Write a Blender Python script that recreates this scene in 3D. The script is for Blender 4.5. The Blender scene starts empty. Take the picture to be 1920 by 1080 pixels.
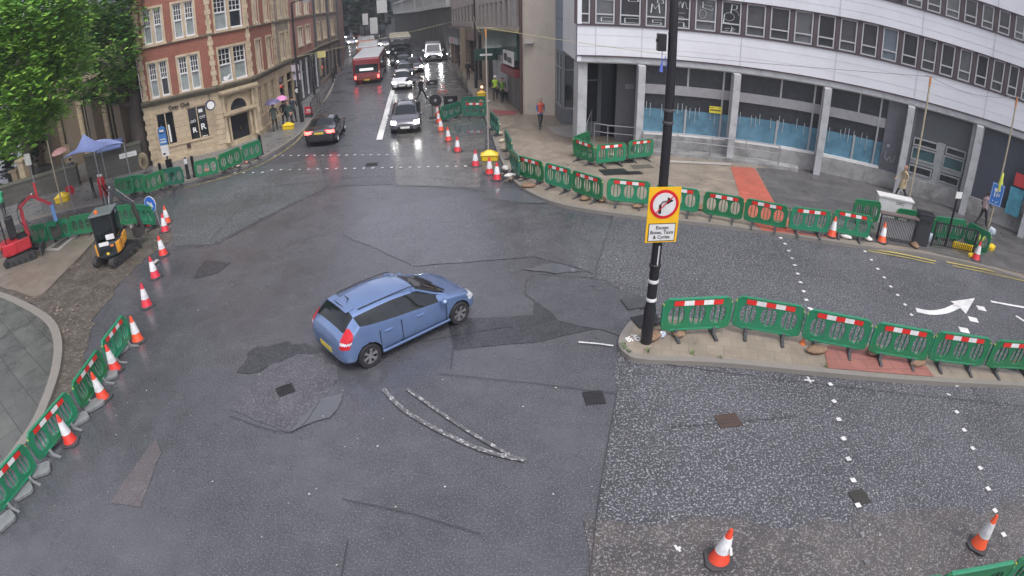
import bpy, bmesh, math, random
from mathutils import Vector, Matrix, Euler
rnd = random.Random(7)
sc = bpy.context.scene
COL = sc.collection
# ------------------------------------------------------------------ camera (surveillance camera 7.7 m up, wide lens)
CAM_H, PITCH, ROLL, FPX, KB = 7.7, 0.501, -0.012, 1105.4, 0.011
cd = bpy.data.cameras.new('camera')
cam = bpy.data.objects.new('camera', cd)
COL.objects.link(cam)
sc.camera = cam
cam.location = (0, 0, CAM_H)
cam.rotation_mode = 'XYZ'
cam.matrix_world = Matrix.Translation((0, 0, CAM_H)) @ Matrix.Rotation(math.pi/2 - PITCH, 4, 'X') @ Matrix.Rotation(ROLL, 4, 'Z')
cd.type = 'PANO'
cd.sensor_width = 36.0
cd.clip_start = 0.1
cd.clip_end = 1500
_c = cd if hasattr(cd, 'panorama_type') else cd.cycles
_c.panorama_type = 'FISHEYE_LENS_POLYNOMIAL'
_f = FPX*36/1920
_c.fisheye_fov = math.radians(180)
_c.fisheye_polynomial_k0 = 0.0
_c.fisheye_polynomial_k1 = -1/_f
_c.fisheye_polynomial_k2 = 0.0
_c.fisheye_polynomial_k3 = -KB/_f**3
_c.fisheye_polynomial_k4 = 0.0
# ------------------------------------------------------------------ world, sun, exposure
w = bpy.data.worlds.new('World'); sc.world = w; w.use_nodes = True
nt = w.node_tree; nt.nodes.clear()
SUN_EL, SUN_RZ = math.radians(62), math.radians(150)
sky = nt.nodes.new('ShaderNodeTexSky'); sky.sky_type = 'NISHITA'; sky.sun_disc = False
sky.sun_elevation = SUN_EL; sky.sun_rotation = SUN_RZ; sky.air_density = 1.0; sky.dust_density = 3.0
hs = nt.nodes.new('ShaderNodeHueSaturation'); hs.inputs['Saturation'].default_value = 0.22
bg = nt.nodes.new('ShaderNodeBackground'); bg.inputs['Strength'].default_value = 0.14
wo = nt.nodes.new('ShaderNodeOutputWorld')
nt.links.new(sky.outputs[0], hs.inputs['Color']); tn = nt.nodes.new('ShaderNodeMix'); tn.data_type = 'RGBA'; tn.blend_type = 'MULTIPLY'; tn.inputs[0].default_value = 1; tn.inputs[7].default_value = (1.0, .975, 1.045, 1)
nt.links.new(hs.outputs[0], tn.inputs[6]); nt.links.new(tn.outputs[2], bg.inputs['Color']); nt.links.new(bg.outputs[0], wo.inputs[0])
sl = bpy.data.lights.new('sun', 'SUN'); sl.energy = 0.9; sl.angle = math.radians(22); sl.color = (1, .98, .95)
so = bpy.data.objects.new('sun', sl); COL.objects.link(so)
so.rotation_euler = (math.pi/2 - SUN_EL, 0, math.pi - SUN_RZ)
sc.view_settings.view_transform = 'Standard'; sc.view_settings.look = 'None'
sc.view_settings.gamma = 1.0; sc.view_settings.exposure = 0.92
# ------------------------------------------------------------------ lens maths (the same lens as the camera's): picture point -> place in the world
def ray(px, py):
    x = (px-960)/FPX; y = (py-540)/FPX; r = math.hypot(x, y); th = r + KB*r**3
    s = math.sin(th)/max(r, 1e-9)
    d = Vector((x*s, -y*s, -math.cos(th)))
    return (cam.matrix_world.to_3x3() @ d)
def G(px, py, z=0.0):
    d = ray(px, py); t = (z-CAM_H)/d.z
    return Vector((d.x*t, d.y*t, z))
def AT(px, py, dist):
    d = ray(px, py); k = dist/math.hypot(d.x, d.y)
    return Vector((d.x*k, d.y*k, CAM_H+d.z*k))
def ZH(base, px, py):       # height of a picture point standing above the ground point base
    d = ray(px, py); return CAM_H + d.z*math.hypot(base.x, base.y)/math.hypot(d.x, d.y)
# ------------------------------------------------------------------ materials
MATS = {}
def nn(t, typ, **kw):
    n = t.nodes.new(typ)
    for k, v in kw.items():
        if k in n.inputs.keys(): n.inputs[k].default_value = v
        else: setattr(n, k, v)
    return n
def mat(name, col=None, rough=.5, metal=0., var=.12, vs=4., bump=0., bs=30., emit=None, es=0., spec=.5, coat=0., grime=0., gs=1.2, objvar=0.):
    """principled with noise mottling, optional bump and dirt"""
    if name in MATS: return MATS[name]
    m = bpy.data.materials.new(name); m.use_nodes = True; t = m.node_tree
    b = t.nodes['Principled BSDF']
    b.inputs['Roughness'].default_value = rough; b.inputs['Metallic'].default_value = metal
    b.inputs['Specular IOR Level'].default_value = spec; b.inputs['Coat Weight'].default_value = coat
    tc = nn(t, 'ShaderNodeTexCoord'); L = t.links.new
    no = nn(t, 'ShaderNodeTexNoise', Scale=vs, Detail=6., Roughness=.6); L(tc.outputs['Object'], no.inputs['Vector'])
    mr = nn(t, 'ShaderNodeMapRange'); mr.inputs['From Min'].default_value = .25; mr.inputs['From Max'].default_value = .75
    mr.inputs['To Min'].default_value = 1-var; mr.inputs['To Max'].default_value = 1+var
    L(no.outputs['Fac'], mr.inputs['Value'])
    mx = nn(t, 'ShaderNodeVectorMath', operation='SCALE'); mx.inputs[0].default_value = col[:3]; L(mr.outputs[0], mx.inputs['Scale'])
    out = mx.outputs[0]
    if grime:
        n2 = nn(t, 'ShaderNodeTexNoise', Scale=gs, Detail=9., Roughness=.7); L(tc.outputs['Object'], n2.inputs['Vector'])
        cr = nn(t, 'ShaderNodeMapRange'); cr.inputs['From Min'].default_value = .42; cr.inputs['From Max'].default_value = .7
        cr.inputs['To Max'].default_value = grime; L(n2.outputs['Fac'], cr.inputs['Value'])
        mm = nn(t, 'ShaderNodeMix', data_type='RGBA'); L(cr.outputs[0], mm.inputs[0]); L(out, mm.inputs[6])
        mm.inputs[7].default_value = (.035, .034, .03, 1); out = mm.outputs[2]
    if objvar:
        oi = nn(t, 'ShaderNodeObjectInfo'); r = nn(t, 'ShaderNodeMapRange'); r.inputs['To Min'].default_value = 1-objvar; r.inputs['To Max'].default_value = 1+objvar; L(oi.outputs['Random'], r.inputs['Value'])
        h = nn(t, 'ShaderNodeHueSaturation'); L(r.outputs[0], h.inputs['Value']); r2 = nn(t, 'ShaderNodeMapRange'); r2.inputs['To Min'].default_value = .485; r2.inputs['To Max'].default_value = .515; L(oi.outputs['Random'], r2.inputs['Value']); L(r2.outputs[0], h.inputs['Hue']); L(out, h.inputs['Color']); out = h.outputs['Color']
    L(out, b.inputs['Base Color'])
    if bump:
        n3 = nn(t, 'ShaderNodeTexNoise', Scale=bs, Detail=4.); L(tc.outputs['Object'], n3.inputs['Vector'])
        bp = nn(t, 'ShaderNodeBump', Strength=bump, Distance=.02); L(n3.outputs['Fac'], bp.inputs['Height']); L(bp.outputs[0], b.inputs['Normal'])
    if emit:
        b.inputs['Emission Color'].default_value = (*emit, 1); b.inputs['Emission Strength'].default_value = es
    MATS[name] = m; return m
def asphalt(name, base, chips=.0, chipcol=(.45, .46, .48), scale=24., wet=.5, tint=None, tintamt=.0, rmin=.16, rmax=.55, wscale=.35):
    """wet road: fine grain, pale stone chips, damp shine that comes and goes"""
    if name in MATS: return MATS[name]
    m = bpy.data.materials.new(name); m.use_nodes = True; t = m.node_tree; L = t.links.new
    b = t.nodes['Principled BSDF']; tc = nn(t, 'ShaderNodeTexCoord'); P = tc.outputs['Object']
    big = nn(t, 'ShaderNodeTexNoise', Scale=wscale, Detail=7., Roughness=.62); L(P, big.inputs['Vector'])
    fine = nn(t, 'ShaderNodeTexNoise', Scale=55., Detail=3., Roughness=.7); L(P, fine.inputs['Vector'])
    chip = nn(t, 'ShaderNodeTexNoise', Scale=scale, Detail=2.5, Roughness=.75); L(P, chip.inputs['Vector'])
    blot = nn(t, 'ShaderNodeTexNoise', Scale=2.2, Detail=5., Roughness=.6); L(P, blot.inputs['Vector'])
    def rng(src, a, c, d, e):
        q = nn(t, 'ShaderNodeMapRange'); q.inputs['From Min'].default_value = a; q.inputs['From Max'].default_value = c
        q.inputs['To Min'].default_value = d; q.inputs['To Max'].default_value = e; L(src, q.inputs['Value']); return q.outputs[0]
    def mul(a, c):
        q = nn(t, 'ShaderNodeMath', operation='MULTIPLY'); L(a, q.inputs[0])
        if isinstance(c, float): q.inputs[1].default_value = c
        else: L(c, q.inputs[1])
        return q.outputs[0]
    v = mul(mul(rng(big.outputs['Fac'], .3, .7, .72, 1.25), rng(fine.outputs['Fac'], .3, .7, .5, 1.5)), rng(blot.outputs['Fac'], .3, .7, .85, 1.15))
    sc_ = nn(t, 'ShaderNodeVectorMath', operation='SCALE'); sc_.inputs[0].default_value = base; L(v, sc_.inputs['Scale']); out = sc_.outputs[0]
    if tint:
        mk = rng(blot.outputs['Fac'], .45, .62, 0., tintamt)
        q = nn(t, 'ShaderNodeMix', data_type='RGBA'); L(mk, q.inputs[0]); L(out, q.inputs[6]); q.inputs[7].default_value = (*tint, 1); out = q.outputs[2]
    if chips:
        mk = rng(chip.outputs['Fac'], .545, .60, 0., chips)
        q = nn(t, 'ShaderNodeMix', data_type='RGBA'); L(mk, q.inputs[0]); L(out, q.inputs[6]); q.inputs[7].default_value = (*chipcol, 1); out = q.outputs[2]
    L(out, b.inputs['Base Color'])
    L(rng(big.outputs['Fac'], .35, .68, rmin, rmax), b.inputs['Roughness'])
    b.inputs['Specular IOR Level'].default_value = wet
    bp = nn(t, 'ShaderNodeBump', Strength=.35, Distance=.01); L(chip.outputs['Fac'], bp.inputs['Height']); L(bp.outputs[0], b.inputs['Normal'])
    MATS[name] = m; return m
def paving(name, c1, c2, mortar, sx, sy, rot=0., rough=.35, ms=.012, grime=.35, offset=.5):
    if name in MATS: return MATS[name]
    m = bpy.data.materials.new(name); m.use_nodes = True; t = m.node_tree; L = t.links.new
    b = t.nodes['Principled BSDF']; tc = nn(t, 'ShaderNodeTexCoord')
    mp = nn(t, 'ShaderNodeMapping'); mp.inputs['Rotation'].default_value = (0, 0, rot); L(tc.outputs['Object'], mp.inputs['Vector'])
    br = nn(t, 'ShaderNodeTexBrick'); br.offset = offset
    br.inputs['Color1'].default_value = (*c1, 1); br.inputs['Color2'].default_value = (*c2, 1); br.inputs['Mortar'].default_value = (*mortar, 1)
    br.inputs['Scale'].default_value = 1.; br.inputs['Mortar Size'].default_value = ms; br.inputs['Brick Width'].default_value = sx; br.inputs['Row Height'].default_value = sy
    L(mp.outputs[0], br.inputs['Vector'])
    no = nn(t, 'ShaderNodeTexNoise', Scale=1.3, Detail=9., Roughness=.7); L(tc.outputs['Object'], no.inputs['Vector'])
    mr = nn(t, 'ShaderNodeMapRange'); mr.inputs['From Min'].default_value = .35; mr.inputs['From Max'].default_value = .7; mr.inputs['To Max'].default_value = grime; L(no.outputs['Fac'], mr.inputs['Value'])
    q = nn(t, 'ShaderNodeMix', data_type='RGBA'); L(mr.outputs[0], q.inputs[0]); L(br.outputs['Color'], q.inputs[6]); q.inputs[7].default_value = (*[x*.42 for x in c1], 1)
    L(q.outputs[2], b.inputs['Base Color'])
    r2 = nn(t, 'ShaderNodeMapRange'); r2.inputs['From Min'].default_value = .35; r2.inputs['From Max'].default_value = .65; r2.inputs['To Min'].default_value = rough+.25; r2.inputs['To Max'].default_value = rough-.12; L(no.outputs['Fac'], r2.inputs['Value']); L(r2.outputs[0], b.inputs['Roughness'])
    bp = nn(t, 'ShaderNodeBump', Strength=.4, Distance=.01); L(br.outputs['Fac'], bp.inputs['Height']); bp.invert = True; L(bp.outputs[0], b.inputs['Normal'])
    MATS[name] = m; return m
def masonry(name, c1, c2, mortar, bw, bh, ms=.012, rough=.75, grime=.4):
    """wall of bricks or ashlar; coordinates run along the wall (uv), metres"""
    if name in MATS: return MATS[name]
    m = bpy.data.materials.new(name); m.use_nodes = True; t = m.node_tree; L = t.links.new
    b = t.nodes['Principled BSDF']; b.inputs['Roughness'].default_value = rough
    tc = nn(t, 'ShaderNodeTexCoord'); br = nn(t, 'ShaderNodeTexBrick')
    br.inputs['Color1'].default_value = (*c1, 1); br.inputs['Color2'].default_value = (*c2, 1); br.inputs['Mortar'].default_value = (*mortar, 1)
    br.inputs['Scale'].default_value = 1.; br.inputs['Mortar Size'].default_value = ms; br.inputs['Brick Width'].default_value = bw; br.inputs['Row Height'].default_value = bh
    L(tc.outputs['UV'], br.inputs['Vector'])
    no = nn(t, 'ShaderNodeTexNoise', Scale=.9, Detail=9., Roughness=.72); L(tc.outputs['Object'], no.inputs['Vector'])
    mr = nn(t, 'ShaderNodeMapRange'); mr.inputs['From Min'].default_value = .4; mr.inputs['From Max'].default_value = .72; mr.inputs['To Max'].default_value = grime; L(no.outputs['Fac'], mr.inputs['Value'])
    q = nn(t, 'ShaderNodeMix', data_type='RGBA'); L(mr.outputs[0], q.inputs[0]); L(br.outputs['Color'], q.inputs[6]); q.inputs[7].default_value = (*[x*.4 for x in c1], 1)
    n2 = nn(t, 'ShaderNodeTexNoise', Scale=14., Detail=5.); L(tc.outputs['Object'], n2.inputs['Vector'])
    m2 = nn(t, 'ShaderNodeMapRange'); m2.inputs['From Min'].default_value = .3; m2.inputs['From Max'].default_value = .7; m2.inputs['To Min'].default_value = .82; m2.inputs['To Max'].default_value = 1.15; L(n2.outputs['Fac'], m2.inputs['Value'])
    s = nn(t, 'ShaderNodeVectorMath', operation='SCALE'); L(q.outputs[2], s.inputs[0]); L(m2.outputs[0], s.inputs['Scale'])
    L(s.outputs[0], b.inputs['Base Color'])
    bp = nn(t, 'ShaderNodeBump', Strength=.4, Distance=.01); L(br.outputs['Fac'], bp.inputs['Height']); bp.invert = True; L(bp.outputs[0], b.inputs['Normal'])
    MATS[name] = m; return m
# ------------------------------------------------------------------ objects
def tag(o, label=None, cat=None, group=None, kind=None):
    if label: o['label'] = label
    if cat: o['category'] = cat
    if group: o['group'] = group
    if kind: o['kind'] = kind
    return o
def thing(name, label, cat, loc=(0, 0, 0), rz=0., group=None):
    o = bpy.data.objects.new(name, None); COL.objects.link(o); o.location = loc; o.rotation_euler = (0, 0, rz); o.empty_display_size = .2
    return tag(o, label, cat, group)
class MB:
    def __init__(s): s.v = []; s.f = []; s.m = []; s.uv = {}; s.mats = []; s.mi = 0
    def use(s, m):
        if m not in s.mats: s.mats.append(m)
        s.mi = s.mats.index(m); return s
    def add(s, vs, fs):
        n = len(s.v); s.v += [tuple(v) for v in vs]
        for f in fs: s.f.append(tuple(i+n for i in f)); s.m.append(s.mi)
        return s
    def box(s, cx, cy, cz, sx, sy, sz, rz=0., M=None):
        vs = [Vector((x*sx/2, y*sy/2, z*sz/2)) for z in (-1, 1) for y in (-1, 1) for x in (-1, 1)]
        if rz: R = Matrix.Rotation(rz, 3, 'Z'); vs = [R @ v for v in vs]
        if M is not None: vs = [M @ v for v in vs]
        return s.add([v+Vector((cx, cy, cz)) for v in vs], [(0, 2, 3, 1), (4, 5, 7, 6), (0, 1, 5, 4), (2, 6, 7, 3), (0, 4, 6, 2), (1, 3, 7, 5)])
    def bar(s, a, b, wx, wy=None, up=Vector((0, 0, 1))):
        a = Vector(a); b = Vector(b); wy = wy or wx; d = b-a; L = d.length; z = d.normalized()
        if abs(z.dot(up)) > .98: up = Vector((0, 1, 0))
        x = up.cross(z).normalized(); y = z.cross(x)
        vs = [p + x*(i*wx/2)+y*(j*wy/2) for p in (a, b) for (i, j) in ((-1, -1), (1, -1), (1, 1), (-1, 1))]
        return s.add(vs, [(3, 2, 1, 0), (4, 5, 6, 7), (0, 1, 5, 4), (1, 2, 6, 5), (2, 3, 7, 6), (3, 0, 4, 7)])
    def tube(s, pts, r, n=8, r2=None, cap=True):
        pts = [Vector(p) for p in pts]; N = len(pts); vs = []
        for i, p in enumerate(pts):
            z = (pts[min(i+1, N-1)]-pts[max(i-1, 0)]).normalized()
            u = Vector((0, 0, 1)) if abs(z.z) < .9 else Vector((1, 0, 0))
            x = u.cross(z).normalized(); y = z.cross(x)
            rr = r if r2 is None else r+(r2-r)*i/(N-1)
            if isinstance(r, (list, tuple)): rr = r[i]
            for k in range(n): a = 2*math.pi*k/n; vs.append(p+x*(rr*math.cos(a))+y*(rr*math.sin(a)))
        fs = [(i*n+k, i*n+(k+1) % n, (i+1)*n+(k+1) % n, (i+1)*n+k) for i in range(N-1) for k in range(n)]
        if cap: fs += [tuple(range(n-1, -1, -1)), tuple(range((N-1)*n, N*n))]
        return s.add(vs, fs)
    def lathe(s, prof, n=16, c=(0, 0, 0), axis='Z', cap=True):
        vs = []; c = Vector(c)
        for r, z in prof:
            for k in range(n):
                a = 2*math.pi*k/n; x, y = r*math.cos(a), r*math.sin(a)
                v = Vector((x, y, z)) if axis == 'Z' else (Vector((x, z, y)) if axis == 'Y' else Vector((z, x, y)))
                vs.append(c+v)
        N = len(prof)
        fs = [(i*n+k, i*n+(k+1) % n, (i+1)*n+(k+1) % n, (i+1)*n+k) for i in range(N-1) for k in range(n)]
        if cap and prof[0][0] > 1e-5: fs.append(tuple(range(n-1, -1, -1)))
        if cap and prof[-1][0] > 1e-5: fs.append(tuple(range((N-1)*n, N*n)))
        return s.add(vs, fs)
    def prism(s, poly, z0, z1, top=True, bottom=True):
        n = len(poly); a = sum(poly[i][0]*poly[(i+1) % n][1]-poly[(i+1) % n][0]*poly[i][1] for i in range(n))
        if a < 0: poly = poly[::-1]
        vs = [(p[0], p[1], z0) for p in poly]+[(p[0], p[1], z1) for p in poly]
        fs = [(i, (i+1) % n, n+(i+1) % n, n+i) for i in range(n)]
        if top: fs.append(tuple(range(n, 2*n)))
        if bottom: fs.append(tuple(range(n-1, -1, -1)))
        return s.add(vs, fs)
    def blob(s, c, rx, ry, rz_, n=10, m=6, jit=.12, R=None):
        vs = []; fs = []; c = Vector(c)
        for i in range(m+1):
            t = math.pi*i/m
            for k in range(n):
                a = 2*math.pi*k/n; j = 1+jit*(R or rnd).uniform(-1, 1)
                vs.append(c+Vector((rx*math.sin(t)*math.cos(a)*j, ry*math.sin(t)*math.sin(a)*j, rz_*math.cos(t)*(1 if i in (0, m) else j))))
        for i in range(m):
            for k in range(n): fs.append((i*n+k, (i+1)*n+k, (i+1)*n+(k+1) % n, i*n+(k+1) % n))
        return s.add(vs, fs)
    def build(s, name, m=None, parent=None, smooth=False, bevel=0.):
        me = bpy.data.meshes.new(name); me.from_pydata(s.v, [], s.f)
        ms = s.mats if s.mats else [m]
        for q in ms: me.materials.append(q)
        if s.mats: me.polygons.foreach_set('material_index', s.m)
        if smooth:
            me.polygons.foreach_set('use_smooth', [True]*len(me.polygons))
            try: me.set_sharp_from_angle(angle=math.radians(38 if smooth is True else smooth))
            except Exception: pass
        me.validate(); me.update()
        o = bpy.data.objects.new(name, me); COL.objects.link(o)
        if parent: o.parent = parent
        if bevel:
            md = o.modifiers.new('bevel', 'BEVEL'); md.width = bevel; md.segments = 2; md.limit_method = 'ANGLE'
        return o
def struct(name, mb, m=None, smooth=False):
    o = mb.build(name, m, None, smooth); o['kind'] = 'structure'; return o
def copy_tree(o, parent=None):
    c = o.copy(); COL.objects.link(c)
    if parent: c.parent = parent
    for ch in list(o.children): copy_tree(ch, c)
    return c
def evalmesh(o):
    dg = bpy.context.evaluated_depsgraph_get(); dg.update()
    return bpy.data.meshes.new_from_object(o.evaluated_get(dg))
def wall_uv(o, u):
    """uv along direction u (x) and height (y), metres"""
    me = o.data; l = me.uv_layers.new(name='wall')
    for p in me.polygons:
        nrm = p.normal
        for li in p.loop_indices:
            co = me.vertices[me.loops[li].vertex_index].co
            if abs(nrm.z) > .7: l.data[li].uv = (co.x, co.y)
            elif abs(nrm.x*u.x+nrm.y*u.y) > .7: l.data[li].uv = (-co.x*u.y+co.y*u.x, co.z)
            else: l.data[li].uv = (co.x*u.x+co.y*u.y, co.z)
def shape2d(outer, holes, thick, name, m, parent=None, bevel=0.):
    """flat outline with holes in x,z, given thickness in y"""
    cu = bpy.data.curves.new(name, 'CURVE'); cu.dimensions = '2D'; cu.fill_mode = 'BOTH'; cu.extrude = max(thick/2-bevel, .0005); cu.bevel_depth = bevel; cu.bevel_resolution = 1
    for poly in [outer]+holes:
        sp = cu.splines.new('POLY'); sp.points.add(len(poly)-1); sp.use_cyclic_u = True
        for i, p in enumerate(poly): sp.points[i].co = (p[0], p[1], 0, 1)
    tmp = bpy.data.objects.new('tmp', cu); COL.objects.link(tmp); me = evalmesh(tmp); bpy.data.objects.remove(tmp)
    me.transform(Matrix.Rotation(math.pi/2, 4, 'X')); me.materials.clear(); me.materials.append(m)
    if name is None: return me
    me.name = name
    o = bpy.data.objects.new(name, me); COL.objects.link(o)
    if parent: o.parent = parent
    return o
def text_mesh(txt, size, thick=.004, align='CENTER', bold=.0, space=1.):
    cu = bpy.data.curves.new('t', 'FONT'); cu.body = txt; cu.size = size; cu.extrude = thick/2; cu.align_x = align; cu.align_y = 'CENTER'; cu.offset = bold; cu.space_line = space
    tmp = bpy.data.objects.new('tmp', cu); COL.objects.link(tmp); me = evalmesh(tmp); bpy.data.objects.remove(tmp)
    return me
def text(txt, size, m, M, name='lettering', parent=None, thick=.004, align='CENTER', bold=.0, space=1.):
    me = text_mesh(txt, size, thick, align, bold, space); me.transform(M); me.materials.clear(); me.materials.append(m)
    o = bpy.data.objects.new(name, me); COL.objects.link(o)
    if parent: o.parent = parent
    return o
def ribbon(pts, w):
    L = []; R = []; n = len(pts)
    for i, p in enumerate(pts):
        d = (pts[min(i+1, n-1)]-pts[max(i-1, 0)]); d.z = 0; d.normalize(); q = Vector((-d.y, d.x, 0))*w/2; L.append(p+q); R.append(p-q)
    return L, R
def smooth_path(pts, k=6):
    out = []; n = len(pts)
    for i in range(n-1):
        p0, p1, p2, p3 = pts[max(i-1, 0)], pts[i], pts[i+1], pts[min(i+2, n-1)]
        for j in range(k):
            t = j/k; out.append(.5*((2*p1)+(p2-p0)*t+(2*p0-5*p1+4*p2-p3)*t*t+(3*p1-p0-3*p2+p3)*t**3))
    out.append(pts[-1]); return out
# ================================================================== GROUND, ROADS, PAVEMENTS
_zc = [0]
def poly_sheet(name, px, z, m, world=(), first=()):
    _zc[0] += 1; z += _zc[0]*.0005
    pts = [tuple(p) for p in first]+[(G(*p, z).x, G(*p, z).y) for p in px]+[tuple(p) for p in world]
    from mathutils.geometry import delaunay_2d_cdt
    n = len(pts); r = delaunay_2d_cdt([Vector(p) for p in pts], [], [list(range(n))], 1, 1e-5)
    bm = bmesh.new(); vs = [bm.verts.new((p[0], p[1], z)) for p in r[0]]
    for f in r[2]:
        a, b, c = (r[0][i] for i in f); cr = (b-a).cross(c-a)
        bm.faces.new([vs[i] for i in (f if cr > 0 else f[::-1])])
    me = bpy.data.meshes.new(name); bm.to_mesh(me); bm.free(); me.materials.append(m)
    o = bpy.data.objects.new(name, me); COL.objects.link(o); o['kind'] = 'structure'; return o
def jag(px, z, amp=.05, step=.35, seed=1):
    """ragged outline in world metres through picture points"""
    R = random.Random(seed); P = [G(*p, z) for p in px]; out = []
    for i in range(len(P)):
        a, b = P[i], P[(i+1) % len(P)]; L = (b-a).length; k = max(1, int(L/step))
        for j in range(k):
            q = a.lerp(b, j/k); out.append((q.x+R.uniform(-amp, amp), q.y+R.uniform(-amp, amp)))
    return out
A_SM = asphalt('road surface dark', (.060, .061, .068), chips=.5, chipcol=(.19, .195, .21), scale=30, rmin=.08, rmax=.42, wet=.75)
A_SP = asphalt('road surface chipped', (.052, .053, .059), chips=.85, chipcol=(.31, .315, .33), scale=22, rmin=.3, rmax=.6, wet=.45)
A_FAR = asphalt('street surface wet', (.05, .053, .06), chips=.5, chipcol=(.22, .23, .25), scale=18, rmin=.22, rmax=.42, wet=.6, wscale=.5)
A_GRN = asphalt('road surface crossing', (.058, .064, .066), chips=.65, chipcol=(.25, .27, .28), scale=16, rmin=.3, rmax=.6)
A_BR = asphalt('road surface worn brown', (.062, .058, .058), chips=.7, chipcol=(.27, .26, .26), scale=25, rmin=.35, rmax=.65, tint=(.10, .078, .062), tintamt=.3)
A_DK = asphalt('road patch wet', (.032, .034, .039), chips=.3, chipcol=(.16, .16, .18), scale=30, rmin=.12, rmax=.4, wet=.6)
A_RD = asphalt('road patch reddish', (.085, .076, .078), chips=.4, chipcol=(.22, .2, .2), scale=26, rmin=.4, rmax=.7)
EARTH = asphalt('earth', (.078, .067, .054), chips=.5, chipcol=(.22, .2, .17), scale=9, rmin=.35, rmax=.8, tint=(.05, .04, .03), tintamt=.6, wscale=1.5)
WATER = mat('puddle water', (.09, .095, .105), rough=.04, var=.05, spec=.7)
PAINT = asphalt('road paint white', (.62, .62, .6), chips=.0, rmin=.35, rmax=.6); WORN = asphalt('worn road paint', (.105, .105, .11), chips=1., chipcol=(.40, .40, .39), scale=15, rmin=.4, rmax=.6)
YEL = asphalt('road paint yellow', (.45, .37, .10), chips=.45, chipcol=(.3, .25, .1), scale=30, rmin=.35, rmax=.6)
TAR = mat('tar seam', (.036, .037, .041), rough=.4)
mb = MB(); mb.add([(-400, -120, -.02), (400, -120, -.02), (400, 600, -.02), (-400, 600, -.02)], [(0, 1, 2, 3)]); struct('ground', mb, asphalt('ground far', (.05, .052, .055), rmin=.35, rmax=.6))
mb = MB(); mb.add([(-75, -25, 0), (75, -25, 0), (75, 130, 0), (-75, 130, 0)], [(0, 1, 2, 3)]); struct('road', mb, A_SM)
poly_sheet('road_chipped_surface', [(1152, 395), (1300, 405), (1920, 520)], .004, A_SP, world=[(60, 12), (60, -14), (1.15, -14)]+[tuple(G(*p)[:2]) for p in [(1100, 1085), (1128, 900), (1157, 735), (1152, 700), (1160, 640), (1218, 565), (1115, 522), (1128, 470)]])
poly_sheet('street_surface', [(318, 470), (405, 460), (520, 400), (612, 350), (740, 346), (872, 356), (985, 366), (985, 352), (950, 300), (905, 200), (870, 145), (830, 105)], .004, A_FAR, world=[(-12, 130), (-45, 130)]+[tuple(G(*p)[:2]) for p in [(640, 95), (624, 160), (585, 205), (556, 255), (480, 304), (330, 352)]])
poly_sheet('crossing_surface', [(400, 458), (470, 420), (612, 352), (600, 300), (480, 312), (345, 365), (318, 400), (318, 462)], .008, A_GRN)
poly_sheet('road_patch', [], .008, asphalt('road patch rough', (.06, .06, .068), chips=.75, chipcol=(.2, .2, .22), scale=30, rmin=.3, rmax=.55), first=jag([(432, 768), (545, 812), (600, 752), (632, 712), (640, 655), (520, 640), (500, 690)], .008, .03, .4, 3))
poly_sheet('road_patch', [], .012, A_DK, first=jag([(440, 700), (478, 650), (540, 640), (610, 655), (540, 672), (470, 705)], .012, .09, .25, 5))
poly_sheet('road_patch', [], .008, A_RD, first=jag([(205, 945), (292, 822), (302, 850), (262, 950)], .008, .03, .3, 6))
poly_sheet('road_patch', [], .012, A_BR, first=jag([(1105, 985), (1300, 965), (1500, 985), (1700, 960), (1925, 948), (1925, 1079), (1500, 1090), (1100, 1090)], .012, .16, .4, 8))
poly_sheet('road_patch', [], .008, A_DK, first=jag([(840, 600), (1000, 590), (1010, 525), (1110, 520), (1190, 575), (1150, 610), (1010, 640), (850, 655)], .008, .03, .5, 9))
poly_sheet('road_patch', [], .012, asphalt('road patch pale', (.063, .066, .073), chips=.5, chipcol=(.18, .185, .2), scale=28, rmin=.2, rmax=.6), first=jag([(985, 552), (1000, 516), (1120, 523), (1208, 568), (1165, 630), (1050, 600)], .012, .04, .5, 10))
poly_sheet('road_patch', [], .012, A_DK, first=jag([(360, 522), (385, 488), (435, 492), (410, 512)], .012, .05, .3, 12))
poly_sheet('road_patch', [], .008, asphalt('road surface soaked', (.060, .061, .068), chips=.5, chipcol=(.19, .195, .21), scale=30, rmin=.07, rmax=.30, wet=.9, wscale=.8), first=jag([(780, 500), (1000, 480), (1115, 512), (1148, 412), (1000, 385), (880, 360), (700, 395), (640, 440)], .008, .06, .6, 13))
poly_sheet('lane_painted_sheen', [(742, 262), (752, 215), (762, 160), (765, 120), (835, 108), (868, 150), (900, 205), (912, 240), (905, 300), (900, 352), (745, 348)], .006, asphalt('street surface painted wet sheen', (.095, .092, .085), chips=.4, chipcol=(.2, .2, .19), scale=12, rmin=.12, rmax=.36, wet=.7, wscale=.9))  # paler base colour paints in the sky's sheen on the wet lane
poly_sheet('street_end_painted_glare', [(640, 128), (655, 96), (690, 72), (735, 76), (760, 95), (760, 125)], .007, asphalt('street end painted wet glare', (.13, .13, .13), chips=.2, rmin=.1, rmax=.3, wet=.8))  # sky glare on the wet street end, painted in as a lighter grey
poly_sheet('earth_patch', [], .006, EARTH, first=jag([(330, 445), (255, 500), (180, 590), (150, 720), (90, 770), (60, 800), (108, 640), (66, 575), (0, 545), (0, 440), (60, 432), (170, 420), (290, 415)], .006, .12, .3, 14))
poly_sheet('puddle', [], .016, WATER, first=jag([(543, 808), (575, 770), (598, 748), (640, 740), (642, 752), (620, 782), (560, 800)], .016, .04, .25, 15))
poly_sheet('puddle', [], .012, WATER, first=jag([(905, 372), (985, 380), (1075, 384), (1000, 358), (950, 352), (912, 358)], .012, .06, .3, 16))
poly_sheet('puddle', [], .012, WATER, first=jag([(975, 505), (1040, 512), (1095, 508), (1040, 495)], .012, .06, .3, 17))
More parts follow.
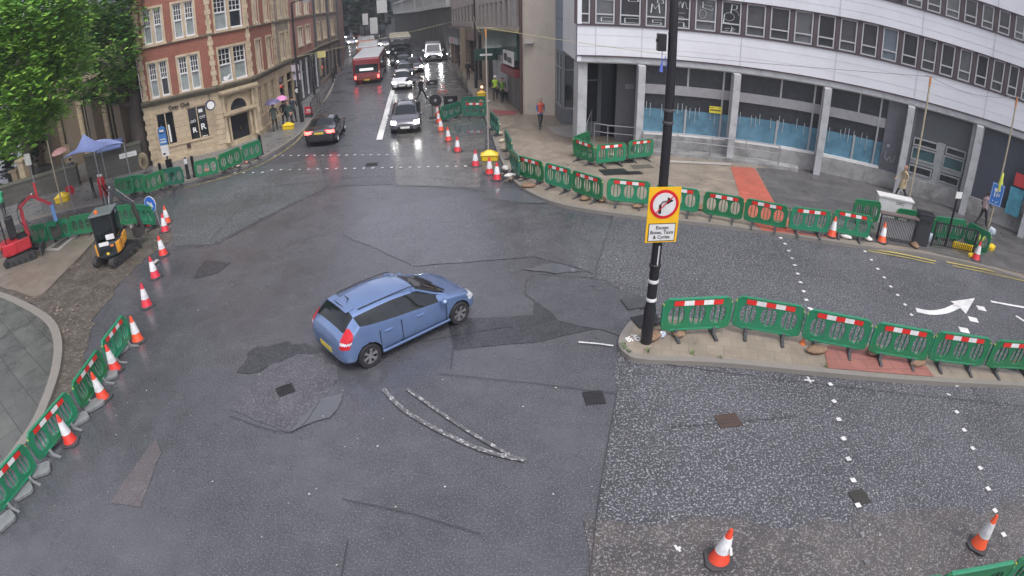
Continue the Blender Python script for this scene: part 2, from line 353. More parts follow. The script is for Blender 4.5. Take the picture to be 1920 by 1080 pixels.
poly_sheet('puddle', [], .012, WATER, first=jag([(850, 236), (905, 232), (912, 250), (860, 256)], .012, .06, .3, 18))
# markings
mk = MB()
def quadmark(mb, a, b, w, z=.016):
    L, R = ribbon([G(*a, z), G(*b, z)], w); mb.add([L[0], R[0], R[1], L[1]], [(0, 1, 2, 3)])
def linemark(name, px, w, m, z=.030, k=6):
    pts = smooth_path([G(*p, z) for p in px], k); L, R = ribbon(pts, w); mb = MB(); n = len(L)
    mb.add(L+R, [(i, n+i, n+i+1, i+1) for i in range(n-1)]); return struct(name, mb, m)
def dots(name, px, m=PAINT, w=.11, ln=.11, z=.034):
    mb = MB()
    for p in px:
        q = G(*p, z); a = rnd.uniform(-.15, .15); mb.box(q.x, q.y, z, w, ln, .002, a+.15)
    return struct(name, mb, m)
dots('crossing_studs', [(1464, 446), (1472, 457), (1479, 470), (1485, 484), (1490, 497), (1496, 513), (1501, 529), (1507, 546), (1512, 562), (1518, 578)])
dots('crossing_studs', [(1610, 455), (1622, 471), (1634, 487), (1646, 504), (1658, 520), (1670, 537), (1683, 553), (1697, 571), (1709, 590)])
dots('crossing_studs', [(1557, 720), (1564, 752), (1573, 786), (1582, 822), (1591, 860), (1600, 900), (1609, 947)])
dots('crossing_studs', [(1793, 722), (1794, 772), (1808, 806), (1824, 840), (1838, 877), (1853, 916), (1866, 957), (1882, 1002)])
dots('crossing_studs', [(1618, 1002), (1625, 1052)], WORN)
dots('crossing_studs', [(440+i*17.3, 320-i*.35+(4 if i < 4 else 0)) for i in range(26)], PAINT, .12, .12)
dots('crossing_studs', [(515+i*15, 292-(i*.15)) for i in range(16)], PAINT, .12, .12)
linemark('centre_line', [(711, 262), (722, 222), (733, 180), (742, 150), (745, 128), (738, 108)], .34, PAINT)
linemark('edge_line', [(742, 262), (743, 300), (742, 348)], .06, WORN)
linemark('stop_line', [(762, 232), (815, 226), (905, 221)], .1, WORN)
linemark('yellow_line', [(1622, 465), (1690, 476), (1755, 490)], .1, YEL); linemark('yellow_line', [(1628, 470), (1690, 481), (1752, 494)], .06, YEL)
linemark('yellow_line', [(1775, 491), (1850, 506), (1925, 523)], .1, YEL); linemark('yellow_line', [(1785, 498), (1850, 511), (1925, 528)], .06, YEL)
linemark('yellow_line', [(345, 352), (420, 333), (490, 308), (540, 278), (565, 255), (585, 225)], .1, asphalt('kerb line yellow', (.36, .3, .14), chips=.5, chipcol=(.1, .1, .09)))
for dx in (0, 5): linemark('yellow_line', [(896+dx, 190), (872+dx, 150), (848+dx, 118), (836+dx, 104)], .12, YEL)
linemark('turning_guide_line', [(718, 728), (760, 770), (850, 820), (920, 848), (985, 862)], .10, WORN)
linemark('turning_guide_line', [(762, 728), (830, 776), (890, 815), (960, 855)], .075, WORN)
linemark('spray_line', [(1085, 641), (1120, 644), (1150, 648)], .05, PAINT)
linemark('lane_line', [(1858, 565), (1890, 571), (1925, 577)], .13, PAINT); linemark('lane_line', [(1905, 592), (1925, 605)], .13, PAINT)
mb = MB()
P_ = [(1718, 581), (1745, 586), (1772, 583), (1796, 573)]
pts = smooth_path([G(*p, .016) for p in P_], 6); L, R = ribbon(pts, .27); n = len(L); mb.add(L+R, [(i, n+i, n+i+1, i+1) for i in range(n-1)])
mb.add([G(1782, 565, .017), G(1828, 559, .017), G(1811, 588, .017), G(1798, 575, .017)], [(0, 3, 2, 1)])
struct('lane_arrow', mb, PAINT)
mb = MB()
for p in [(1840, 578), (1825, 599), (1808, 619)]: q = G(*p, .016); mb.box(q.x, q.y, .016, .34, .30, .002, -.4)
struct('give_way_marks', mb, PAINT)
mb = MB(); quadmark(mb, (1508, 712), (1526, 714), .05); quadmark(mb, (1514, 706), (1521, 719), .05, .018); quadmark(mb, (1775, 738), (1783, 741), .05); quadmark(mb, (1268, 1030), (1276, 1026), .05); quadmark(mb, (1265, 1022), (1276, 1034), .04, .018); struct('spray_cross', mb, PAINT)
# seams
SE = [[(985, 552), (1000, 516), (1115, 522), (1210, 545)], [(1115, 522), (1128, 470), (1152, 395)], [(1157, 735), (1128, 900), (1105, 1079)], [(820, 700), (1000, 718), (1157, 737)], [(432, 780), (545, 810), (600, 750)], [(640, 935), (760, 960), (900, 1000)], [(640, 1079), (652, 1010)],
      [(405, 458), (520, 395), (612, 348)], [(395, 450), (440, 400), (480, 365)], [(1200, 470), (1350, 490), (1560, 520), (1800, 575)], [(1230, 680), (1500, 715), (1920, 760)], [(900, 360), (870, 352), (740, 346), (612, 348)], [(600, 300), (612, 348)], [(1820, 720), (1880, 810)], [(790, 640), (900, 620), (960, 610)], [(845, 690), (850, 650)], [(742, 348), (738, 300)],
      [(1255, 800), (1500, 780)], [(515, 350), (700, 330), (850, 336)]]
for i_, s in enumerate(SE): linemark('road_seam', s, .016, TAR, .026+i_*.0003, 4)
# manhole covers and gullies
IRON = mat('cast iron', (.05, .05, .052), rough=.35, metal=.6, bump=.6, bs=60)
def cover(px, w, l, rz, label, m=IRON, z=.018):
    q = G(*px, z); o = MB().box(0, 0, 0, w, l, .016, 0).build('drain_cover' if 'drain' in label else 'manhole_cover', m, None, bevel=.004); o.location = (q.x, q.y, z); o.rotation_euler.z = rz
    me = MB(); 
    for i in range(6): me.box(0, -l/2+l*(i+.5)/6, .011, w*.8, l*.06, .006)
    r = me.build('rib', m, o); tag(o, label, 'drain' if 'drain' in label else 'manhole cover', 'iron covers in the road and pavement'); return o
cover((1114, 745), .42, .42, .1, 'small square iron cover at the edge of the chipped lane')
cover((535, 731), .4, .35, .6, 'small iron cover in the rough grey road patch')
cover((1366, 788), .5, .4, .08, 'rusty oblong cover in the chipped lane below the island', mat('rusty iron', (.08, .055, .045), rough=.6, metal=.3, bump=.5))
cover((1612, 932), .36, .36, .12, 'dark muddy cover beside the dotted crossing line', mat('mud', (.035, .033, .028), rough=.4, bump=.8))
cover((697, 308), .6, .5, .2, 'square iron cover between the two dotted crossing lines')
cover((1152, 322), 1.2, .8, .2, 'large black trench cover on the beige pavement', z=.14)
cover((1204, 312), 1.0, .5, .15, 'oblong slab cover on the pavement, right of the entrance barriers', mat('cover slab', (.11, .1, .08), rough=.5, bump=.4), z=.14)
cover((1187, 324), .8, .4, .15, 'small black cover nearest the big black pole', z=.14)
cover((1160, 303), 1.3, .45, .12, 'black grating on the pavement in front of the entrance barriers', z=.14)
# pavements with kerbs
PAV = paving('paving beige', (.265, .222, .172), (.295, .25, .195), (.19, .16, .13), .42, .42, .25, rough=.38, ms=.008, grime=.6)
PAVD = paving('paving dark', (.085, .083, .082), (.125, .12, .115), (.05, .05, .05), .9, .6, .25, rough=.36)
PAVL = paving('paving grey', (.15, .15, .15), (.18, .18, .175), (.09, .09, .09), .6, .6, .1, rough=.3)
KERB = mat('kerb stone', (.22, .205, .18), rough=.5, var=.2, vs=3, bump=.3, grime=.4, gs=3)
def pavement(name, px, m, world=(), first=(), z=.12, kerb=True, closed=False, kw=.18):
    pts = [Vector((*p, z)) for p in first]+smooth_path([G(*p, z) for p in px], 4)+[Vector((*p, z)) for p in world]
    poly = [(p.x, p.y) for p in pts]
    bm = bmesh.new(); n = len(poly); a = sum(poly[i][0]*poly[(i+1) % n][1]-poly[(i+1) % n][0]*poly[i][1] for i in range(n))
    pl = poly[::-1] if a < 0 else poly
    vs = [bm.verts.new((p[0], p[1], z)) for p in pl]; lo = [bm.verts.new((p[0], p[1], -.01)) for p in pl]
    f = bm.faces.new(vs)
    for i in range(n): bm.faces.new([lo[i], lo[(i+1) % n], vs[(i+1) % n], vs[i]])
    bmesh.ops.triangulate(bm, faces=[f]); me = bpy.data.meshes.new(name); bm.to_mesh(me); bm.free(); me.materials.append(m)
    o = bpy.data.objects.new(name, me); COL.objects.link(o); o['kind'] = 'structure'
    if kerb:
        kp = smooth_path([G(*p, z) for p in px], 4); 
        if closed: kp.append(kp[0])
        L, R = ribbon(kp, kw); mb = MB(); n = len(L)
        up = Vector((0, 0, .008)); dn = Vector((0, 0, -z-.01))
        vs = [p+up for p in L]+[p+up for p in R]+[p+dn for p in L]+[p+dn for p in R]
        fs = []
        for i in range(n-1): fs += [(i, n+i, n+i+1, i+1), (2*n+i, i, i+1, 2*n+i+1), (n+i, 3*n+i, 3*n+i+1, n+i+1)]
        mb.add(vs, fs); struct('kerb', mb, KERB)
    return o
pavement('pavement', [(836, 105), (858, 135), (884, 172), (905, 205), (922, 245), (934, 278), (950, 312), (975, 345), (1020, 370), (1080, 387), (1200, 404), (1380, 424), (1600, 457), (1720, 472), (1830, 494), (1925, 522)], PAV, world=[(55, 10), (55, 60), (0, 110), (-12, 110)])
pavement('pavement', [(640, 95), (624, 160), (600, 196), (575, 235), (545, 262), (480, 300), (400, 326), (300, 350), (200, 376), (120, 392), (0, 425)], PAVL, world=[(-75, 26), (-75, 120), (-30, 120)])
pavement('traffic_island', [(1166, 645), (1172, 625), (1195, 600), (1245, 596), (1400, 612), (1650, 650), (1800, 680), (1925, 702), (1975, 700), (1975, 724), (1920, 720), (1700, 708), (1500, 690), (1350, 676), (1210, 670), (1178, 660), (1166, 645)], PAV, z=.12)
pavement('pavement', [(-60, 540), (0, 552), (58, 578), (95, 605), (108, 640), (106, 680), (96, 720), (72, 780), (40, 830), (0, 880), (-60, 930)], paving('paving slab worn', (.085, .09, .082), (.12, .125, .11), (.035, .036, .033), 1.1, .8, .5, rough=.28, grime=.7), z=.12, kw=.3)
pavement('pavement', [(0, 485), (60, 462), (150, 430), (182, 440), (152, 478), (118, 512), (72, 554), (30, 545), (0, 536), (-30, 510), (0, 485)], paving('paving slab sandy', (.17, .145, .115), (.19, .16, .13), (.15, .13, .105), 2.4, 2.0, .5, rough=.4), z=.1, kerb=False)
RED = paving('paving red', (.42, .10, .06), (.47, .12, .075), (.28, .08, .055), .4, .4, .25, rough=.4, grime=.25)
poly_sheet('tactile_paving', [(1370, 312), (1415, 315), (1432, 345), (1452, 380), (1500, 436), (1580, 448), (1430, 432), (1395, 405), (1385, 360)], .126, RED)
poly_sheet('tactile_paving', [(1545, 652), (1575, 640), (1720, 665), (1752, 706), (1552, 690)], .126, paving('paving pink', (.27, .11, .09), (.30, .125, .10), (.2, .09, .075), .4, .4, .1, rough=.45, grime=.35))
poly_sheet('tactile_paving', [(922, 206), (972, 208), (968, 215), (930, 216)], .126, paving('paving dull red', (.3, .09, .09), (.32, .1, .1), (.2, .08, .08), .4, .4))
poly_sheet('pavement_dark_slabs', [(1418, 315), (1600, 322), (1925, 405), (1925, 515), (1700, 462), (1505, 438), (1450, 375)], .124, PAVD)
poly_sheet('pavement_concrete', [], .128, mat('concrete pale', (.34, .32, .29), rough=.45, grime=.3), first=jag([(1024, 238), (1090, 234), (1096, 268), (1062, 278), (1085, 262), (1040, 252)], .128, .05, .3, 30))
poly_sheet('step_edge', [(1240, 300), (1370, 306), (1372, 310), (1240, 304)], .130, mat('step pale', (.36, .34, .31), rough=.5))
poly_sheet('yellow_marker', [(1886, 408), (1925, 412), (1925, 428), (1905, 425)], .130, mat('yellow board', (.8, .6, .08), rough=.5))
poly_sheet('spoil', [], .128, EARTH, first=jag([(1090, 298), (1180, 292), (1228, 296), (1150, 302), (1100, 302)], .128, .08, .25, 31))
poly_sheet('concrete_frame', [(80, 470), (128, 440), (148, 438), (110, 470)], .106, mat('concrete pale', (.34, .32, .29), rough=.45, grime=.3))
poly_sheet('concrete_hollow', [(95, 465), (124, 446), (132, 446), (108, 465)], .110, EARTH)
# spray lettering on the island tip
WS = mat('spray white', (.75, .75, .73), rough=.6)
q = G(1187, 634, .135)
o = text('SR\nOV', .2, WS, Matrix.Translation((q.x, q.y, .134)) @ Matrix.Rotation(1.9, 4, 'Z'), name='spray_lettering', thick=.002, bold=.006); o['kind'] = 'structure'
# a few fallen leaves / litter specks
mb = MB()
for i in range(190):
    x = rnd.uniform(-9, 14); y = rnd.uniform(3.5, 16); r = rnd.uniform(.01, .028); a = rnd.uniform(0, 6)
    mb.add([(x+r*math.cos(a+k*2.1), y+r*math.sin(a+k*2.1), .024) for k in range(3)], [(0, 1, 2)])
o = mb.build('litter', mat('litter specks', (.5, .5, .45), rough=.7)); tag(o, 'tiny pale specks of litter scattered on the wet road', 'litter', kind='stuff')
# ================================================================== BUILDINGS
BRICK = masonry('brick red', (.27, .078, .045), (.31, .10, .06), (.20, .12, .09), .24, .085, grime=.3)
BRICKP = masonry('brick pink', (.30, .13, .105), (.34, .155, .125), (.24, .15, .12), .24, .085, grime=.3)
STONE = masonry('stone ashlar', (.42, .33, .215), (.48, .385, .26), (.30, .24, .17), .8, .34, ms=.012, grime=.3)
STONED = masonry('stone ashlar sooty', (.23, .19, .14), (.28, .23, .17), (.15, .13, .10), .8, .34, ms=.012, grime=.5)
STONEB = masonry('stone brown', (.20, .155, .125), (.24, .185, .15), (.14, .11, .09), .8, .34, ms=.012, grime=.4)
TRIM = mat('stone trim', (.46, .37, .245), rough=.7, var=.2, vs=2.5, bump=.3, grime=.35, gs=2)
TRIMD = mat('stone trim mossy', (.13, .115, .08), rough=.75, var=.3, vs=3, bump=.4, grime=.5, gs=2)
FRAME = mat('white window paint', (.62, .62, .60), rough=.4, var=.06)
GLASS = mat('window glass dark', (.022, .025, .03), rough=.06, var=.5, vs=.7, spec=.8)
GLASSC = mat('window glass with net curtain', (.24, .27, .26), rough=.12, var=.25, vs=2, spec=.6)
BLACKG = mat('shop glass black', (.012, .013, .016), rough=.08, var=.3, spec=.7)
CREAM = mat('cream render', (.52, .46, .38), rough=.7, var=.10, vs=.6, bump=.15, bs=14, grime=.35, gs=.6)
CONC = mat('concrete pier', (.46, .47, .48), rough=.65, var=.18, vs=1.6, bump=.3, bs=25, grime=.55, gs=1.6)
CONCL = mat('concrete base', (.30, .30, .29), rough=.6, var=.2, vs=1.4, bump=.3, grime=.7, gs=1.3)
CLAD = mat('pale cladding', (.68, .695, .72), rough=.4, var=.06, vs=.35, grime=.10, gs=.45)
LEAD = mat('lead roof', (.07, .075, .08), rough=.5, var=.2)
class Fac:
    """a facade plane: A is its left end, B its right end as seen from outside; u along it, z up, d outwards"""
    def __init__(s, A, B, sA=1., sB=1.):
        s.A = Vector((A[0], A[1], 0)); s.B = Vector((B[0], B[1], 0)); s.L = (s.B-s.A).length; s.u = (s.B-s.A)/s.L; s.n = Vector((s.u.y, -s.u.x, 0)); s.sA = sA; s.sB = sB
    def p(s, u, z, d=0.): k = s.sA+(s.sB-s.sA)*u/s.L; v = s.A+s.u*u+s.n*d; v.z = z*k; return v
    def box(s, mb, u0, u1, z0, z1, d0, d1):
        vs = [s.p(u, z, d) for z in (z0, z1) for d in (d1, d0) for u in (u0, u1)]
        mb.add(vs, [(0, 2, 3, 1), (4, 5, 7, 6), (0, 1, 5, 4), (2, 6, 7, 3), (0, 4, 6, 2), (1, 3, 7, 5)])
    def px(s, px, py):
        d = ray(px, py); t = (s.A.dot(s.n))/(d.x*s.n.x+d.y*s.n.y); q = Vector((d.x*t, d.y*t, 0)); u = (q-s.A).dot(s.u); return u, (CAM_H+d.z*t)/(s.sA+(s.sB-s.sA)*u/s.L)
    def M(s, u, z, d=0.):   # matrix for flat text whose x runs along u and y runs up
        v = s.p(u, z, d); m = Matrix.Identity(4)
        m.col[0][:3] = s.u; m.col[1][:3] = (0, 0, 1); m.col[2][:3] = s.n; m.col[3][:3] = v; return m
def wall(fc, z0, z1, holes, m, parent, name='wall', depth=.25, u0=0., u1=None, back=True):
    u1 = fc.L if u1 is None else u1
    us = sorted({u0, u1, *[h[0] for h in holes], *[h[1] for h in holes]}); zs = sorted({z0, z1, *[h[2] for h in holes], *[h[3] for h in holes]})
    us = [x for x in us if u0-1e-6 <= x <= u1+1e-6]
    mb = MB()
    for i in range(len(us)-1):
        for j in range(len(zs)-1):
            cu, cz = (us[i]+us[i+1])/2, (zs[j]+zs[j+1])/2
            if any(h[0] < cu < h[1] and h[2] < cz < h[3] for h in holes): continue
            mb.add([fc.p(us[i], zs[j]), fc.p(us[i+1], zs[j]), fc.p(us[i+1], zs[j+1]), fc.p(us[i], zs[j+1])], [(0, 1, 2, 3)])
    for a, b, c, d in holes:
        e = -depth
        mb.add([fc.p(a, c), fc.p(a, d), fc.p(a, d, e), fc.p(a, c, e)], [(0, 1, 2, 3)])
        mb.add([fc.p(b, c), fc.p(b, d), fc.p(b, d, e), fc.p(b, c, e)], [(3, 2, 1, 0)])
        mb.add([fc.p(a, d), fc.p(b, d), fc.p(b, d, e), fc.p(a, d, e)], [(0, 1, 2, 3)])
        mb.add([fc.p(a, c), fc.p(b, c), fc.p(b, c, e), fc.p(a, c, e)], [(3, 2, 1, 0)])
    if back:
        e = -depth-.15; mb.add([fc.p(u0, z0, e), fc.p(u1, z0, e), fc.p(u1, z1, e), fc.p(u0, z1, e)], [(0, 1, 2, 3)])
    o = mb.build(name, m, parent); wall_uv(o, fc.u); return o
def sash(fc, u0, u1, z0, z1, parent, lights=2, munt=True, open_dark=(), fm=None, stone=TRIM, surround=True, gl=None, label=None):
    fm = fm or FRAME
    mb = MB()
    if surround:
        mb.use(stone); t = .13
        fc.box(mb, u0-t, u0, z0-.02, z1+t, 0, .05); fc.box(mb, u1, u1+t, z0-.02, z1+t, 0, .05); fc.box(mb, u0, u1, z1, z1+t, 0, .05)
        fc.box(mb, u0-t-.05, u1+t+.05, z0-.12, z0-.02, 0, .11)
    W = (u1-u0)/lights; pm = MB()
    for i in range(lights):
        a = u0+i*W; b = a+W; s = .08 if lights > 1 else 0
        mb.use(stone)
        if i: fc.box(mb, a-s, a+s, z0, z1, -.16, .03)
        mb.use(fm)
        a2 = a+(s if i else 0); b2 = b-(s if i < lights-1 else 0); f = .07; zm = z0+(z1-z0)*.52
        fc.box(mb, a2, a2+f, z0, z1, -.16, -.08); fc.box(mb, b2-f, b2, z0, z1, -.16, -.08)
        fc.box(mb, a2, b2, z0-.02, z0+.11, -.16, -.02); fc.box(mb, a2+f, b2-f, z1-f, z1, -.16, -.08); fc.box(mb, a2+f, b2-f, zm-.045, zm+.045, -.16, -.09)
        if munt:
            for k in (1, 2): x = a2+f+(b2-a2-2*f)*k/3; fc.box(mb, x-.016, x+.016, zm+.045, z1-f, -.155, -.12); 
            for k in (1, 2): z = zm+(z1-f-zm)*k/3; fc.box(mb, a2+f, b2-f, z-.016, z+.016, -.154, -.121)
        dark = i in open_dark
        pm.use(GLASS); fc.box(pm, a2+f, b2-f, zm, z1-f, -.19, -.17)
        pm.use(GLASS if dark else (gl or GLASSC)); fc.box(pm, a2+f, b2-f, z0+.1, zm, -.19, -.17)
    o = mb.build('window', None, parent); pm.build('pane', None, o)
    if label: o['label'] = label
    return o
def plainwin(fc, u0, u1, z0, z1, parent, fm=None, gm=None, f=.07, d=-.12, transom=None, mull=0, name='window'):
    mb = MB().use(fm or FRAME)
    fc.box(mb, u0, u0+f, z0, z1, d, d+.08); fc.box(mb, u1-f, u1, z0, z1, d, d+.08); fc.box(mb, u0+f, u1-f, z0, z0+f, d, d+.08); fc.box(mb, u0+f, u1-f, z1-f, z1, d, d+.08)
    if transom: z = z0+(z1-z0)*transom; fc.box(mb, u0+f, u1-f, z-f/2, z+f/2, d, d+.078)
    for k in range(mull): x = u0+(u1-u0)*(k+1)/(mull+1); fc.box(mb, x-f/2, x+f/2, z0+f, z1-f, d, d+.079)
    o = mb.build(name, None, parent); pm = MB(); fc.box(pm, u0+f*.5, u1-f*.5, z0+f*.5, z1-f*.5, d-.03, d-.005); pm.build('pane', gm or GLASS, o); return o
def quoins(fc, uc, z0, z1, parent, m=TRIM, w=.22, w2=.34, h=.3):
    mb = MB(); z = z0; k = 0
    while z < z1-.02:
        ww = w if k % 2 else w2; fc.box(mb, uc-ww/2, uc+ww/2, z+.008, min(z+h, z1)-.008, .0, .05 if k % 2 else .06); z += h; k += 1
    return mb.build('quoins', m, parent)
def band(fc, z0, z1, d, parent, m=TRIM, name='cornice', u0=0., u1=None, steps=1):
    mb = MB(); u1 = fc.L if u1 is None else u1
    for k in range(steps): fc.box(mb, u0-d*.4, u1+d*.4, z0+(z1-z0)*k/steps, z0+(z1-z0)*(k+1)/steps, -.02, d*(k+1)/steps)
    return mb.build(name, m, parent)
# ---- corner building
cA, cB, cC = (-20.6, 29.04), (-16.73, 31.25), (-15.43, 33.6)
su = Vector((-17.33+15.43, 52.14-33.6)).normalized()
def SP(u): return (cC[0]+su.x*u, cC[1]+su.y*u)
bld = thing('corner_building', 'red brick and sandstone corner building with white sash windows and a dark corner door', 'building', (-18, 34, 0))
bld.location = (0, 0, 0)
F1, F2, F3 = Fac(cA, cB), Fac(cB, cC), Fac(cC, SP(5.5))
H = 13.5
for fc, up, gr in ((F1, [(.62, 1.72), (2.4, 3.6)], [(.62, 1.72, 1.1, 3.08), (2.5, 3.7, 1.05, 3.02)]), (F2, [(.4, 2.42)], [(.62, 2.1, .12, 1.72+.2)]), (F3, [(1.3, 2.4), (3.7, 4.8)], [(.9, 1.75, 1.2, 3.1), (2.3, 3.15, 1.2, 3.1), (3.8, 4.7, 1.2, 3.1)])):
    holes = [(a, b, z, z+2.05) for a, b in up for z in (4.0, 7.12, 10.2)]
    wall(fc, 3.87, H, holes, BRICK, bld)
    wall(fc, 0, 3.6, gr, STONE, bld)
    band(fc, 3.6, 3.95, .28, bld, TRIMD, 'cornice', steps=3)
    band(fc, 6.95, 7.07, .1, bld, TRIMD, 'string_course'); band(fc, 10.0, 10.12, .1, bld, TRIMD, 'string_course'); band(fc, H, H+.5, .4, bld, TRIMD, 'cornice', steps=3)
    band(fc, 0, .45, .07, bld, TRIM, 'plinth')
    for a, b in up:
        for z in (4.0, 7.12, 10.2): sash(fc, a, b, z, z+2.05, bld, munt=True, open_dark=((1,) if (fc is F2 and z > 7 or fc is F1 and a < 1 and z < 5) else ()))
for uc, fc in ((.2, F1), (F1.L-.05, F1), (F2.L-.02, F2), (F3.L-.1, F3)):
    quoins(fc, uc, 3.97, H, bld)
    quoins(fc, uc, .47, 3.58, bld, TRIM, .5, .62, .3)
band(F1, 1.0, 1.06, .05, bld, TRIM, 'sill_course', u0=.5, u1=3.8)
# rusticated joints + ground windows
for (a, b, z0, z1) in [(.62, 1.72, 1.1, 3.08), (2.5, 3.7, 1.05, 3.02)]:
    o = plainwin(F1, a, b, z0, z1, bld, TRIM, BLACKG, f=.06, mull=1)
for (a, b) in ((.9, 1.75), (2.3, 3.15), (3.8, 4.7)): plainwin(F3, a, b, 1.2, 3.1, bld, TRIM, BLACKG, f=.06, mull=1)
PAPER = mat('paper white', (.7, .7, .68), rough=.7)
mb = MB(); F1.box(mb, 3.2, 3.45, 2.6, 2.8, -.12, -.115); F1.box(mb, 3.2, 3.55, 1.14, 1.18, -.12, -.115)
F1.box(mb, 1.25, 1.36, 1.25, 2.3, -.12, -.115)
mb.build('window_poster', PAPER, bld)
LB = mat('sign letters black', (.015, .015, .018), rough=.4)
text('Cosy Club', .3, LB, F1.M(2.1, 3.27, .05), parent=bld, thick=.06, bold=.006)
text('R', .5, PAPER, F1.M(3.36, 1.72, -.11), parent=bld, thick=.004, bold=.012); text('R', .42, PAPER, F1.M(2.82, 1.62, -.11), parent=bld, thick=.004, bold=.012)
mb = MB()
for u_, z_ in ((3.3, 2.3), (3.48, 2.33), (2.72, 2.15), (2.88, 2.17)):
    q_ = [F1.p(u_+.075*math.cos(k*.785), z_+.07*math.sin(k*.785), -.11) for k in range(9)]
    for a, c in zip(q_, q_[1:]): mb.bar(a, c, .022)
mb.build('window_scrawl', PAPER, bld)
mb = MB(); F1.box(mb, 2.2, 2.42, .72, .96, .0, .1); mb.build('vent_grille', mat('iron box', (.05, .02, .02), rough=.5), bld)
# chamfer entrance: door, arch, columns, hood
mb = MB(); F2.box(mb, .62, 2.1, .12, 1.92, -.22, -.16)
for k in range(2):
    for j in range(2): F2.box(mb, .72+k*.72, 1.28+k*.72, .25+j*.85, .95+j*.85, -.165, -.14)
dr = mb.build('door', mat('door black', (.018, .018, .022), rough=.25), bld)
mb = MB(); F2.box(mb, 1.42, 1.46, .9, 1.15, -.14, -.08); mb.build('handle', mat('brass', (.4, .3, .1), metal=.8, rough=.3), dr)
mb = MB(); n = 14
for k in range(n):
    a0, a1 = math.pi*k/n, math.pi*(k+1)/n; c = 1.36
    for r0, r1, d in ((.62, .80, .10), (.80, .9, .06)):
        vs = [F2.p(c+r*math.cos(a), 2.28+r*math.sin(a)*1.0, dd) for dd in (0, d) for a in (a0, a1) for r in (r0, r1)]
        mb.add(vs, [(4, 5, 7, 6), (0, 4, 6, 2), (1, 3, 7, 5), (0, 1, 5, 4), (2, 6, 7, 3)])
mb.build('arch', TRIM, bld)
mb = MB(); mb.add([F2.p(1.36, 2.28, .03)]+[F2.p(1.36+.62*math.cos(math.pi*k/n), 2.28+.62*math.sin(math.pi*k/n), .03) for k in range(n+1)], [(0, k+1, k+2) for k in range(n)])
mb.build('fanlight', GLASS, bld)
mb = MB(); F2.box(mb, .1, 2.62, 2.08, 2.26, .05, .3); F2.box(mb, .25, 2.45, 1.98, 2.08, .02, .2); F2.box(mb, .5, .62, .45, 1.98, .0, .12); F2.box(mb, 2.1, 2.22, .45, 1.98, .0, .12); mb.build('door_hood', TRIM, bld)
for u in (.24, 2.45):
    b = F2.p(u, 0, .16); MB().lathe([(.15, .45), (.15, .55), (.11, .6), (.10, 1.9), (.15, 1.98), (.15, 2.0)], 12, b).build('column', TRIM, bld, True)
    MB().lathe([(.11, 2.28), (.10, 3.2), (.15, 3.3)], 12, b).build('column', TRIM, bld, True)
mb = MB()
for k, (a, b) in enumerate(((.0, 2.69), (-.08, 2.77))): F2.box(mb, a+.02, b-.02, 3.3+k*.12, 3.42+k*.16, -.02, .38+k*.08)
mb.build('pediment', TRIM, bld)
mb = MB(); F2.box(mb, .7, 2.2, .0, .13, -.2, .35); mb.build('door_step', CONCL, bld)
# heart-like white cut-out in the first floor window
u, z = F2.px(427, 146); mb = MB()
for cx, cz, rx, rz2 in ((-.12, .0, .14, .13), (.1, .05, .11, .1), (-.02, -.1, .11, .1), (.24, .14, .1, .05)):
    F2c = [F2.p(u+cx+rx*math.cos(a*.785), z+cz+rz2*math.sin(a*.785), -.10) for a in range(8)]; mb.add(F2c, [tuple(range(8))])
mb.build('window_ornament', PAPER, bld)
# body and roof
Q = [cA, cB, cC, SP(5.5), (SP(5.5)[0]-9, SP(5.5)[1]+1), (cA[0]-4.5, cA[1]+7.8)]
def inset(poly, d):
    c = sum((Vector(p) for p in poly), Vector((0, 0)))/len(poly); return [tuple(Vector(p)+(c-Vector(p)).normalized()*d) for p in poly]
MB().prism(inset(Q, .7), 0, H).build('core', STONED, bld)
MB().prism(Q, H+.5, H+.75).build('roof', LEAD, bld)
F1s = Fac((cA[0]-4.5, cA[1]+7.8), cA); wall(F1s, 0, H, [], STONED, bld)
# round hanging sign
sg = thing('hanging_sign', 'round white sign with dark ring on a bracket at the corner of the brick building', 'sign', (0, 0, 0))
c = F1.p(3.95, 3.0, .75); m_ = Matrix.Identity(4)
ax = F1.u
mb = MB().use(mat('sign rim', (.04, .04, .09), rough=.4)); ax = (F1.n*.9+F1.u*.3).normalized(); mb.tube([c-ax*.05, c+ax*.05], .30, 24); mb.build('rim', None, sg)
fm_ = Fac((0, 0), (1, 0)); face = (Vector((0, 0, 0))-c); face.z = 0; face.normalize()
mb = MB().use(PAPER); mb.tube([c-ax*.06, c+ax*.06], .23, 24); mb.build('disc', None, sg)
mb = MB(); mb.tube([F1.p(3.95, 3.6, 0), F1.p(3.95, 3.6, .75), c+Vector((0, 0, .35))], .025, 6); mb.build('bracket', LB, sg)
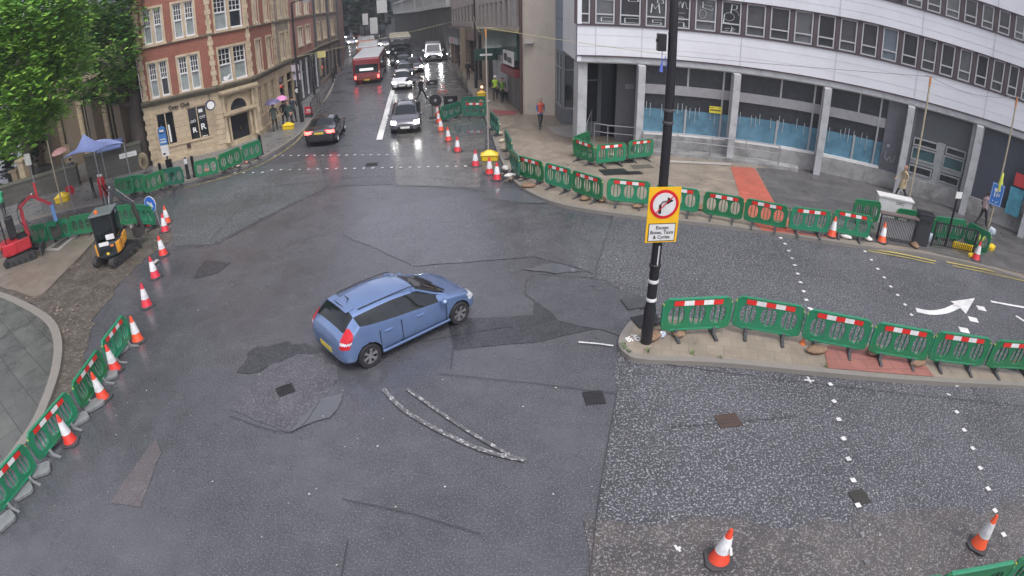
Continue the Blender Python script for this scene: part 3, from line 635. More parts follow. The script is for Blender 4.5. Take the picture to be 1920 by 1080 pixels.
# ---- terrace of street buildings on the left
def street_building(name, label, ua, ub, upper, ground, H, winrows, z_c=3.75, gmat=None, shop=True, wins=None, lights=2, depth=9., fmat=None, sA=1., sB=1.):
    b = thing(name, label, 'building'); fc = Fac(SP(ua), SP(ub), sA, sB); holes = []
    for (a, c) in wins:
        for (z0, z1) in winrows: holes.append((a, c, z0, z1))
    wall(fc, z_c+.15, H, holes, upper, b); gh = []
    n = max(2, int(fc.L/1.9)); 
    for k in range(n): gh.append((fc.L*(k+.12)/n, fc.L*(k+.88)/n, .6, 3.0))
    wall(fc, 0, z_c-.15, gh, ground, b)
    for h in gh: plainwin(fc, *h, b, fmat or LEAD, BLACKG, f=.06, transom=.72)
    for (a, c) in wins:
        for (z0, z1) in winrows: sash(fc, a, c, z0, z1, b, lights=lights, munt=False)
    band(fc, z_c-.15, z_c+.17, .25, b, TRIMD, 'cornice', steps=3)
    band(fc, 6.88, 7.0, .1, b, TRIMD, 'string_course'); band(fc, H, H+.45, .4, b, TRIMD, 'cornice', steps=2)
    q = [SP(ua), SP(ub)]; nn_ = Vector((-fc.n.x, -fc.n.y)); q2 = [tuple(Vector(x)+nn_*.5) for x in q]+[tuple(Vector(x)+nn_*depth) for x in q[::-1]]
    MB().prism(q2, 0, H*min(sA, sB)).build('core', STONEB, b); MB().prism([q[0], q[1]]+q2[2:], H+.45, H+.7).build('roof', LEAD, b)
    return b, fc
rows = [(4.1, 6.05), (7.15, 9.2), (10.2, 12.2)]
b, fc = street_building('stone_building', 'narrow sandstone building with quoins between the brick corner building and the pink brick one', 5.55, 10.0, STONED, STONE, 13.2, rows, wins=[(1.5, 2.6), (3.2, 3.9)], fmat=TRIM)
quoins(fc, .3, 3.97, 13, b, TRIM); quoins(fc, fc.L-.2, 3.97, 13, b, STONEB and TRIM)
b, fc = street_building('pink_brick_building', 'pink brick building with paired tall windows above dark shopfronts', 10.05, 18.4, BRICKP, mat('shopfront dark', (.06, .06, .065), rough=.5, var=.25), 13.6, [(4.6, 6.1), (7.15, 9.3), (10.2, 12.2)], wins=[(2.4, 4.0), (5.2, 6.8)], z_c=3.7)
b, fc = street_building('brown_stone_building', 'brown stone building further up the left side of the street with three downpipes', 18.45, 31, STONEB, STONEB, 13.0, [(4.5, 6.1), (7.15, 9.2), (10.2, 12)], wins=[(1.5, 2.6), (4.2, 5.6), (8.5, 9.8)], sB=.97)
mb = MB(); 
for u in (.3, 6.5, 12): mb.tube([fc.p(u, .2, .12), fc.p(u, 12.8, .12)], .08, 6)
mb.build('downpipe', LEAD, b)
b = thing('street_end_building', 'plain brown building at the far bend on the left of the street', 'building')
e0 = SP(31.1); e1 = (-24.5, 88)
fc = Fac(e0, e1); wall(fc, 0, 12.5, [(1+k*3., 2.2+k*3., z, z+1.9) for k in range(7) for z in (4.3, 7.3)], masonry('brick brown', (.16, .085, .07), (.2, .11, .09), (.13, .09, .08), .24, .085), b)
for k in range(7):
    for z in (4.3, 7.3): plainwin(fc, 1+k*3., 2.2+k*3., z, z+1.9, b)
MB().prism([tuple(fc.p(0, 0, -.5)[:2]), tuple(fc.p(fc.L, 0, -.5)[:2]), tuple(fc.p(fc.L, 0, -9)[:2]), tuple(fc.p(0, 0, -9)[:2])], 0, 12.4).build('core', STONEB, b)
fe = Fac(e1, tuple(fc.p(fc.L, 0, -9)[:2])); 
# white shop columns on the pink building + hanging signs
mb = MB(); fp = Fac(SP(10.05), SP(18.4))
for u in (.4, 2.2, 4.2, 6.2, 8.0): fp.box(mb, u, u+.16, .3, 3.45, .02, .14)
mb.build('shop_column', mat('white mottled column', (.4, .41, .42), rough=.5, var=.5, vs=6), bpy.data.objects['pink_brick_building'])
fb = Fac(SP(18.45), SP(31)); mb = MB(); fb.box(mb, .2, .28, 2.9, 3.5, .1, .9); o = mb.build('shop_sign', mat('sign pale yellow', (.62, .55, .22), rough=.5)); tag(o, 'small pale yellow box sign projecting from the brown stone building', 'sign')
mb = MB(); fb.box(mb, 1.0, 2.0, 1.1, 2.9, .02, .1); o = mb.build('shop_board', mat('board cream', (.35, .3, .2), rough=.6)); tag(o, 'cream notice board fixed beside the yellow box sign', 'sign')
fq = Fac(SP(5.55), SP(10)); 
for i, (u, z, l) in enumerate(((3.4, 3.2, 'upper pale projecting shop sign left of the left lamp post'), (3.6, 2.5, 'lower pink-white projecting shop sign left of the left lamp post'))):
    mb = MB(); fq.box(mb, u, u+.08, z-.25, z+.25, .15, .75); o = mb.build('shop_sign', mat('sign pinkish', (.5, .45, .5), rough=.5)); tag(o, l, 'sign')
# ---- right side of the street
P0 = (0.85, 36.2)
def azp(px, py, d): v = AT(px, py, d); return (v.x, v.y)
Pn = azp(897, 120, 52); Pm2 = azp(849, 100, 66); P3 = azp(787, 90, 92); P4 = azp(744, 80, 122)
# near shops: pale fins above green fascia
def mk(A, B, refB, refA, zref):   # facade from A (far) to B (near) with heights sheared so the line z=zref passes both picture points
    fa = Fac(A, B); za = CAM_H+ray(*refA).z*Vector(A).length/math.hypot(ray(*refA).x, ray(*refA).y); zb = CAM_H+ray(*refB).z*Vector(B).length/math.hypot(ray(*refB).x, ray(*refB).y)
    return Fac(A, B, za/zref, zb/zref)
fn = mk(Pn, P0, (977, 57.6), (899, 50), 5.39)
ns = thing('shop_building', 'street building with pale upright fins over a dark green fascia beside the cream gable', 'building')
FIN = mat('pale fins', (.42, .38, .35), rough=.6, var=.12, grime=.2)
wall(fn, 0, 5.39, [(fn.L*.02, fn.L*.97, .3, 4.6)], mat('shop dark', (.045, .05, .05), rough=.5, var=.3), ns, depth=.4)
wall(fn, 5.39, 5.6, [], FIN, ns); wall(fn, 7.5, 8.8, [], FIN, ns); wall(fn, 5.6, 7.5, [(.1, fn.L-.1, 5.6, 7.5)], FIN, ns); wall(fn, 8.8, 14, [(1, fn.L-1, 9.2, 11)], FIN, ns)
mb = MB(); k = 0
while .1+k*1.7 < fn.L-.8: fn.box(mb, .1+k*1.7, .75+k*1.7, 5.6, 7.5, -.17, .03); k += 1
mb.build('fin', FIN, ns); mb = MB(); fn.box(mb, .1, fn.L-.1, 5.62, 7.48, -.24, -.2); mb.build('window', GLASS, ns)
mb = MB(); fn.box(mb, 0, fn.L, 5.25, 5.42, 0, .5); mb.build('canopy_edge', mat('moulding ochre', (.33, .29, .16), rough=.6, grime=.4), ns)
GREEN = mat('shop green', (.02, .055, .045), rough=.35, var=.15)
mb = MB(); fn.box(mb, fn.L*.3, fn.L-.3, 3.5, 5.2, .02, .35); mb.build('fascia', GREEN, ns)
mb = MB(); k = 0
while fn.L*.42+k*.5 < fn.L*.72: fn.box(mb, fn.L*.42+k*.5, fn.L*.42+k*.5+.24, .8, 3.4, -.2, .04); k += 1
mb.build('shop_window_strips', mat('pale strips', (.36, .38, .4), rough=.4), ns)
mb = MB(); fn.box(mb, fn.L-4.2, fn.L-.6, .15, 2.4, -.3, .02)
sh = mb.build('shutter', mat('shutter grey', (.13, .13, .135), rough=.5, metal=.4), ns)
mb = MB(); fn.box(mb, fn.L-4.4, fn.L-.3, 2.4, 2.9, .03, .5); mb.build('awning_box', mat('awning red', (.16, .03, .035), rough=.5), ns)
mb = MB(); fn.box(mb, fn.L-3.8, fn.L-.9, 3.05, 4.0, .36, .44); mb.build('shop_sign_panel', mat('sign white', (.6, .6, .58), rough=.5), ns)
mb = MB(); fn.box(mb, fn.L-3.4, fn.L-2.6, 3.3, 3.8, .45, .47); fn.box(mb, fn.L-2.4, fn.L-1.3, 3.25, 3.6, .45, .47); mb.build('lettering', LB, ns)
mb = MB(); fn.box(mb, fn.L*.2, fn.L*.3, .1, 5.2, .02, .25); mb.build('pilaster', STONE, ns)
nv = Vector((-fn.n.x, -fn.n.y))
MB().prism([tuple(Vector(Pn)+nv*.8), tuple(Vector(P0)+nv*.8), tuple(Vector(P0)+nv*12), tuple(Vector(Pn)+nv*12)], 0, 13.2).build('core', CREAM, ns)
o = MB(); fn.box(o, fn.L*.58, fn.L*.58+.1, 3.0, 3.9, .2, 1.9); o = o.build('shop_sign', GREEN); tag(o, 'dark green projecting sign with a pale swoosh over the shops', 'sign')
mb = MB(); fn.box(mb, fn.L*.58+.1, fn.L*.58+.12, 3.35, 3.5, .6, 1.5); mb.build('emblem', PAPER, o)
# cream gable
G1, G2 = Vector((0.85, 36.2)), Vector((2.75, 35.75))
gb = thing('cream_gable_building', 'tall plain cream gable end standing between the shops and the blue panelled block', 'building')
fg = Fac(G1+Vector((-.1, -.02)), G2); wall(fg, 0, 16, [], CREAM, gb); fg2 = Fac(G1+Vector((.3, 6)), G1+Vector((-.1, 0)));
MB().prism([tuple(fg.p(0, 0, -.05)[:2]), tuple(fg.p(fg.L, 0, -.05)[:2]), tuple(fg.p(fg.L, 0, -6)[:2]), tuple(fg.p(0, 0, -6)[:2])], 0, 16).build('core', CREAM, gb)
mb = MB(); mb.tube([fg.p(-.02, .2, .1), fg.p(-.02, 15, .1)], .09, 8); mb.build('downpipe', mat('pipe brown', (.1, .06, .055), rough=.5), gb)
mb = MB(); fg.box(mb, .2, .75, 4.62, 4.67, 0, .35); mb.build('bracket', CONC, gb)
# second building: stone arches
f2 = mk(Pm2, Pn, (897, 50), (852, 49), 5.0)
b2 = thing('arcade_building', 'pale pinkish building with rows of narrow windows over a white arched shop sign', 'building')
wall(f2, 0, 5, [(f2.L*.1, f2.L*.45, .2, 3.6), (f2.L*.6, f2.L*.9, .2, 3.6)], STONEB, b2, depth=.4)
PK = mat('pinkish render', (.40, .35, .32), rough=.6, grime=.2)
hs_ = [(.5+k*1.8, 1.5+k*1.8, 5.5, 7.2) for k in range(int((f2.L-1)/1.8))]
wall(f2, 5, 12, hs_, PK, b2, depth=.12); mb = MB(); f2.box(mb, .1, f2.L-.1, 5.4, 7.3, -.13, -.1); mb.build('window', GLASS, b2)
mb = MB(); f2.box(mb, f2.L*.02, f2.L*.5, 3.7, 4.8, .02, .5); mb.build('fascia', mat('fascia grey', (.06, .06, .065), rough=.5), b2)
mb = MB(); f2.box(mb, f2.L*.05, f2.L*.45, 2.9, 3.7, .05, .5); mb.build('shop_sign_panel', mat('sign light grey', (.33, .34, .36), rough=.5), b2)
mb = MB(); f2.box(mb, f2.L*.18, f2.L*.24, 3.1, 3.5, .5, .53); mb.build('emblem', mat('emblem red', (.6, .03, .06), rough=.5), b2)
mb = MB(); f2.box(mb, f2.L*.5, f2.L*.58, .1, 4.9, .02, .4); f2.box(mb, -.1, .4, .1, 5, .02, .3); mb.build('pilaster', STONE, b2)
mb = MB(); f2.box(mb, .2, f2.L-.2, .3, 3.5, -.45, -.4); mb.build('shop_window', BLACKG, b2)
nv = Vector((-f2.n.x, -f2.n.y)); MB().prism([tuple(Vector(x)+nv*d) for x, d in ((Pm2, .8), (Pn, .8), (Pn, 12), (Pm2, 12))], 0, 11).build('core', PK, b2)
# dark concrete block with white framed window boxes
f3 = mk(P3, Pm2, (847, 12), (790, 22), 6.5); DK = mat('dark ribbed concrete', (.085, .09, .095), rough=.6, var=.2, vs=.8, grime=.4, gs=.5)
b3 = thing('dark_office_building', 'long dark grey office block with white framed window boxes above', 'building')
def dark_block(f, parent, nbox):
    wall(f, 0, 16, [], DK, parent); mb = MB(); k = 0
    while .3+k*1.1 < f.L: f.box(mb, .3+k*1.1, .5+k*1.1, .2, 6.2, .0, .15); k += 1
    mb.build('ribs', mat('dark rib', (.12, .12, .115), rough=.6, grime=.4), parent)
    WB = mat('white box frame', (.5, .5, .47), rough=.5, grime=.15)
    for k in range(nbox):
        a = f.L*k/nbox+.25; c = f.L*(k+1)/nbox-.25; mb = MB()
        f.box(mb, a, c, 6.5, 7.1, .02, .5); f.box(mb, a, c, 9.3, 9.8, .02, .5); f.box(mb, a, a+.3, 7.1, 9.3, .02, .5); f.box(mb, c-.3, c, 7.1, 9.3, .02, .5)
        j = 1
        while a+.3+j*.9 < c-.4: f.box(mb, a+.3+j*.9, a+.42+j*.9, 7.1, 9.3, .02, .35); j += 1
        w_ = mb.build('window_box', WB, parent); mb = MB(); f.box(mb, a+.3, c-.3, 7.1, 9.3, .03, .1); mb.build('pane', GLASS, w_)
    nv = Vector((-f.n.x, -f.n.y)); MB().prism([tuple(f.A.xy+nv*.3), tuple(f.B.xy+nv*.3), tuple(f.B.xy+nv*14), tuple(f.A.xy+nv*14)], 0, 15).build('core', DK, parent)
dark_block(f3, b3, 3)
f4 = mk(P4, azp(786.5, 90, 92.5), (784, 22), (748, 26), 6.5)
b4 = thing('dark_office_building', 'further dark green-grey office block with one white window box, at the bend', 'building'); dark_block(f4, b4, 2)
b5 = thing('tower_block', 'tall narrow grey tower at the end of the dark offices', 'building')
t = AT(736, 50, 128); MB().prism([(t.x-1.6, t.y), (t.x+1.4, t.y), (t.x+3, t.y+12), (t.x-1, t.y+12)], 0, 30).build('wall', mat('tower grey', (.15, .155, .165), rough=.6), b5)
for k in range(8): MB().box(t.x-.6, t.y-.03, 3+k*3, .8, .08, 1.6).build('window', GLASS, b5)
# ---- blue panelled block + curved building
bb = thing('blue_panel_building', 'blue-grey panelled block over dark glazing, left of the curved white building', 'building')
BLUE = mat('blue grey panel', (.20, .25, .32), rough=.5, var=.1, vs=.6, grime=.15)
w0, w1, w2, w3 = (2.75, 35.75), (2.95, 33.5), (4.1, 33.2), (8, 33.2)
for a, c in ((w0, w1), (w1, w2), (w2, w3)):
    f = Fac(a, c); wall(f, 4.35, 15, [], BLUE, bb); wall(f, 0, .95, [], mat('panel grey low', (.14, .15, .16), rough=.5, grime=.4), bb)
    wall(f, .95, 4.35, [(.1, f.L-.1, 1.05, 4.2)], mat('frame grey', (.16, .17, .18), rough=.5), bb, depth=.12); plainwin(f, .1, f.L-.1, 1.05, 4.2, bb, mat('frame light grey', (.3, .31, .32), rough=.4), GLASS, f=.05, d=-.1, transom=.72, mull=0 if f.L < 1.5 else 1)
    mb = MB()
    for z in (6.2, 8.0): f.box(mb, 0, f.L, z, z+.03, .002, .012)
    mb.build('panel_joint', LEAD, bb)
MB().prism([(2.9, 35.6), (3.2, 33.8), (8, 33.6), (8, 45), (3.2, 45)], 0, 14.8).build('core', BLUE, bb)
CC = (4.0, 3.0)
def zq(a, z):   # slight fall of the upper lines towards the right-hand end
    k = max(0., min(1., (60-a)/20)); return z if z < 4.8 else 4.75+(z-4.75)*(1-.105*k)
def cp(a, R, z): r = math.radians(a); return Vector((CC[0]+R*math.cos(r), CC[1]+R*math.sin(r), zq(a, z)))
def arc(mb, a0, a1, R0, R1, z0, z1, step=1.5):   # a0>a1 left to right; R0 outer face nearest the street
    n = max(1, int(abs(a1-a0)/step+.5)); vs = []
    for i in range(n+1):
        a = a0+(a1-a0)*i/n; vs += [cp(a, R0, z0), cp(a, R0, z1), cp(a, R1, z1), cp(a, R1, z0)]
    fs = []
    for i in range(n):
        b = 4*i; fs += [(b, b+4, b+5, b+1), (b+1, b+5, b+6, b+2), (b+2, b+6, b+7, b+3), (b+3, b+7, b+4, b)]
    fs += [(0, 1, 2, 3), (4*n+3, 4*n+2, 4*n+1, 4*n)]
    mb.add(vs, fs)
cb = thing('curved_building', 'long curved white-clad building with ribbon windows over a boarded-up ground floor', 'building')
AL, AR = 91.9, 14.
for z0, z1 in ((4.75, 6.22), (7.9, 9.15), (10.45, 11.9), (13.2, 14.2)):
    mb = MB(); arc(mb, AL, AR, 25.0, 25.5, z0, z1); mb.build('cladding_band', CLAD, cb, True)
    mb = MB(); arc(mb, AL, AR, 24.95, 25.05, z1-.02, z1+.05); arc(mb, AL, AR, 24.97, 25.05, z0-.04, z0+.02); mb.build('band_trim', mat('trim maroon', (.07, .05, .06), rough=.5), cb)
mb = MB()
for a in (89.9, 84.86, 73.9, 63.2, 53.85, 45.6, 38, 31):
    for z0, z1 in ((4.76, 6.21), (7.92, 9.13), (10.47, 11.8)): 
        th = .05; arc(mb, a+.05, a-.05, 24.985, 25.01, z0, z1, 5)
for z in (5.2, 5.75, 8.3, 8.75): arc(mb, AL, AR, 24.992, 25.01, z, z+.012)
mb.build('panel_joint', mat('joint grey', (.48, .49, .50), rough=.6), cb)
mb = MB(); arc(mb, AL, AR, 25.03, 25.5, 4.45, 4.71); mb.build('beam', CONC, cb)
mb = MB(); arc(mb, AL, AR, 24.9, 30, 4.40, 4.45); mb.build('soffit', mat('soffit', (.16, .16, .155), rough=.7, grime=.4), cb)
mulls = [91.9, 90.25, 87.6, 84.8, 82.0, 79.4, 76.55, 73.8, 71.1, 68.4, 65.78, 63.3, 60.83, 58.47, 56.15, 53.85, 51.72, 49.6, 47.6, 45.7, 43.8, 42.1, 40.5, 39, 37.5, 36, 34.5, 33, 31.5, 30, 28.5, 27, 25.5, 24, 22.5, 21, 19.5, 18, 16.5, 15]
MUL = mat('mullion plum', (.075, .055, .06), rough=.5); ALU = mat('aluminium frame', (.42, .42, .43), rough=.4, var=.05)
PAN = [mat('office glass %d' % i, c, rough=.08, var=.3, vs=1.2, spec=.7) for i, c in enumerate([(.05, .052, .056), (.075, .078, .08), (.035, .037, .042), (.12, .125, .13)])]
PANB = mat('office glass blue film', (.13, .16, .19), rough=.25)
for ri, (z0, z1) in enumerate(((6.27, 7.88), (9.2, 10.43), (11.95, 13.18))):
    mb = MB()
    for a in mulls: arc(mb, a+.22, a-.22, 25.06, 25.4, z0, z1, 5)
    mb.build('mullion', MUL, cb)
    for i in range(len(mulls)-1):
        a, c = mulls[i]-.28, mulls[i+1]+.28
        if ri and a > 58: continue
        f = Fac(cp(a, 25.1, 0)[:2], cp(c, 25.1, 0)[:2]); zz0, zz1 = zq(a, z0), zq(a, z1); zb0, zb1 = zq(c, z0), zq(c, z1); f = Fac(cp(a, 25.1, 0)[:2], cp(c, 25.1, 0)[:2], 1, zb1/zz1)
        o = plainwin(f, 0, f.L, zz0+.02, zz1-.02, cb, ALU, PANB if (i == 13 and ri == 0) else PAN[(i*7+ri*3) % 4], f=.065, d=-.06, transom=.30)
# window writing, white tape lettering on the panes
def strokes(f, segs, w_=.05):
    mb = MB()
    for s in segs:
        for p, q in zip(s, s[1:]): mb.bar(f.p(p[0], p[1], -.035), f.p(q[0], q[1], -.035), w_, .012)
    return mb
def pane_f(i): a, c = mulls[i]-.28, mulls[i+1]+.28; return Fac(cp(a, 25.1, 0)[:2], cp(c, 25.1, 0)[:2])
WTAPE = mat('white tape', (.55, .58, .57), rough=.6)
M_ = lambda x, y, s=.45: [[(x, y), (x+.05*s/.45, y+s), (x+.2*s/.45, y+s*.45), (x+.36*s/.45, y+s), (x+.42*s/.45, y)]]
def box_(x, y, w_, h): return [[(x, y), (x+w_, y), (x+w_, y+h), (x, y+h), (x, y)]]
def O_(x, y, rx, rz2): return [[(x+rx*math.cos(k*math.pi/5), y+rz2*math.sin(k*math.pi/5)) for k in range(11)]]
LET0 = {2: [[(.45, 7.62), (.45, 7.45), (.85, 7.45)]]+[[(.3, 6.62), (.3, 6.42), (.85, 6.42)], [(.3, 6.62), (.85, 6.6)]], 3: box_(.4, 7.45, .45, .3)+box_(.25, 6.4, .75, .22),
       4: M_(.25, 6.95)+box_(.55, 7.45, .28, .12)+box_(.55, 7.57, .24, .12)+[[(.3, 6.4), (.75, 6.4), (.75, 6.5), (.35, 6.5), (.35, 6.62), (.78, 6.62)]],
       5: [[(.3, 7.2), (.34, 7.55), (.42, 7.6), (.5, 7.3), (.55, 7.58), (.65, 7.6), (.72, 7.3), (.85, 7.25), (.9, 7.4)], [(.3, 7.05), (.65, 7.05)], [(.3, 6.85), (.6, 6.85)], [(.3, 6.7), (.6, 6.7)], [(.3, 6.4), (.35, 6.6), (.6, 6.6), (.62, 6.4), (.75, 6.4)]],
       6: [[(.45, 7.7), (.8, 7.68)], [(.42, 7.55), (.78, 7.52)], [(.35, 7.7), (.35, 7.4), (.8, 7.3), (.86, 7.45)]]+O_(.35, 7.1, .17, .22),
       7: [[(.45, 7.3), (.5, 7.72), (.75, 7.7), (.72, 7.5), (.5, 7.48), (.75, 7.4), (.85, 7.2)]]+O_(.38, 7.1, .26, .2)+[[(.15, 7.2), (.12, 6.8), (.4, 6.8), (.6, 6.55)], [(.2, 6.5), (.45, 6.55)], [(.2, 6.4), (.4, 6.42)], [(.5, 6.35), (.55, 6.6), (.7, 6.5), (.5, 6.45), (.75, 6.33)]], 8: []}
for i, s in LET0.items():
    if s: strokes(pane_f(i-1), s).build('window_writing', WTAPE, cb)
# piers
cols = [91.2, 84.9, 74.2, 63.8, 54.0, 45.8, 38.2, 31, 24, 17]
for k, a in enumerate(cols):
    c = cp(a, 24.75, 0); r = math.radians(a); wd, dp = ((.34, .9) if k else (.45, 1.6))
    if k == 0: c = cp(a, 25.9, 0)
    o = MB().box(0, 0, 2.2, dp, wd, 4.42).build('pier', CONC, cb, bevel=.02); o.location = c; o.rotation_euler.z = r
# ground floor wall behind the piers
def awall(a0, a1, R, z0, z1, m, name='wall', th=.3): mb = MB(); arc(mb, a0, a1, R, R+th, z0, z1, 1.); return mb.build(name, m, cb)
bays = [(84.3, 74.7), (73.6, 64.3), (63.2, 56.6)]
TEAL = mat('blue sheeting', (.09, .20, .27), rough=.16, var=.5, vs=1.1, bump=.4, bs=3.)
GREYB = mat('grey fascia panel', (.26, .26, .27), rough=.5, grime=.15); DARKP = mat('dark shop pane', (.035, .037, .042), rough=.2, var=.3)
awall(84.9, 12, 24.97, 0, .95, CONCL, 'plinth', .4)
for (a, c) in bays:
    awall(a, c, 25.2, 3.45, 4.42, DARKP, 'window'); awall(a, c, 25.14, 2.98, 3.45, GREYB, 'fascia'); awall(a, c, 25.22, 2.1, 2.98, DARKP, 'window'); awall(a, c, 25.2, 1.05, 2.24, TEAL, 'blue_sheeting')
    awall(a, c, 25.05, .95, 1.07, FRAME, 'sill', .2)
    mb = MB(); arc(mb, (a+c)/2+.1, (a+c)/2-.1, 25.16, 25.2, 3.45, 4.42); arc(mb, c+.9, c+.7, 25.12, 25.2, 1.05, 4.42); arc(mb, (a+c)/2+.14, (a+c)/2-.1, 25.16, 25.22, 1.05, 2.3); mb.build('mullion', mat('frame light grey', (.3, .31, .32)), cb)
    mb = MB(); x = a-.3; R_ = random.Random(int(a))
    while x > c+1: 
        if R_.random() < .75: z = R_.uniform(2.35, 2.6); arc(mb, x+.035, x-.035, 25.17, 25.2, z-R_.uniform(.4, .75), z, 5)
        x -= R_.choice([.45, .5, .6, 1.3])
    mb.build('paper_strip', mat('strips pale', (.30, .35, .37), rough=.6), cb)
awall(84.9, 84.3, 25.1, .9, 4.42, CONC); 
for a, c in ((74.7, 73.6), (64.3, 63.2)): awall(a, c, 25.1, .9, 4.42, CONC)
GP = mat('panel grey blue', (.12, .125, .14), rough=.5, grime=.35)
awall(56.6, 53.2, 25.1, .9, 4.42, GP, 'panel')
mb = MB(); g = [(56.0, 1.9), (56.1, 1.6), (55.8, 1.45), (55.5, 1.7), (55.3, 1.4), (55.0, 1.5), (54.9, 1.8)]
for p, q in zip(g, g[1:]): mb.bar(cp(p[0], 25.09, p[1]), cp(q[0], 25.09, q[1]), .03)
mb.tube([cp(55.9, 25.1, 2.2), cp(55.9, 25.07, 2.2)], .08, 10); mb.build('graffiti', mat('graffiti pale', (.35, .36, .4)), cb)
awall(53.2, 46.6, 25.2, .9, 4.42, mat('door infill grey', (.075, .08, .09), rough=.5), 'infill')
PG = mat('pale grey frame', (.27, .285, .29), rough=.5, grime=.2); TG = mat('teal glass', (.06, .11, .12), rough=.1, var=.4, vs=1)
for (a, c, z0, z1, m) in ((53.1, 50.2, 2.55, 2.95, DARKP), (49.2, 46.8, 2.55, 2.95, DARKP), (53.1, 50.2, 1.85, 2.5, TG), (49.3, 46.8, 1.85, 2.5, TG), (53.1, 50.3, 1.15, 1.6, DARKP), (49.4, 46.9, 1.15, 1.6, DARKP)):
    o = plainwin(Fac(cp(a, 25.1, 0)[:2], cp(c, 25.1, 0)[:2]), 0, math.radians(a-c)*25.1, z0, z1, cb, PG, m, f=.07, d=-.04)
awall(53.1, 46.8, 25.12, 1.65, 1.83, PG, 'rail'); awall(53.1, 46.8, 25.12, .95, 1.12, PG, 'rail'); awall(50.2, 49.3, 25.12, .95, 3.0, PG, 'rail')
awall(46.6, 45.2, 25.15, 0, 4.42, CONC, 'wall'); awall(45.2, 39, 25.2, .1, 4.42, mat('roller door slate', (.05, .055, .075), rough=.55, var=.1), 'roller_door')
awall(39, 37.6, 25.15, 0, 4.42, CONC, 'wall'); awall(37.6, 31, 25.3, .9, 4.42, mat('glass violet', (.06, .05, .10), rough=.2), 'window'); awall(31, 12, 25.3, .9, 4.42, DARKP, 'window')
mb = MB(); f = Fac(cp(40.6, 24.6, 0)[:2], cp(39.2, 24.6, 0)[:2]); f.box(mb, 0, .6, 2.3, 2.9, 0, .04); mb.build('poster', mat('poster red', (.45, .04, .04), rough=.5), cb)
mb = MB(); f.box(mb, -.1, .65, .9, 2.2, 0, .04); mb.build('poster', mat('poster teal', (.06, .25, .33), rough=.5, var=.4, vs=4), cb)
# yellow notice
f = Fac(cp(76.9, 25.06, 0)[:2], cp(75.5, 25.06, 0)[:2]); ns_ = thing('yellow_notice', 'yellow warning notice with two lines of text in the window beside the third pier', 'sign')
mb = MB(); f.box(mb, 0, f.L, 2.28, 2.62, 0, .02); mb.build('board', mat('notice yellow', (.62, .55, .05), rough=.5), ns_)
mb = MB(); f.box(mb, .04, .2, 2.53, 2.57, .02, .026); f.box(mb, .04, f.L-.05, 2.39, 2.47, .02, .026); mb.tube([f.p(f.L-.1, 2.56, .02), f.p(f.L-.1, 2.56, .027)], .03, 10); mb.build('lettering', mat('notice print', (.14, .12, .02)), ns_)
# entrance recess
ent = [(Fac(cp(91.0, 27.2, 0)[:2], cp(88.6, 27.6, 0)[:2]), DARKP), (Fac(cp(88.6, 27.6, 0)[:2], cp(86.8, 27.6, 0)[:2]), mat('door navy', (.018, .02, .035), rough=.3))]
for k, (f, m) in enumerate(ent):
    mb = MB(); f.box(mb, 0, f.L, .1, 4.42, -.1, 0); mb.build('entrance_glazing' if k == 0 else 'door', m, cb)
awall(87.0, 84.9, 26.6, 0, 4.42, mat('scuffed grey render', (.17, .17, .18), rough=.6, var=.3, vs=2, grime=.5, gs=2), 'wall', .3)
mb = MB(); f = ent[0][0]; f.box(mb, 0, f.L, 3.15, 3.22, 0, .05); f.box(mb, f.L-.12, f.L+.1, .1, 4.4, 0, .06); f.box(mb, 0, f.L, .1, .95, 0, .04); mb.build('glazing_bar', mat('frame grey', (.16, .17, .18)), cb)
c = cp(85.6, 26.55, 3.05); mb = MB().box(c.x, c.y, c.z, .45, .06, .25); mb.build('name_plate', mat('plate grey', (.3, .3, .3)), cb)
# ramp and handrails
def rail(pts, label, posts=(), hgt=0.95, mid=True, m=None):
    t = thing('handrail', label, 'handrail', group='steel handrails at the curved building'); m = m or mat('rail steel', (.34, .35, .37), rough=.35, metal=.6)
    mb = MB(); mb.tube([p+Vector((0, 0, hgt)) for p in pts], .028, 8); mb.build('rail', m, t, True)
    if mid: mb = MB(); mb.tube([p+Vector((0, 0, hgt*.66)) for p in pts], .022, 8); mb.build('mid_rail', m, t, True)
    for q in posts: MB().tube([q, q+Vector((0, 0, hgt))], .025, 8).build('post', m, t, True)
rr = [cp(a, 24.2, .12) for a in [84.5-2*k for k in range(9)]]
rail(rr, 'long steel handrail curving along the blue sheeted windows', rr[::2], 1.15)
q = [cp(89.6, 25.6, .12), cp(88.2, 25.2, .12), cp(85.2, 24.9, .12)]; rail(q, 'short steel handrail across the entrance recess', q, 1.15)
q = [cp(90.6, 25.2, .12), cp(89.6, 26.8, .5)]; rail(q, 'sloping steel handrail beside the first pier', q, 1.2, mid=False)
mb = MB(); arc(mb, 84.4, 66, 24.1, 24.9, .1, .3); mb.build('ramp', CONCL, cb)
mb = MB(); arc(mb, AL, AR, 25.4, 25.45, 4.45, 14); mb.build('core', LEAD, cb)
mb = MB(); arc(mb, AL, AR, 24.95, 36, 14.2, 14.4); mb.build('roof', LEAD, cb)
fs_ = Fac(cp(AL, 36, 0)[:2], cp(AL, 25, 0)[:2]); mb = MB(); fs_.box(mb, 0, fs_.L, 4.46, 14.1, -.2, 0); mb.build('wall', CLAD, cb)
mb = MB(); arc(mb, 96, 10, 36, 36.5, 0, 14); mb.build('wall', CONC, cb)
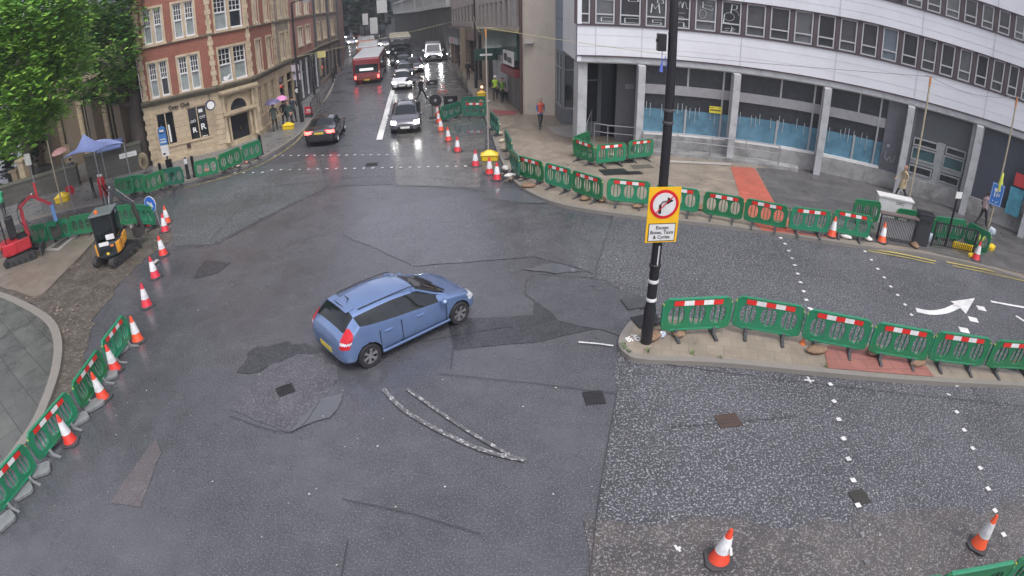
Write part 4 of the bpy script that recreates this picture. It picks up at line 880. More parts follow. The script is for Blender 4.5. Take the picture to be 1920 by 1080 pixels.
# ================================================================== STREET THINGS
GRN = mat('barrier green', (.012, .19, .08), rough=.35, var=.2, vs=3, grime=.5, gs=3, objvar=.2); GRND = mat('barrier green old', (.015, .12, .075), rough=.4, var=.2, grime=.2)
RFR = mat('reflective red', (.62, .025, .02), rough=.3, var=.08); RFW = mat('reflective white', (.72, .72, .70), rough=.3, var=.12, grime=.25, gs=5, objvar=.1)
RUB = mat('rubber foot', (.05, .052, .055), rough=.6, var=.3); RUBG = mat('rubber foot pale', (.17, .18, .18), rough=.5, var=.25); RUBGR = mat('foot green', (.02, .14, .06), rough=.4)
def slots():
    hs = []
    for cx in (-.60, 0, .60):
        for k in range(3):
            x0 = cx-.235+k*.162; x1 = x0+.146; tp = []; bt = []
            for j in range(5):
                x = x0+(x1-x0)*j/4; y = math.sqrt(max(0.02, 1-abs((x-cx)/.24)**3)); tp.append((x, .575+.25*y)); bt.append((x, .575-.25*y))
            hs.append(bt+tp[::-1])
    return hs
def barrier_proto(strip, gm, fm):
    t = thing('pedestrian_barrier', 'x', 'barrier')
    o = [(-.97, .22), (-.72, .16), (-.40, .16), (-.36, .22), (.36, .22), (.40, .16), (.72, .16), (.97, .22), (1.0, .30), (1.0, .80), (.95, .95), (.86, 1.0), (-.86, 1.0), (-.95, .95), (-1.0, .80), (-1.0, .30)]
    shape2d(o, slots(), .055, 'panel', gm, t, .01)
    mb = MB().box(0, 0, 1.0, 1.7, .085, .05); mb.box(-.99, 0, .62, .05, .085, .5); mb.box(.99, 0, .62, .05, .085, .5); mb.box(0, 0, .2, 1.5, .08, .05); mb.build('rim', gm, t, bevel=.012)
    if strip:
        mb = MB()
        for k in range(5): mb.use(RFR if k % 2 == 0 else RFW); mb.box(-.56+k*.28, -.036, .905, .28, .012, .12)
        mb.build('reflective_strip', None, t)
    for x in (-.55, .55):
        mb = MB(); poly = [(-.34, 0), (.34, 0), (.34, .035), (.10, .075), (.05, .22), (-.05, .22), (-.10, .075), (-.34, .035)]
        vs = [(x+dx, y, z) for dx in (-.045, .045) for y, z in poly]; n = 8
        mb.add(vs, [tuple(range(n)), tuple(range(2*n-1, n-1, -1))]+[(i, n+i, n+(i+1) % n, (i+1) % n) for i in range(n)]); mb.build('foot', fm, t, bevel=.006)
    for x in (-.97, .97): MB().lathe([(.03, .35), (.03, .9)], 8, (x, 0, 0)).build('clip', mat('clip yellow', (.5, .45, .05)), t)
    return t
PB = {}
def barrier(a, b, label, group, strip=True, z0=.12, gm=None, foot=None, flip=False, ztop=1.0):
    gm = gm or GRN; foot = foot or RUB; k = (strip, gm.name, foot.name)
    A, B = G(*a, z0+ztop), G(*b, z0+ztop); 
    if k not in PB: t = PB[k] = barrier_proto(*((strip, gm, foot)))
    else: t = copy_tree(PB[k])
    d = B-A; L = min(max(d.xy.length, 1.2), 2.5); t.location = ((A.x+B.x)/2, (A.y+B.y)/2, z0); t.rotation_euler = (rnd.uniform(-.05, .05), rnd.uniform(-.012, .012), math.atan2(d.y, d.x)+(math.pi if flip else 0)); t.scale = (max(L/2.02, .6), 1, ztop)
    tag(t, label, 'barrier', group); return t
gi = 'green barriers along the traffic island'
for (a, b), l in zip([((1245, 563), (1377, 558)), ((1381, 556), (1512, 577)), ((1516, 579), (1639, 603)), ((1643, 605), (1755, 623)), ((1758, 621), (1862, 636)), ((1866, 637), (1965, 644))],
    ['green barrier with red-white strip next to the big black pole', 'green barrier, second along from the big black pole on the island', 'green barrier on the island just before the pink tactile paving', 'green barrier standing over the middle of the pink tactile paving', 'green barrier right after the pink tactile paving on the island', 'green barrier cut off by the right edge of the photo on the island']):
    barrier(a, b, l, gi, foot=RUB)
gr = 'green barriers along the right pavement kerb'
for (a, b), l in zip([((973, 291), (1020, 304)), ((1022, 305), (1072, 318)), ((1074, 319), (1131, 335)), ((1139, 335), (1222, 343)), ((1229, 346), (1314, 358)), ((1321, 358), (1397, 371)), ((1399, 371), (1480, 387)), ((1484, 387), (1560, 396)), ((1564, 393), (1637, 407))],
    ['green barrier with red-white strip at the pavement corner beside the long puddle', 'green striped barrier second from the pavement corner by the puddle', 'green striped barrier third from the pavement corner, its end ajar', 'green striped barrier just left of the yellow no-right-turn sign', 'green striped barrier partly hidden behind the yellow no-right-turn sign', 'green striped barrier just left of the red paving strip', 'green striped barrier standing on the red paving strip', 'green barrier with a broken white strip right of the red paving', 'green striped barrier behind the cone at the white sandbags']):
    barrier(a, b, l, gr)
gd = 'dark green barriers beside the narrowed lane'
for (a, b), l, s in zip([((944, 233), (967, 276)), ((958, 279), (974, 296)), ((918, 207), (935, 226)), ((826, 201), (865, 190)), ((867, 192), (911, 192)), ((865, 182), (911, 181))],
    ['dark green barrier seen end-on along the kerb below the walking man', 'short end-on green barrier at the corner before the striped ones', 'dark green barrier end-on farther up the kerb, by the wooden pole', 'dark green barrier closing the lane beside the round black sign', 'dark green barrier with a small red-white tee, closing the lane', 'dark green barrier standing just behind the one with the red-white tee'], (0, 0, 0, 0, 1, 0)):
    barrier(a, b, l, gd, strip=bool(s), gm=GRND, z0=.0 if a[0] < 912 and a[1] < 205 else .12)
ge = 'green barriers boxing in the entrance dig'
for (a, b), l, s, fl in zip([((1077, 257), (1107, 246)), ((1077, 259), (1115, 272)), ((1118, 273), (1175, 268)), ((1178, 265), (1225, 260))],
    ['plain green barrier at the back of the entrance dig', 'green striped barrier at the left of the entrance dig', 'green striped barrier in the middle of the entrance dig', 'green striped barrier at the right of the entrance dig by the pier'], (0, 1, 1, 1), (0, 0, 0, 0)): barrier(a, b, l, ge, strip=bool(s))
gf = 'green barriers around the white cabinet'
for (a, b), l in zip([((1614, 375), (1645, 379)), ((1682, 391), (1752, 401)), ((1754, 405), (1814, 414)), ((1816, 416), (1860, 440))],
    ['plain green barrier left of the white cabinet', 'plain green barrier behind the dark bin and cabinet', 'plain green barrier behind the black railing', 'plain green barrier turned away at the right of the railing, near the blue sign']): barrier(a, b, l, gf, strip=False, foot=RUBGR)
gl = 'green barriers in front of the corner building'
for (a, b), l, m in zip([((221, 335), (238, 333)), ((240, 331), (268, 328)), ((270, 331), (300, 320)), ((303, 318), (339, 313)), ((363, 304), (405, 294)), ((408, 292), (450, 275)), ((452, 274), (487, 262))],
    ['narrow green barrier beside the red pedestal left of the tree', 'green barrier below the big tree trunk', 'green barrier between the tree and the dark post', 'dark green barrier behind the bus stop pole', 'green barrier with a white tag below the two shop windows', 'bright green barrier left of the corner door', 'bright green barrier in front of the corner door'], (0, 0, 0, 1, 0, 0, 0)): barrier(a, b, l, gl, strip=False, gm=GRND if m else GRN)
gx = 'green barriers behind the excavators'
for (a, b), l in zip([((38, 429), (82, 419)), ((84, 418), (126, 409)), ((128, 408), (168, 400)), ((172, 398), (212, 389)), ((214, 388), (249, 384)), ((251, 384), (284, 386))],
    ['green barrier behind the blue excavator arm', 'green barrier midway between the two excavators', 'green barrier just left of the dark excavator cab', 'green barrier hidden behind the dark excavator cab', 'green barrier right of the dark excavator arm', 'green barrier beside the blue arrow sign']): barrier(a, b, l, gx, strip=False, z0=.05)
gk = 'green barriers with grey feet at the lower left'
for (a, b), l in zip([((190, 644), (233, 588)), ((133, 723), (185, 652)), ((48, 820), (127, 731)), ((-35, 920), (43, 828))],
    ['uppermost of the lower left green striped barriers, two cones beside it', 'second from the top of the lower left green striped barriers', 'third from the top of the lower left green striped barriers', 'lower left green striped barrier cut off by the photo edge']): barrier(a, b, l, gk, z0=0., foot=RUBG, ztop=.85)
gb_ = 'green barriers at the bottom right edge'
for (a, b), l in zip([((1770, 1074), (1908, 1049)), ((1912, 1049), (2040, 1025)), ((1655, 1094), (1766, 1078))],
    ['green barrier showing its top rail in the bottom right corner', 'green barrier leaving the photo at the bottom right corner', 'green barrier whose light rim just shows at the bottom edge']): barrier(a, b, l, gb_, z0=0., strip=False, flip=True)
# ---- grey rubber blocks by the lower left barriers
for k, (p, l) in enumerate(zip([(150, 790), (100, 830), (78, 885), (45, 925), (225, 660), (205, 708), (178, 762), (12, 980)],
    ['flat grey block foot under the second and third barriers', 'flat grey block foot nearest the lowest full cone', 'large flat grey block foot at the left edge', 'flat grey block foot above the left photo edge corner', 'small flat grey block foot by the top cone', 'small flat grey block foot by the second cone', 'small flat grey block foot by the third cone', 'lowest flat grey block foot at the photo corner'])):
    q = G(*p); o = MB().prism([(-.3, -.16), (-.22, -.22), (.22, -.22), (.3, -.16), (.3, .16), (.22, .22), (-.22, .22), (-.3, .16)], 0, .09).build('barrier_block', RUBG, bevel=.015)
    o.location = (q.x, q.y, .01); o.rotation_euler.z = .9+.3*math.sin(k*2.1); o.scale = (.9, .85, 1); tag(o, l, 'barrier foot', 'flat grey block feet')
# ---- cones
def cone_proto():
    t = thing('traffic_cone', 'x', 'cone')
    R1 = mat('cone red', (.66, .045, .02), rough=.4, var=.15, vs=5, grime=.35, gs=5, objvar=.15)
    MB().prism([(-.23, -.14), (-.14, -.23), (.14, -.23), (.23, -.14), (.23, .14), (.14, .23), (-.14, .23), (-.23, .14)], 0, .045).build('base', mat('cone base rubber', (.045, .047, .05), rough=.6, var=.3, grime=.3), t, bevel=.012)
    MB().lathe([(.17, .045), (.165, .06), (.150, .075), (.032, .74), (.026, .75), (0, .752)], 24).build('body', R1, t, True)
    MB().lathe([(.119, .26), (.123, .262), (.068, .575), (.062, .577)], 24).build('sleeve', mat('cone sleeve', (.72, .72, .72), rough=.28, var=.1, vs=8, grime=.35, gs=6, objvar=.12), t, True)
    return t
CP = None
cones = [((1347, 1050), 'cone with a torn sleeve at the bottom of the photo, left of the two', 'c'), ((1833, 1023), 'cone at the bottom right beside the green barrier corner', 'c'),
 ((276, 574), 'lone red and white cone above the lower left barriers', 'l'), ((259, 639), 'cone at the upper end of the lower left barriers', 'l'), ((217, 694), 'second cone down along the lower left barriers', 'l'), ((194, 747), 'third cone down along the lower left barriers', 'l'), ((133, 828), 'lowest cone along the lower left barriers', 'l'),
 ((292, 520), 'cone below and right of the dark excavator', 'l'), ((307, 478), 'cone right of the dark excavator tracks', 'l'), ((310, 434), 'front cone under the blue arrow sign', 'l'), ((314, 418), 'rear cone half hidden under the blue arrow sign', 'l'), ((282, 424), 'cone left of the blue arrow sign', 'l'),
 ((932, 337), 'nearest cone to the corner puddle, front of the lane taper', 'r'), ((918, 326), 'cone just left of the nearest one, by the yellow weight', 'r'), ((891.5, 311), 'cone left of the yellow weight with a pink tip', 'r'), ((858, 284), 'fourth cone up the lane taper', 'r'), ((841, 264), 'fifth cone up the lane taper', 'r'), ((827, 245), 'sixth cone up the lane taper, near the dark car', 'r'), ((823, 230), 'farthest cone in the taper, beside the green lane barrier', 'r'), ((821, 218), 'small cone leaning on the green lane barrier', 'r'), ((884, 122), 'tiny distant cone by the double yellow lines', 'r'),
 ((1559, 443), 'cone on the kerb by the white sandbags', 'k'), ((1653, 454), 'cone in front of the white cabinet railing', 'k'), ((1829, 487), 'cone at the right end of the black railing', 'k')]
GRP = {'c': 'cones at the bottom of the road', 'l': 'cones along the left works', 'r': 'cones tapering the lane', 'k': 'cones on the right kerb'}
for i, (p, l, g_) in enumerate(cones):
    if i == 0: t = CP = cone_proto()
    else: t = copy_tree(CP)
    z = .12 if g_ == 'k' or i == 20 else .0; q = G(*p, z); t.location = (q.x, q.y, z); t.rotation_euler = (rnd.uniform(-.04, .04), rnd.uniform(-.04, .04), rnd.uniform(0, 3)); tag(t, l, 'cone', GRP[g_])
    if i == 1: t.rotation_euler = (-.03, .09, .6)
    if i < 2: t.scale = (1.05, 1.05, 1.02)
mb = MB(); mb.bar((.1, -.06, .5), (.14, -.08, .25), .05, .01); mb.bar((-.09, -.07, .42), (-.14, -.1, .3), .04, .01); tb = mb.build('torn_strip', RFW, [o for o in COL.objects if o.name == 'traffic_cone'][0])
# ---- sandbags, rubble
def bag(p, label, m, grp, z=.12, s=1., rz=None, flat=.09):
    R_ = random.Random(int(p[0]*7+p[1])); mb = MB(); mb.blob((0, 0, flat*.9), .30*s, .17*s, flat, 12, 6, .10, R_); mb.blob((.22*s, .03, flat*.7), .12*s, .10*s, flat*.6, 8, 5, .2, R_)
    o = mb.build('sandbag', m, smooth=60); q = G(*p, z); o.location = (q.x, q.y, z); o.rotation_euler.z = R_.uniform(0, 3) if rz is None else rz; return tag(o, label, 'sandbag', grp)
BG = mat('sack brown', (.20, .125, .075), rough=.75, var=.3, vs=9, bump=.5, bs=40); BW = mat('sack white', (.62, .60, .56), rough=.6, var=.15, vs=7, bump=.4); BC = mat('sack cream', (.42, .38, .27), rough=.7, var=.25, vs=7, bump=.4)
for p, l in [((1272, 625), 'brown sandbag beside the foot of the big black pole'), ((1224, 634), 'small brown sandbag against the big black pole'), ((1530, 660), 'brown sandbag by the orange marker post on the island'), ((1638, 662), 'small brown sandbag at the left side of the pink paving'), ((1720, 683), 'brown sandbag on the pink tactile paving'), ((1905, 688), 'brown sandbag under the last island barrier'),
    ((1197, 388), 'brown sandbag on the kerb left of the yellow sign'), ((1312, 391), 'brown sandbag on the kerb right of the yellow sign'), ((1128, 376), 'crumpled brown bag under the third kerb barrier'), ((1098, 374), 'flat brown bag left of the third kerb barrier foot'), ((990, 351), 'brown bag near the corner barrier and puddle'), ((1465, 424), 'brown bag on the red paving by the kerb'), ((1530, 430), 'brown bag right of the red paving'), ((1714, 462), 'orange-brown bag under the dark bin')]: bag(p, l, BG, 'brown sandbags by the barriers')
for p, l in [((1584, 446), 'white sandbag right of the kerb cone'), ((1624, 449), 'second white sandbag nearer the cabinet'), ((933, 236), 'white sandbag by the wooden pole on the lane edge'), ((930, 227), 'white sandbag farther along the lane edge'), ((948, 318), 'grey-white torn sandbag at the kerb corner'), ((957, 332), 'lower torn sandbag at the kerb corner'), ((913, 192), 'white bag by the tee barrier')]: bag(p, l, BW, 'white sandbags', z=.12, s=.9)
for p, l in [((941, 266), 'cream sandbag beside the end-on barrier'), ((947, 281), 'lower cream sandbag beside the end-on barrier'), ((938, 252), 'cream sandbag below the white ones'), ((445, 313), 'cream-white bag below the bright barriers'), ((1150, 294), 'yellowish bag at the entrance dig'), ((1195, 288), 'pale stone bag right of the entrance dig')]: bag(p, l, BC, 'cream sandbags', s=.8)
for p, l in [((462, 306), 'pinkish plank bag by the kerb below the door'), ((430, 316), 'pink bag by the kerb'), ((388, 322), 'small red-pink bag under the white-tag barrier')]: bag(p, l, mat('sack pink', (.45, .2, .15), rough=.7, var=.3), 'pink bags by the left kerb', s=.8)
R_ = random.Random(5); mb = MB(); SPOIL = [(70, 430, 20), (150, 425, 20), (215, 420, 25), (262, 418, 25), (100, 455, 18), (60, 560, 25), (105, 580, 25), (112, 620, 14), (108, 690, 12), (140, 500, 15), (180, 440, 20), (235, 470, 15), (960, 340, 16), (1160, 297, 30), (1210, 296, 18), (40, 440, 20)]
for x, y, s in SPOIL:
    for k in range(14):
        q = G(x+R_.gauss(0, s*.6), y+R_.gauss(0, s*.25)); r = R_.uniform(.02, .11)*(1.2 if y < 460 else .7); mb.blob((q.x, q.y, (.13 if x > 900 else .02)+r*.3), r, r*.8, r*.6, 6, 4, .25, R_)
o = mb.build('rubble', mat('rubble', (.16, .125, .10), rough=.8, var=.5, vs=3)); tag(o, 'loose broken stones and clods around the dug-up edges', 'rubble', kind='stuff')
mb = MB()
for (x, y, l_, a) in [(150, 438, .9, .3), (165, 434, .7, .1), (170, 418, .8, .9), (245, 425, .9, .2), (285, 432, .6, .4)]:
    q = G(x, y); mb.box(q.x, q.y, .08, l_, .25, .14, a)
for k, v in enumerate([]): pass
del mb
for k, ((x, y), l_) in enumerate([((232, 425), 'pale kerb stone lying behind the dark excavator arm'), ((262, 422), 'pale kerb stone next to the cones by the arrow sign'), ((210, 432), 'short pale kerb stone under the dark excavator arm'), ((290, 497), 'small white block by the cone below the excavator')]):
    q = G(x, y); o = MB().box(0, 0, .08, .9 if k < 2 else .45, .26 if k < 3 else .12, .15 if k < 3 else .06).build('kerb_block', mat('kerb block pale', (.42, .40, .36), rough=.7, var=.2, grime=.3), bevel=.012); o.location = q; o.rotation_euler.z = .3+k*.4; tag(o, l_, 'kerb stone', 'loose kerb stones')
# ---- big black pole with camera box and no-right-turn sign
BLK = mat('pole black paint', (.010, .010, .013), rough=.3, var=.3, spec=.6); GREYP = mat('galvanised', (.30, .31, .32), rough=.45, metal=.5, var=.2)
q = G(1211, 641, .12); pole = thing('signal_pole', 'tall thick black pole with two white bands standing on the island tip', 'pole', (q.x, q.y, .12))
MB().lathe([(.14, 0), (.14, .9), (.115, 1.0), (.108, 2.2), (.10, 4), (.088, 7), (.080, 12)], 20).build('shaft', BLK, pole, True)
for z in (1.12, 1.58): MB().lathe([(.119, z), (.121, z+.005), (.121, z+.075), (.119, z+.08)], 20).build('reflective_band', RFW, pole, True)
for z in (1.95, 3.05): MB().lathe([(.125, z), (.135, z+.02), (.135, z+.07), (.12, z+.09)], 16).build('clamp', BLK, pole)
for z in (5.1, 5.35): MB().lathe([(.1, z), (.12, z+.01), (.12, z+.05), (.1, z+.06)], 16).build('clamp', mat('clamp dark', (.06, .06, .065)), pole)
mb = MB(); mb.bar((.02, -.10, 2.0), (.02, -.12, 2.5), .03, .01); mb.build('sticker', mat('sticker pale', (.5, .5, .5)), pole)
cb_ = thing('camera_box', 'black box on a bracket at the left of the black pole, blue cable dangling', 'camera box', (q.x, q.y, .12))
mb = MB().box(-.22, 0, 6.72, .17, .15, .34); mb.box(-.31, 0, 6.75, .03, .1, .07); mb.build('box', BLK, cb_, bevel=.01); mb = MB(); mb.tube([(-.1, 0, 6.9), (0, 0, 6.9)], .02); mb.build('bracket', BLK, cb_)
mb = MB(); mb.tube([(-.2, 0, 6.55), (-.2, -.02, 6.3), (-.13, 0, 6.45), (-.09, 0, 6.2)], .008); mb.tube([(-.2, -.02, 6.32), (-.21, -.02, 6.14)], .02, 6, .04); mb.build('cable', mat('cable blue', (.1, .15, .5), rough=.4), cb_)
sgn = thing('no_right_turn_sign', 'yellow backed no-right-turn sign with exemption plate on the black pole', 'sign', (q.x, q.y, .12), rz=.10)
SY = mat('sign yellow', (.75, .42, .01), rough=.4, var=.06); SR = mat('sign red', (.55, .008, .02), rough=.4, var=.05); SW = mat('sign white', (.72, .74, .76), rough=.4, var=.04); SB = mat('sign black', (.012, .012, .014), rough=.4)
y0 = -.16
MB().box(0, y0, 3.22, .70, .02, 1.22).build('backing', SY, sgn)
mb = MB(); mb.tube([(0, y0-.012, 3.46), (0, y0-.018, 3.46)], .315, 40); mb.build('ring', SR, sgn)
mb = MB(); mb.tube([(0, y0-.018, 3.46), (0, y0-.022, 3.46)], .25, 40); mb.build('disc', SW, sgn)
mb = MB(); pts = [(-.09, 3.26), (-.09, 3.46), (-.04, 3.53), (.06, 3.54)]
for a, b in zip(pts, pts[1:]): mb.bar((a[0], y0-.025, a[1]), (b[0], y0-.025, b[1]), .055, .006)
mb.add([(.06, y0-.027, 3.62), (.06, y0-.027, 3.46), (.19, y0-.027, 3.54)], [(0, 1, 2)]); mb.add([(.06, y0-.022, 3.62), (.06, y0-.022, 3.46), (.19, y0-.022, 3.54)], [(2, 1, 0)]); mb.build('arrow', SB, sgn)
mb = MB(); mb.bar((-.18, y0-.031, 3.28), (.18, y0-.031, 3.64), .05, .006); mb.build('slash', SR, sgn)
mb = MB(); mb.use(SB).box(0, y0-.013, 2.84, .60, .008, .40); mb.use(SW).box(0, y0-.017, 2.84, .57, .008, .37); mb.build('exemption_plate', None, sgn)
text('Except\nBuses, Taxis\n& Cycles', .105, SB, Matrix.Translation((0, y0-.023, 2.84)) @ Matrix.Rotation(math.pi/2, 4, 'X'), parent=sgn, thick=.003, bold=.0015, space=1.0)
MB().box(.1, -.06, 3.3, .3, .12, .06).build('bracket', GREYP, sgn)
# marker post, crates and clutter by the pole
q = G(1512, 655, .12); t = thing('marker_post', 'white topped orange marker post between two island barriers', 'post', (q.x, q.y+.25, .12)); MB().lathe([(.09, 0), (.03, .1), (.03, .8)], 10).build('shaft', mat('post orange', (.5, .12, .03)), t, True); MB().lathe([(.03, .8), (.06, .83), (.05, .98), (0, 1.0)], 10).build('cap', PAPER, t, True)
q = G(1240, 605, .12); t = thing('wire_mesh_crate', 'grey wire crate leaning behind the big black pole', 'crate', (q.x-.02, q.y-.15, .12), .3)
mb = MB()
for k in range(5): mb.bar((-.12+.06*k, 0, .02), (-.12+.06*k, .1, .6), .01)
for k in range(6): mb.bar((-.13, .018*k, .1*k+.05), (.13, .018*k, .1*k+.05), .01)
mb.build('mesh', GREYP, t); MB().box(-.25, .3, .04, .7, .5, .03).build('tray', BLK, t)
q = G(1241, 632, .12); o = MB().blob((0, 0, .08), .1, .08, .08, 8, 5, .3).build('plastic_bag', mat('plastic clear', (.45, .5, .6), rough=.2)); o.location = q; tag(o, 'crumpled clear plastic bag beside the big black pole', 'bag')
q = G(1195, 570); o = MB().box(0, 0, .02, .75, .55, .02).build('rubber_mat', RUB); o.location = (q.x, q.y, .02); o.rotation_euler.z = .2; tag(o, 'black rubber mat on the road behind the island tip', 'mat')
# weeds
mb = MB()
for (x, y) in [(1172, 655), (1168, 648), (1215, 660), (1350, 672), (1548, 690), (1300, 665), (1180, 660)]:
    q = G(x, y, .1)
    for k in range(16): a = rnd.uniform(0, 6.28); r = rnd.uniform(.02, .09); b = rnd.uniform(.03, .1); mb.add([(q.x, q.y, q.z), (q.x+r*math.cos(a), q.y+r*math.sin(a), q.z+b), (q.x+r*math.cos(a+.5), q.y+r*math.sin(a+.5), q.z+b*.8)], [(0, 1, 2)])
o = mb.build('weeds', mat('weed green', (.10, .16, .05), rough=.7)); tag(o, 'small weeds sprouting along the island kerb', 'weeds', kind='stuff')
# ---- wooden goal posts with yellow weights and bunting wire
WOOD = mat('pole wood', (.36, .31, .22), rough=.6, var=.25, vs=5); YB = mat('yellow plastic', (.72, .50, .02), rough=.4, var=.12, grime=.15)
def goalpost(base, h, label, m=WOOD, weight=None, z=.0, r=.045, tip=True):
    q = G(*base, z); t = thing('wire_post', label, 'pole', (q.x, q.y, z), group='tall thin posts carrying overhead wires')
    MB().lathe([(r, 0), (r*.9, h)], 10).build('shaft', m, t, True)
    if tip: MB().lathe([(r*1.1, h*.93), (r*1.15, h)], 8).build('tip', mat('tip orange', (.5, .22, .08), rough=.5), t, True); mb = MB(); mb.tube([(-.35, 0, h-.02), (.35, 0, h)], .015); mb.build('crossbar', GREYP, t)
    return t, q
def weight(base, label, z=0., s=1., rz=0., m=None):
    q = G(*base, z); t = thing('yellow_weight', label, 'ballast block', (q.x, q.y, z), rz, 'yellow ballast blocks'); m = m or YB
    MB().prism([(-.35*s, -.22*s), (.35*s, -.22*s), (.42*s, 0), (.35*s, .22*s), (-.35*s, .22*s), (-.42*s, 0)], 0, .28*s).build('block', m, t, bevel=.03)
    mb = MB(); v = [(-.42*s, -.27*s, .28*s), (.42*s, -.27*s, .28*s), (.42*s, .27*s, .28*s), (-.42*s, .27*s, .28*s), (-.1*s, -.08*s, .48*s), (.1*s, -.08*s, .48*s), (.1*s, .08*s, .48*s), (-.1*s, .08*s, .48*s)]
    mb.add(v, [(3, 2, 1, 0), (4, 5, 6, 7), (0, 1, 5, 4), (1, 2, 6, 5), (2, 3, 7, 6), (3, 0, 4, 7)]); mb.build('lid', m, t, bevel=.015); return t
goalpost((916, 296), 6.15, 'wooden post rising from the yellow block beside the lane cones', mat('pole pale', (.30, .27, .24), rough=.6), r=.035); weight((918, 300), 'yellow ballast block at the foot of the post among the lane cones')
tp, q1 = goalpost((1697, 402), 6.1, 'greenish wooden post behind the dark bin on the right pavement', z=.12)
tq, q2 = goalpost((1850, 436), 6.2, 'thin post carrying the blue sign at the right edge', z=.12)
tl, q3 = goalpost((117, 384), 3.6, 'thin leaning post left of the white tent', z=.12, tip=False); weight((118, 378), 'yellow ballast block at the foot of the left thin post', z=.12, s=1.1, rz=.4); weight((134, 344), 'orange-yellow ballast block behind the left thin post', z=.12, rz=.6, m=mat('yellow orange plastic', (.65, .36, .03), rough=.45))
weight((903, 180), 'small yellow ballast block behind the lane barriers, red lamp above', z=.12, s=.85); weight((541, 242), 'yellow block behind the pedestrians at the left pavement', z=.12, s=.95)
o = MB().blob((0, 0, 0), .07, .07, .07, 10, 6, 0).build('warning_lamp', mat('lamp glow orange', (1, .3, .1), emit=(1, .35, .15), es=12)); v = AT(903.5, 163, G(903, 180, .12).length); o.location = v; tag(o, 'glowing orange warning lamp over the small yellow block', 'lamp')
# clothes on post: yellow jacket
o = MB().blob((0, 0, 0), .12, .1, .5, 8, 6, .25).build('hi_vis_vest', mat('vest yellow', (.55, .6, .08), rough=.6), smooth=60); v = AT(1876, 345, G(1850, 436, .12).xy.length); o.location = v; tag(o, 'yellow high visibility vest tied to the post above the blue sign', 'vest')
# blue sign
t = thing('blue_street_sign', 'slanting blue route sign with white symbols on the thin post at the right', 'sign', tuple(q2), rz=-.9)
cz = ZH(q2, 1878, 368); mb = MB().box(0, -.06, cz-.12, .62, .02, 1.0); mb.build('board', mat('sign blue', (.03, .16, .48), rough=.4, var=.08), t)
mb = MB(); mb.box(0, -.073, cz-.58, .56, .004, .02); mb.box(0, -.073, cz+.34, .56, .004, .02); mb.box(-.27, -.073, cz-.12, .015, .004, .9); mb.box(.27, -.073, cz-.12, .015, .004, .9)
for (x, z, a, b) in [(-.08, .2, .14, .16), (.1, .22, .08, .1), (-.1, -.02, .06, .2), (.02, -.02, .05, .16), (.12, 0, .05, .12), (-.12, -.3, .05, .05), (.05, -.34, .06, .06), (.14, -.28, .04, .04)]: mb.box(x, -.073, cz-.12+z, a, .004, b)
mb.build('symbols', SW, t)
# small dark post with white plate
q = G(1771, 462, .12); t = thing('notice_post', 'black post with a small white plate in front of the railing', 'post', tuple(q)); MB().lathe([(.05, 0), (.045, 2.3)], 10).build('shaft', BLK, t, True); MB().box(0, -.06, 2.15, .34, .02, .26).build('plate', SW, t); MB().lathe([(.05, 2.3), (.02, 2.4)], 8).build('cap', BLK, t)
# wires strung between posts
def wire(a, b, sag, label, m, r=.012):
    mb = MB(); mb.tube([Vector(a).lerp(Vector(b), k/12)-Vector((0, 0, sag*4*(k/12)*(1-k/12))) for k in range(13)], r, 5); o = mb.build('overhead_wire', m); return tag(o, label, 'wire', 'thin overhead wires')
WY = mat('wire yellow', (.36, .33, .18), rough=.6); WG = mat('wire grey', (.2, .2, .2), rough=.6)
p916 = G(916, 296)+Vector((0, 0, 6.15)); pt1 = Vector((q1.x, q1.y, 6.2)); pt2 = Vector((q2.x, q2.y, 6.35))
wire(p916, AT(1262, 104, 27), .15, 'pale yellow wire from the lane post towards the curved building', WY, .012)
wire(AT(1262, 104, 27), pt1, .2, 'thin wire across the white cladding to the greenish post', WG)
wire(pt1, pt2, .35, 'thin wire sagging between the two right-hand posts', WG)
wire(G(528, 235, .12)+Vector((0, 0, 4.3)), AT(850, 40, 58), .25, 'yellowish wire spanning the street above the bus', WY, .016)
wire(p916, AT(888, 30, 44), .6, 'slack cable looping to the shop facade', WY, .014)
# ---- white cabinet, railing, bin at the right
q = G(1655, 440, .12); d_ = (G(1740, 455, .12)-G(1620, 430, .12)).normalized(); rz = math.atan2(d_.y, d_.x)
t = thing('utility_cabinet', 'white topped utility cabinet inside the green barriers', 'cabinet', tuple(G(1664, 428, .12)), rz)
t.location = G(1668, 418, .12); MB().box(0, 0, .55, 1.5, .5, 1.1).build('body', mat('cabinet white', (.6, .6, .58), rough=.45), t, bevel=.01); MB().box(0, 0, 1.13, 1.6, .6, .05).build('lid', SW, t)
text('OFC', .18, LB, Matrix.Translation((.2, -.256, .95)) @ Matrix.Rotation(math.pi/2, 4, 'X'), parent=t)
def railing(a, b, label, n, h=1.0, z=.12, m=BLK, grp='black railings'):
    A, B = G(*a, z), G(*b, z); t = thing('railing', label, 'railing', tuple(A), math.atan2((B-A).y, (B-A).x), grp); L = (B-A).length
    mb = MB(); mb.box(L/2, 0, h, L, .05, .04); mb.box(L/2, 0, .12, L, .04, .03)
    mb.build('rail', m, t); mb = MB()
    for k in range(n): mb.box(L*(k+.5)/n, 0, h/2+.05, .018, .018, h-.12)
    mb.build('bars', m, t)
    for x in (0, L): MB().box(x, 0, h/2, .06, .06, h+.06).build('post', m, t)
    return t, L
t, L = railing((1643, 448), (1710, 460), 'black railing in front of grey slats, below the white cabinet', 22); MB().box(L/2, .12, .45, L*.95, .05, .8).build('panel', mat('slat grey', (.4, .4, .4), rough=.5), t); MB().box(L/2, .1, 1.04, L*1.05, .3, .05).build('shelf', mat('shelf brown', (.13, .1, .09)), t)
railing((1745, 462), (1822, 478), 'black railing between the dark bin and the right-hand cone', 22)
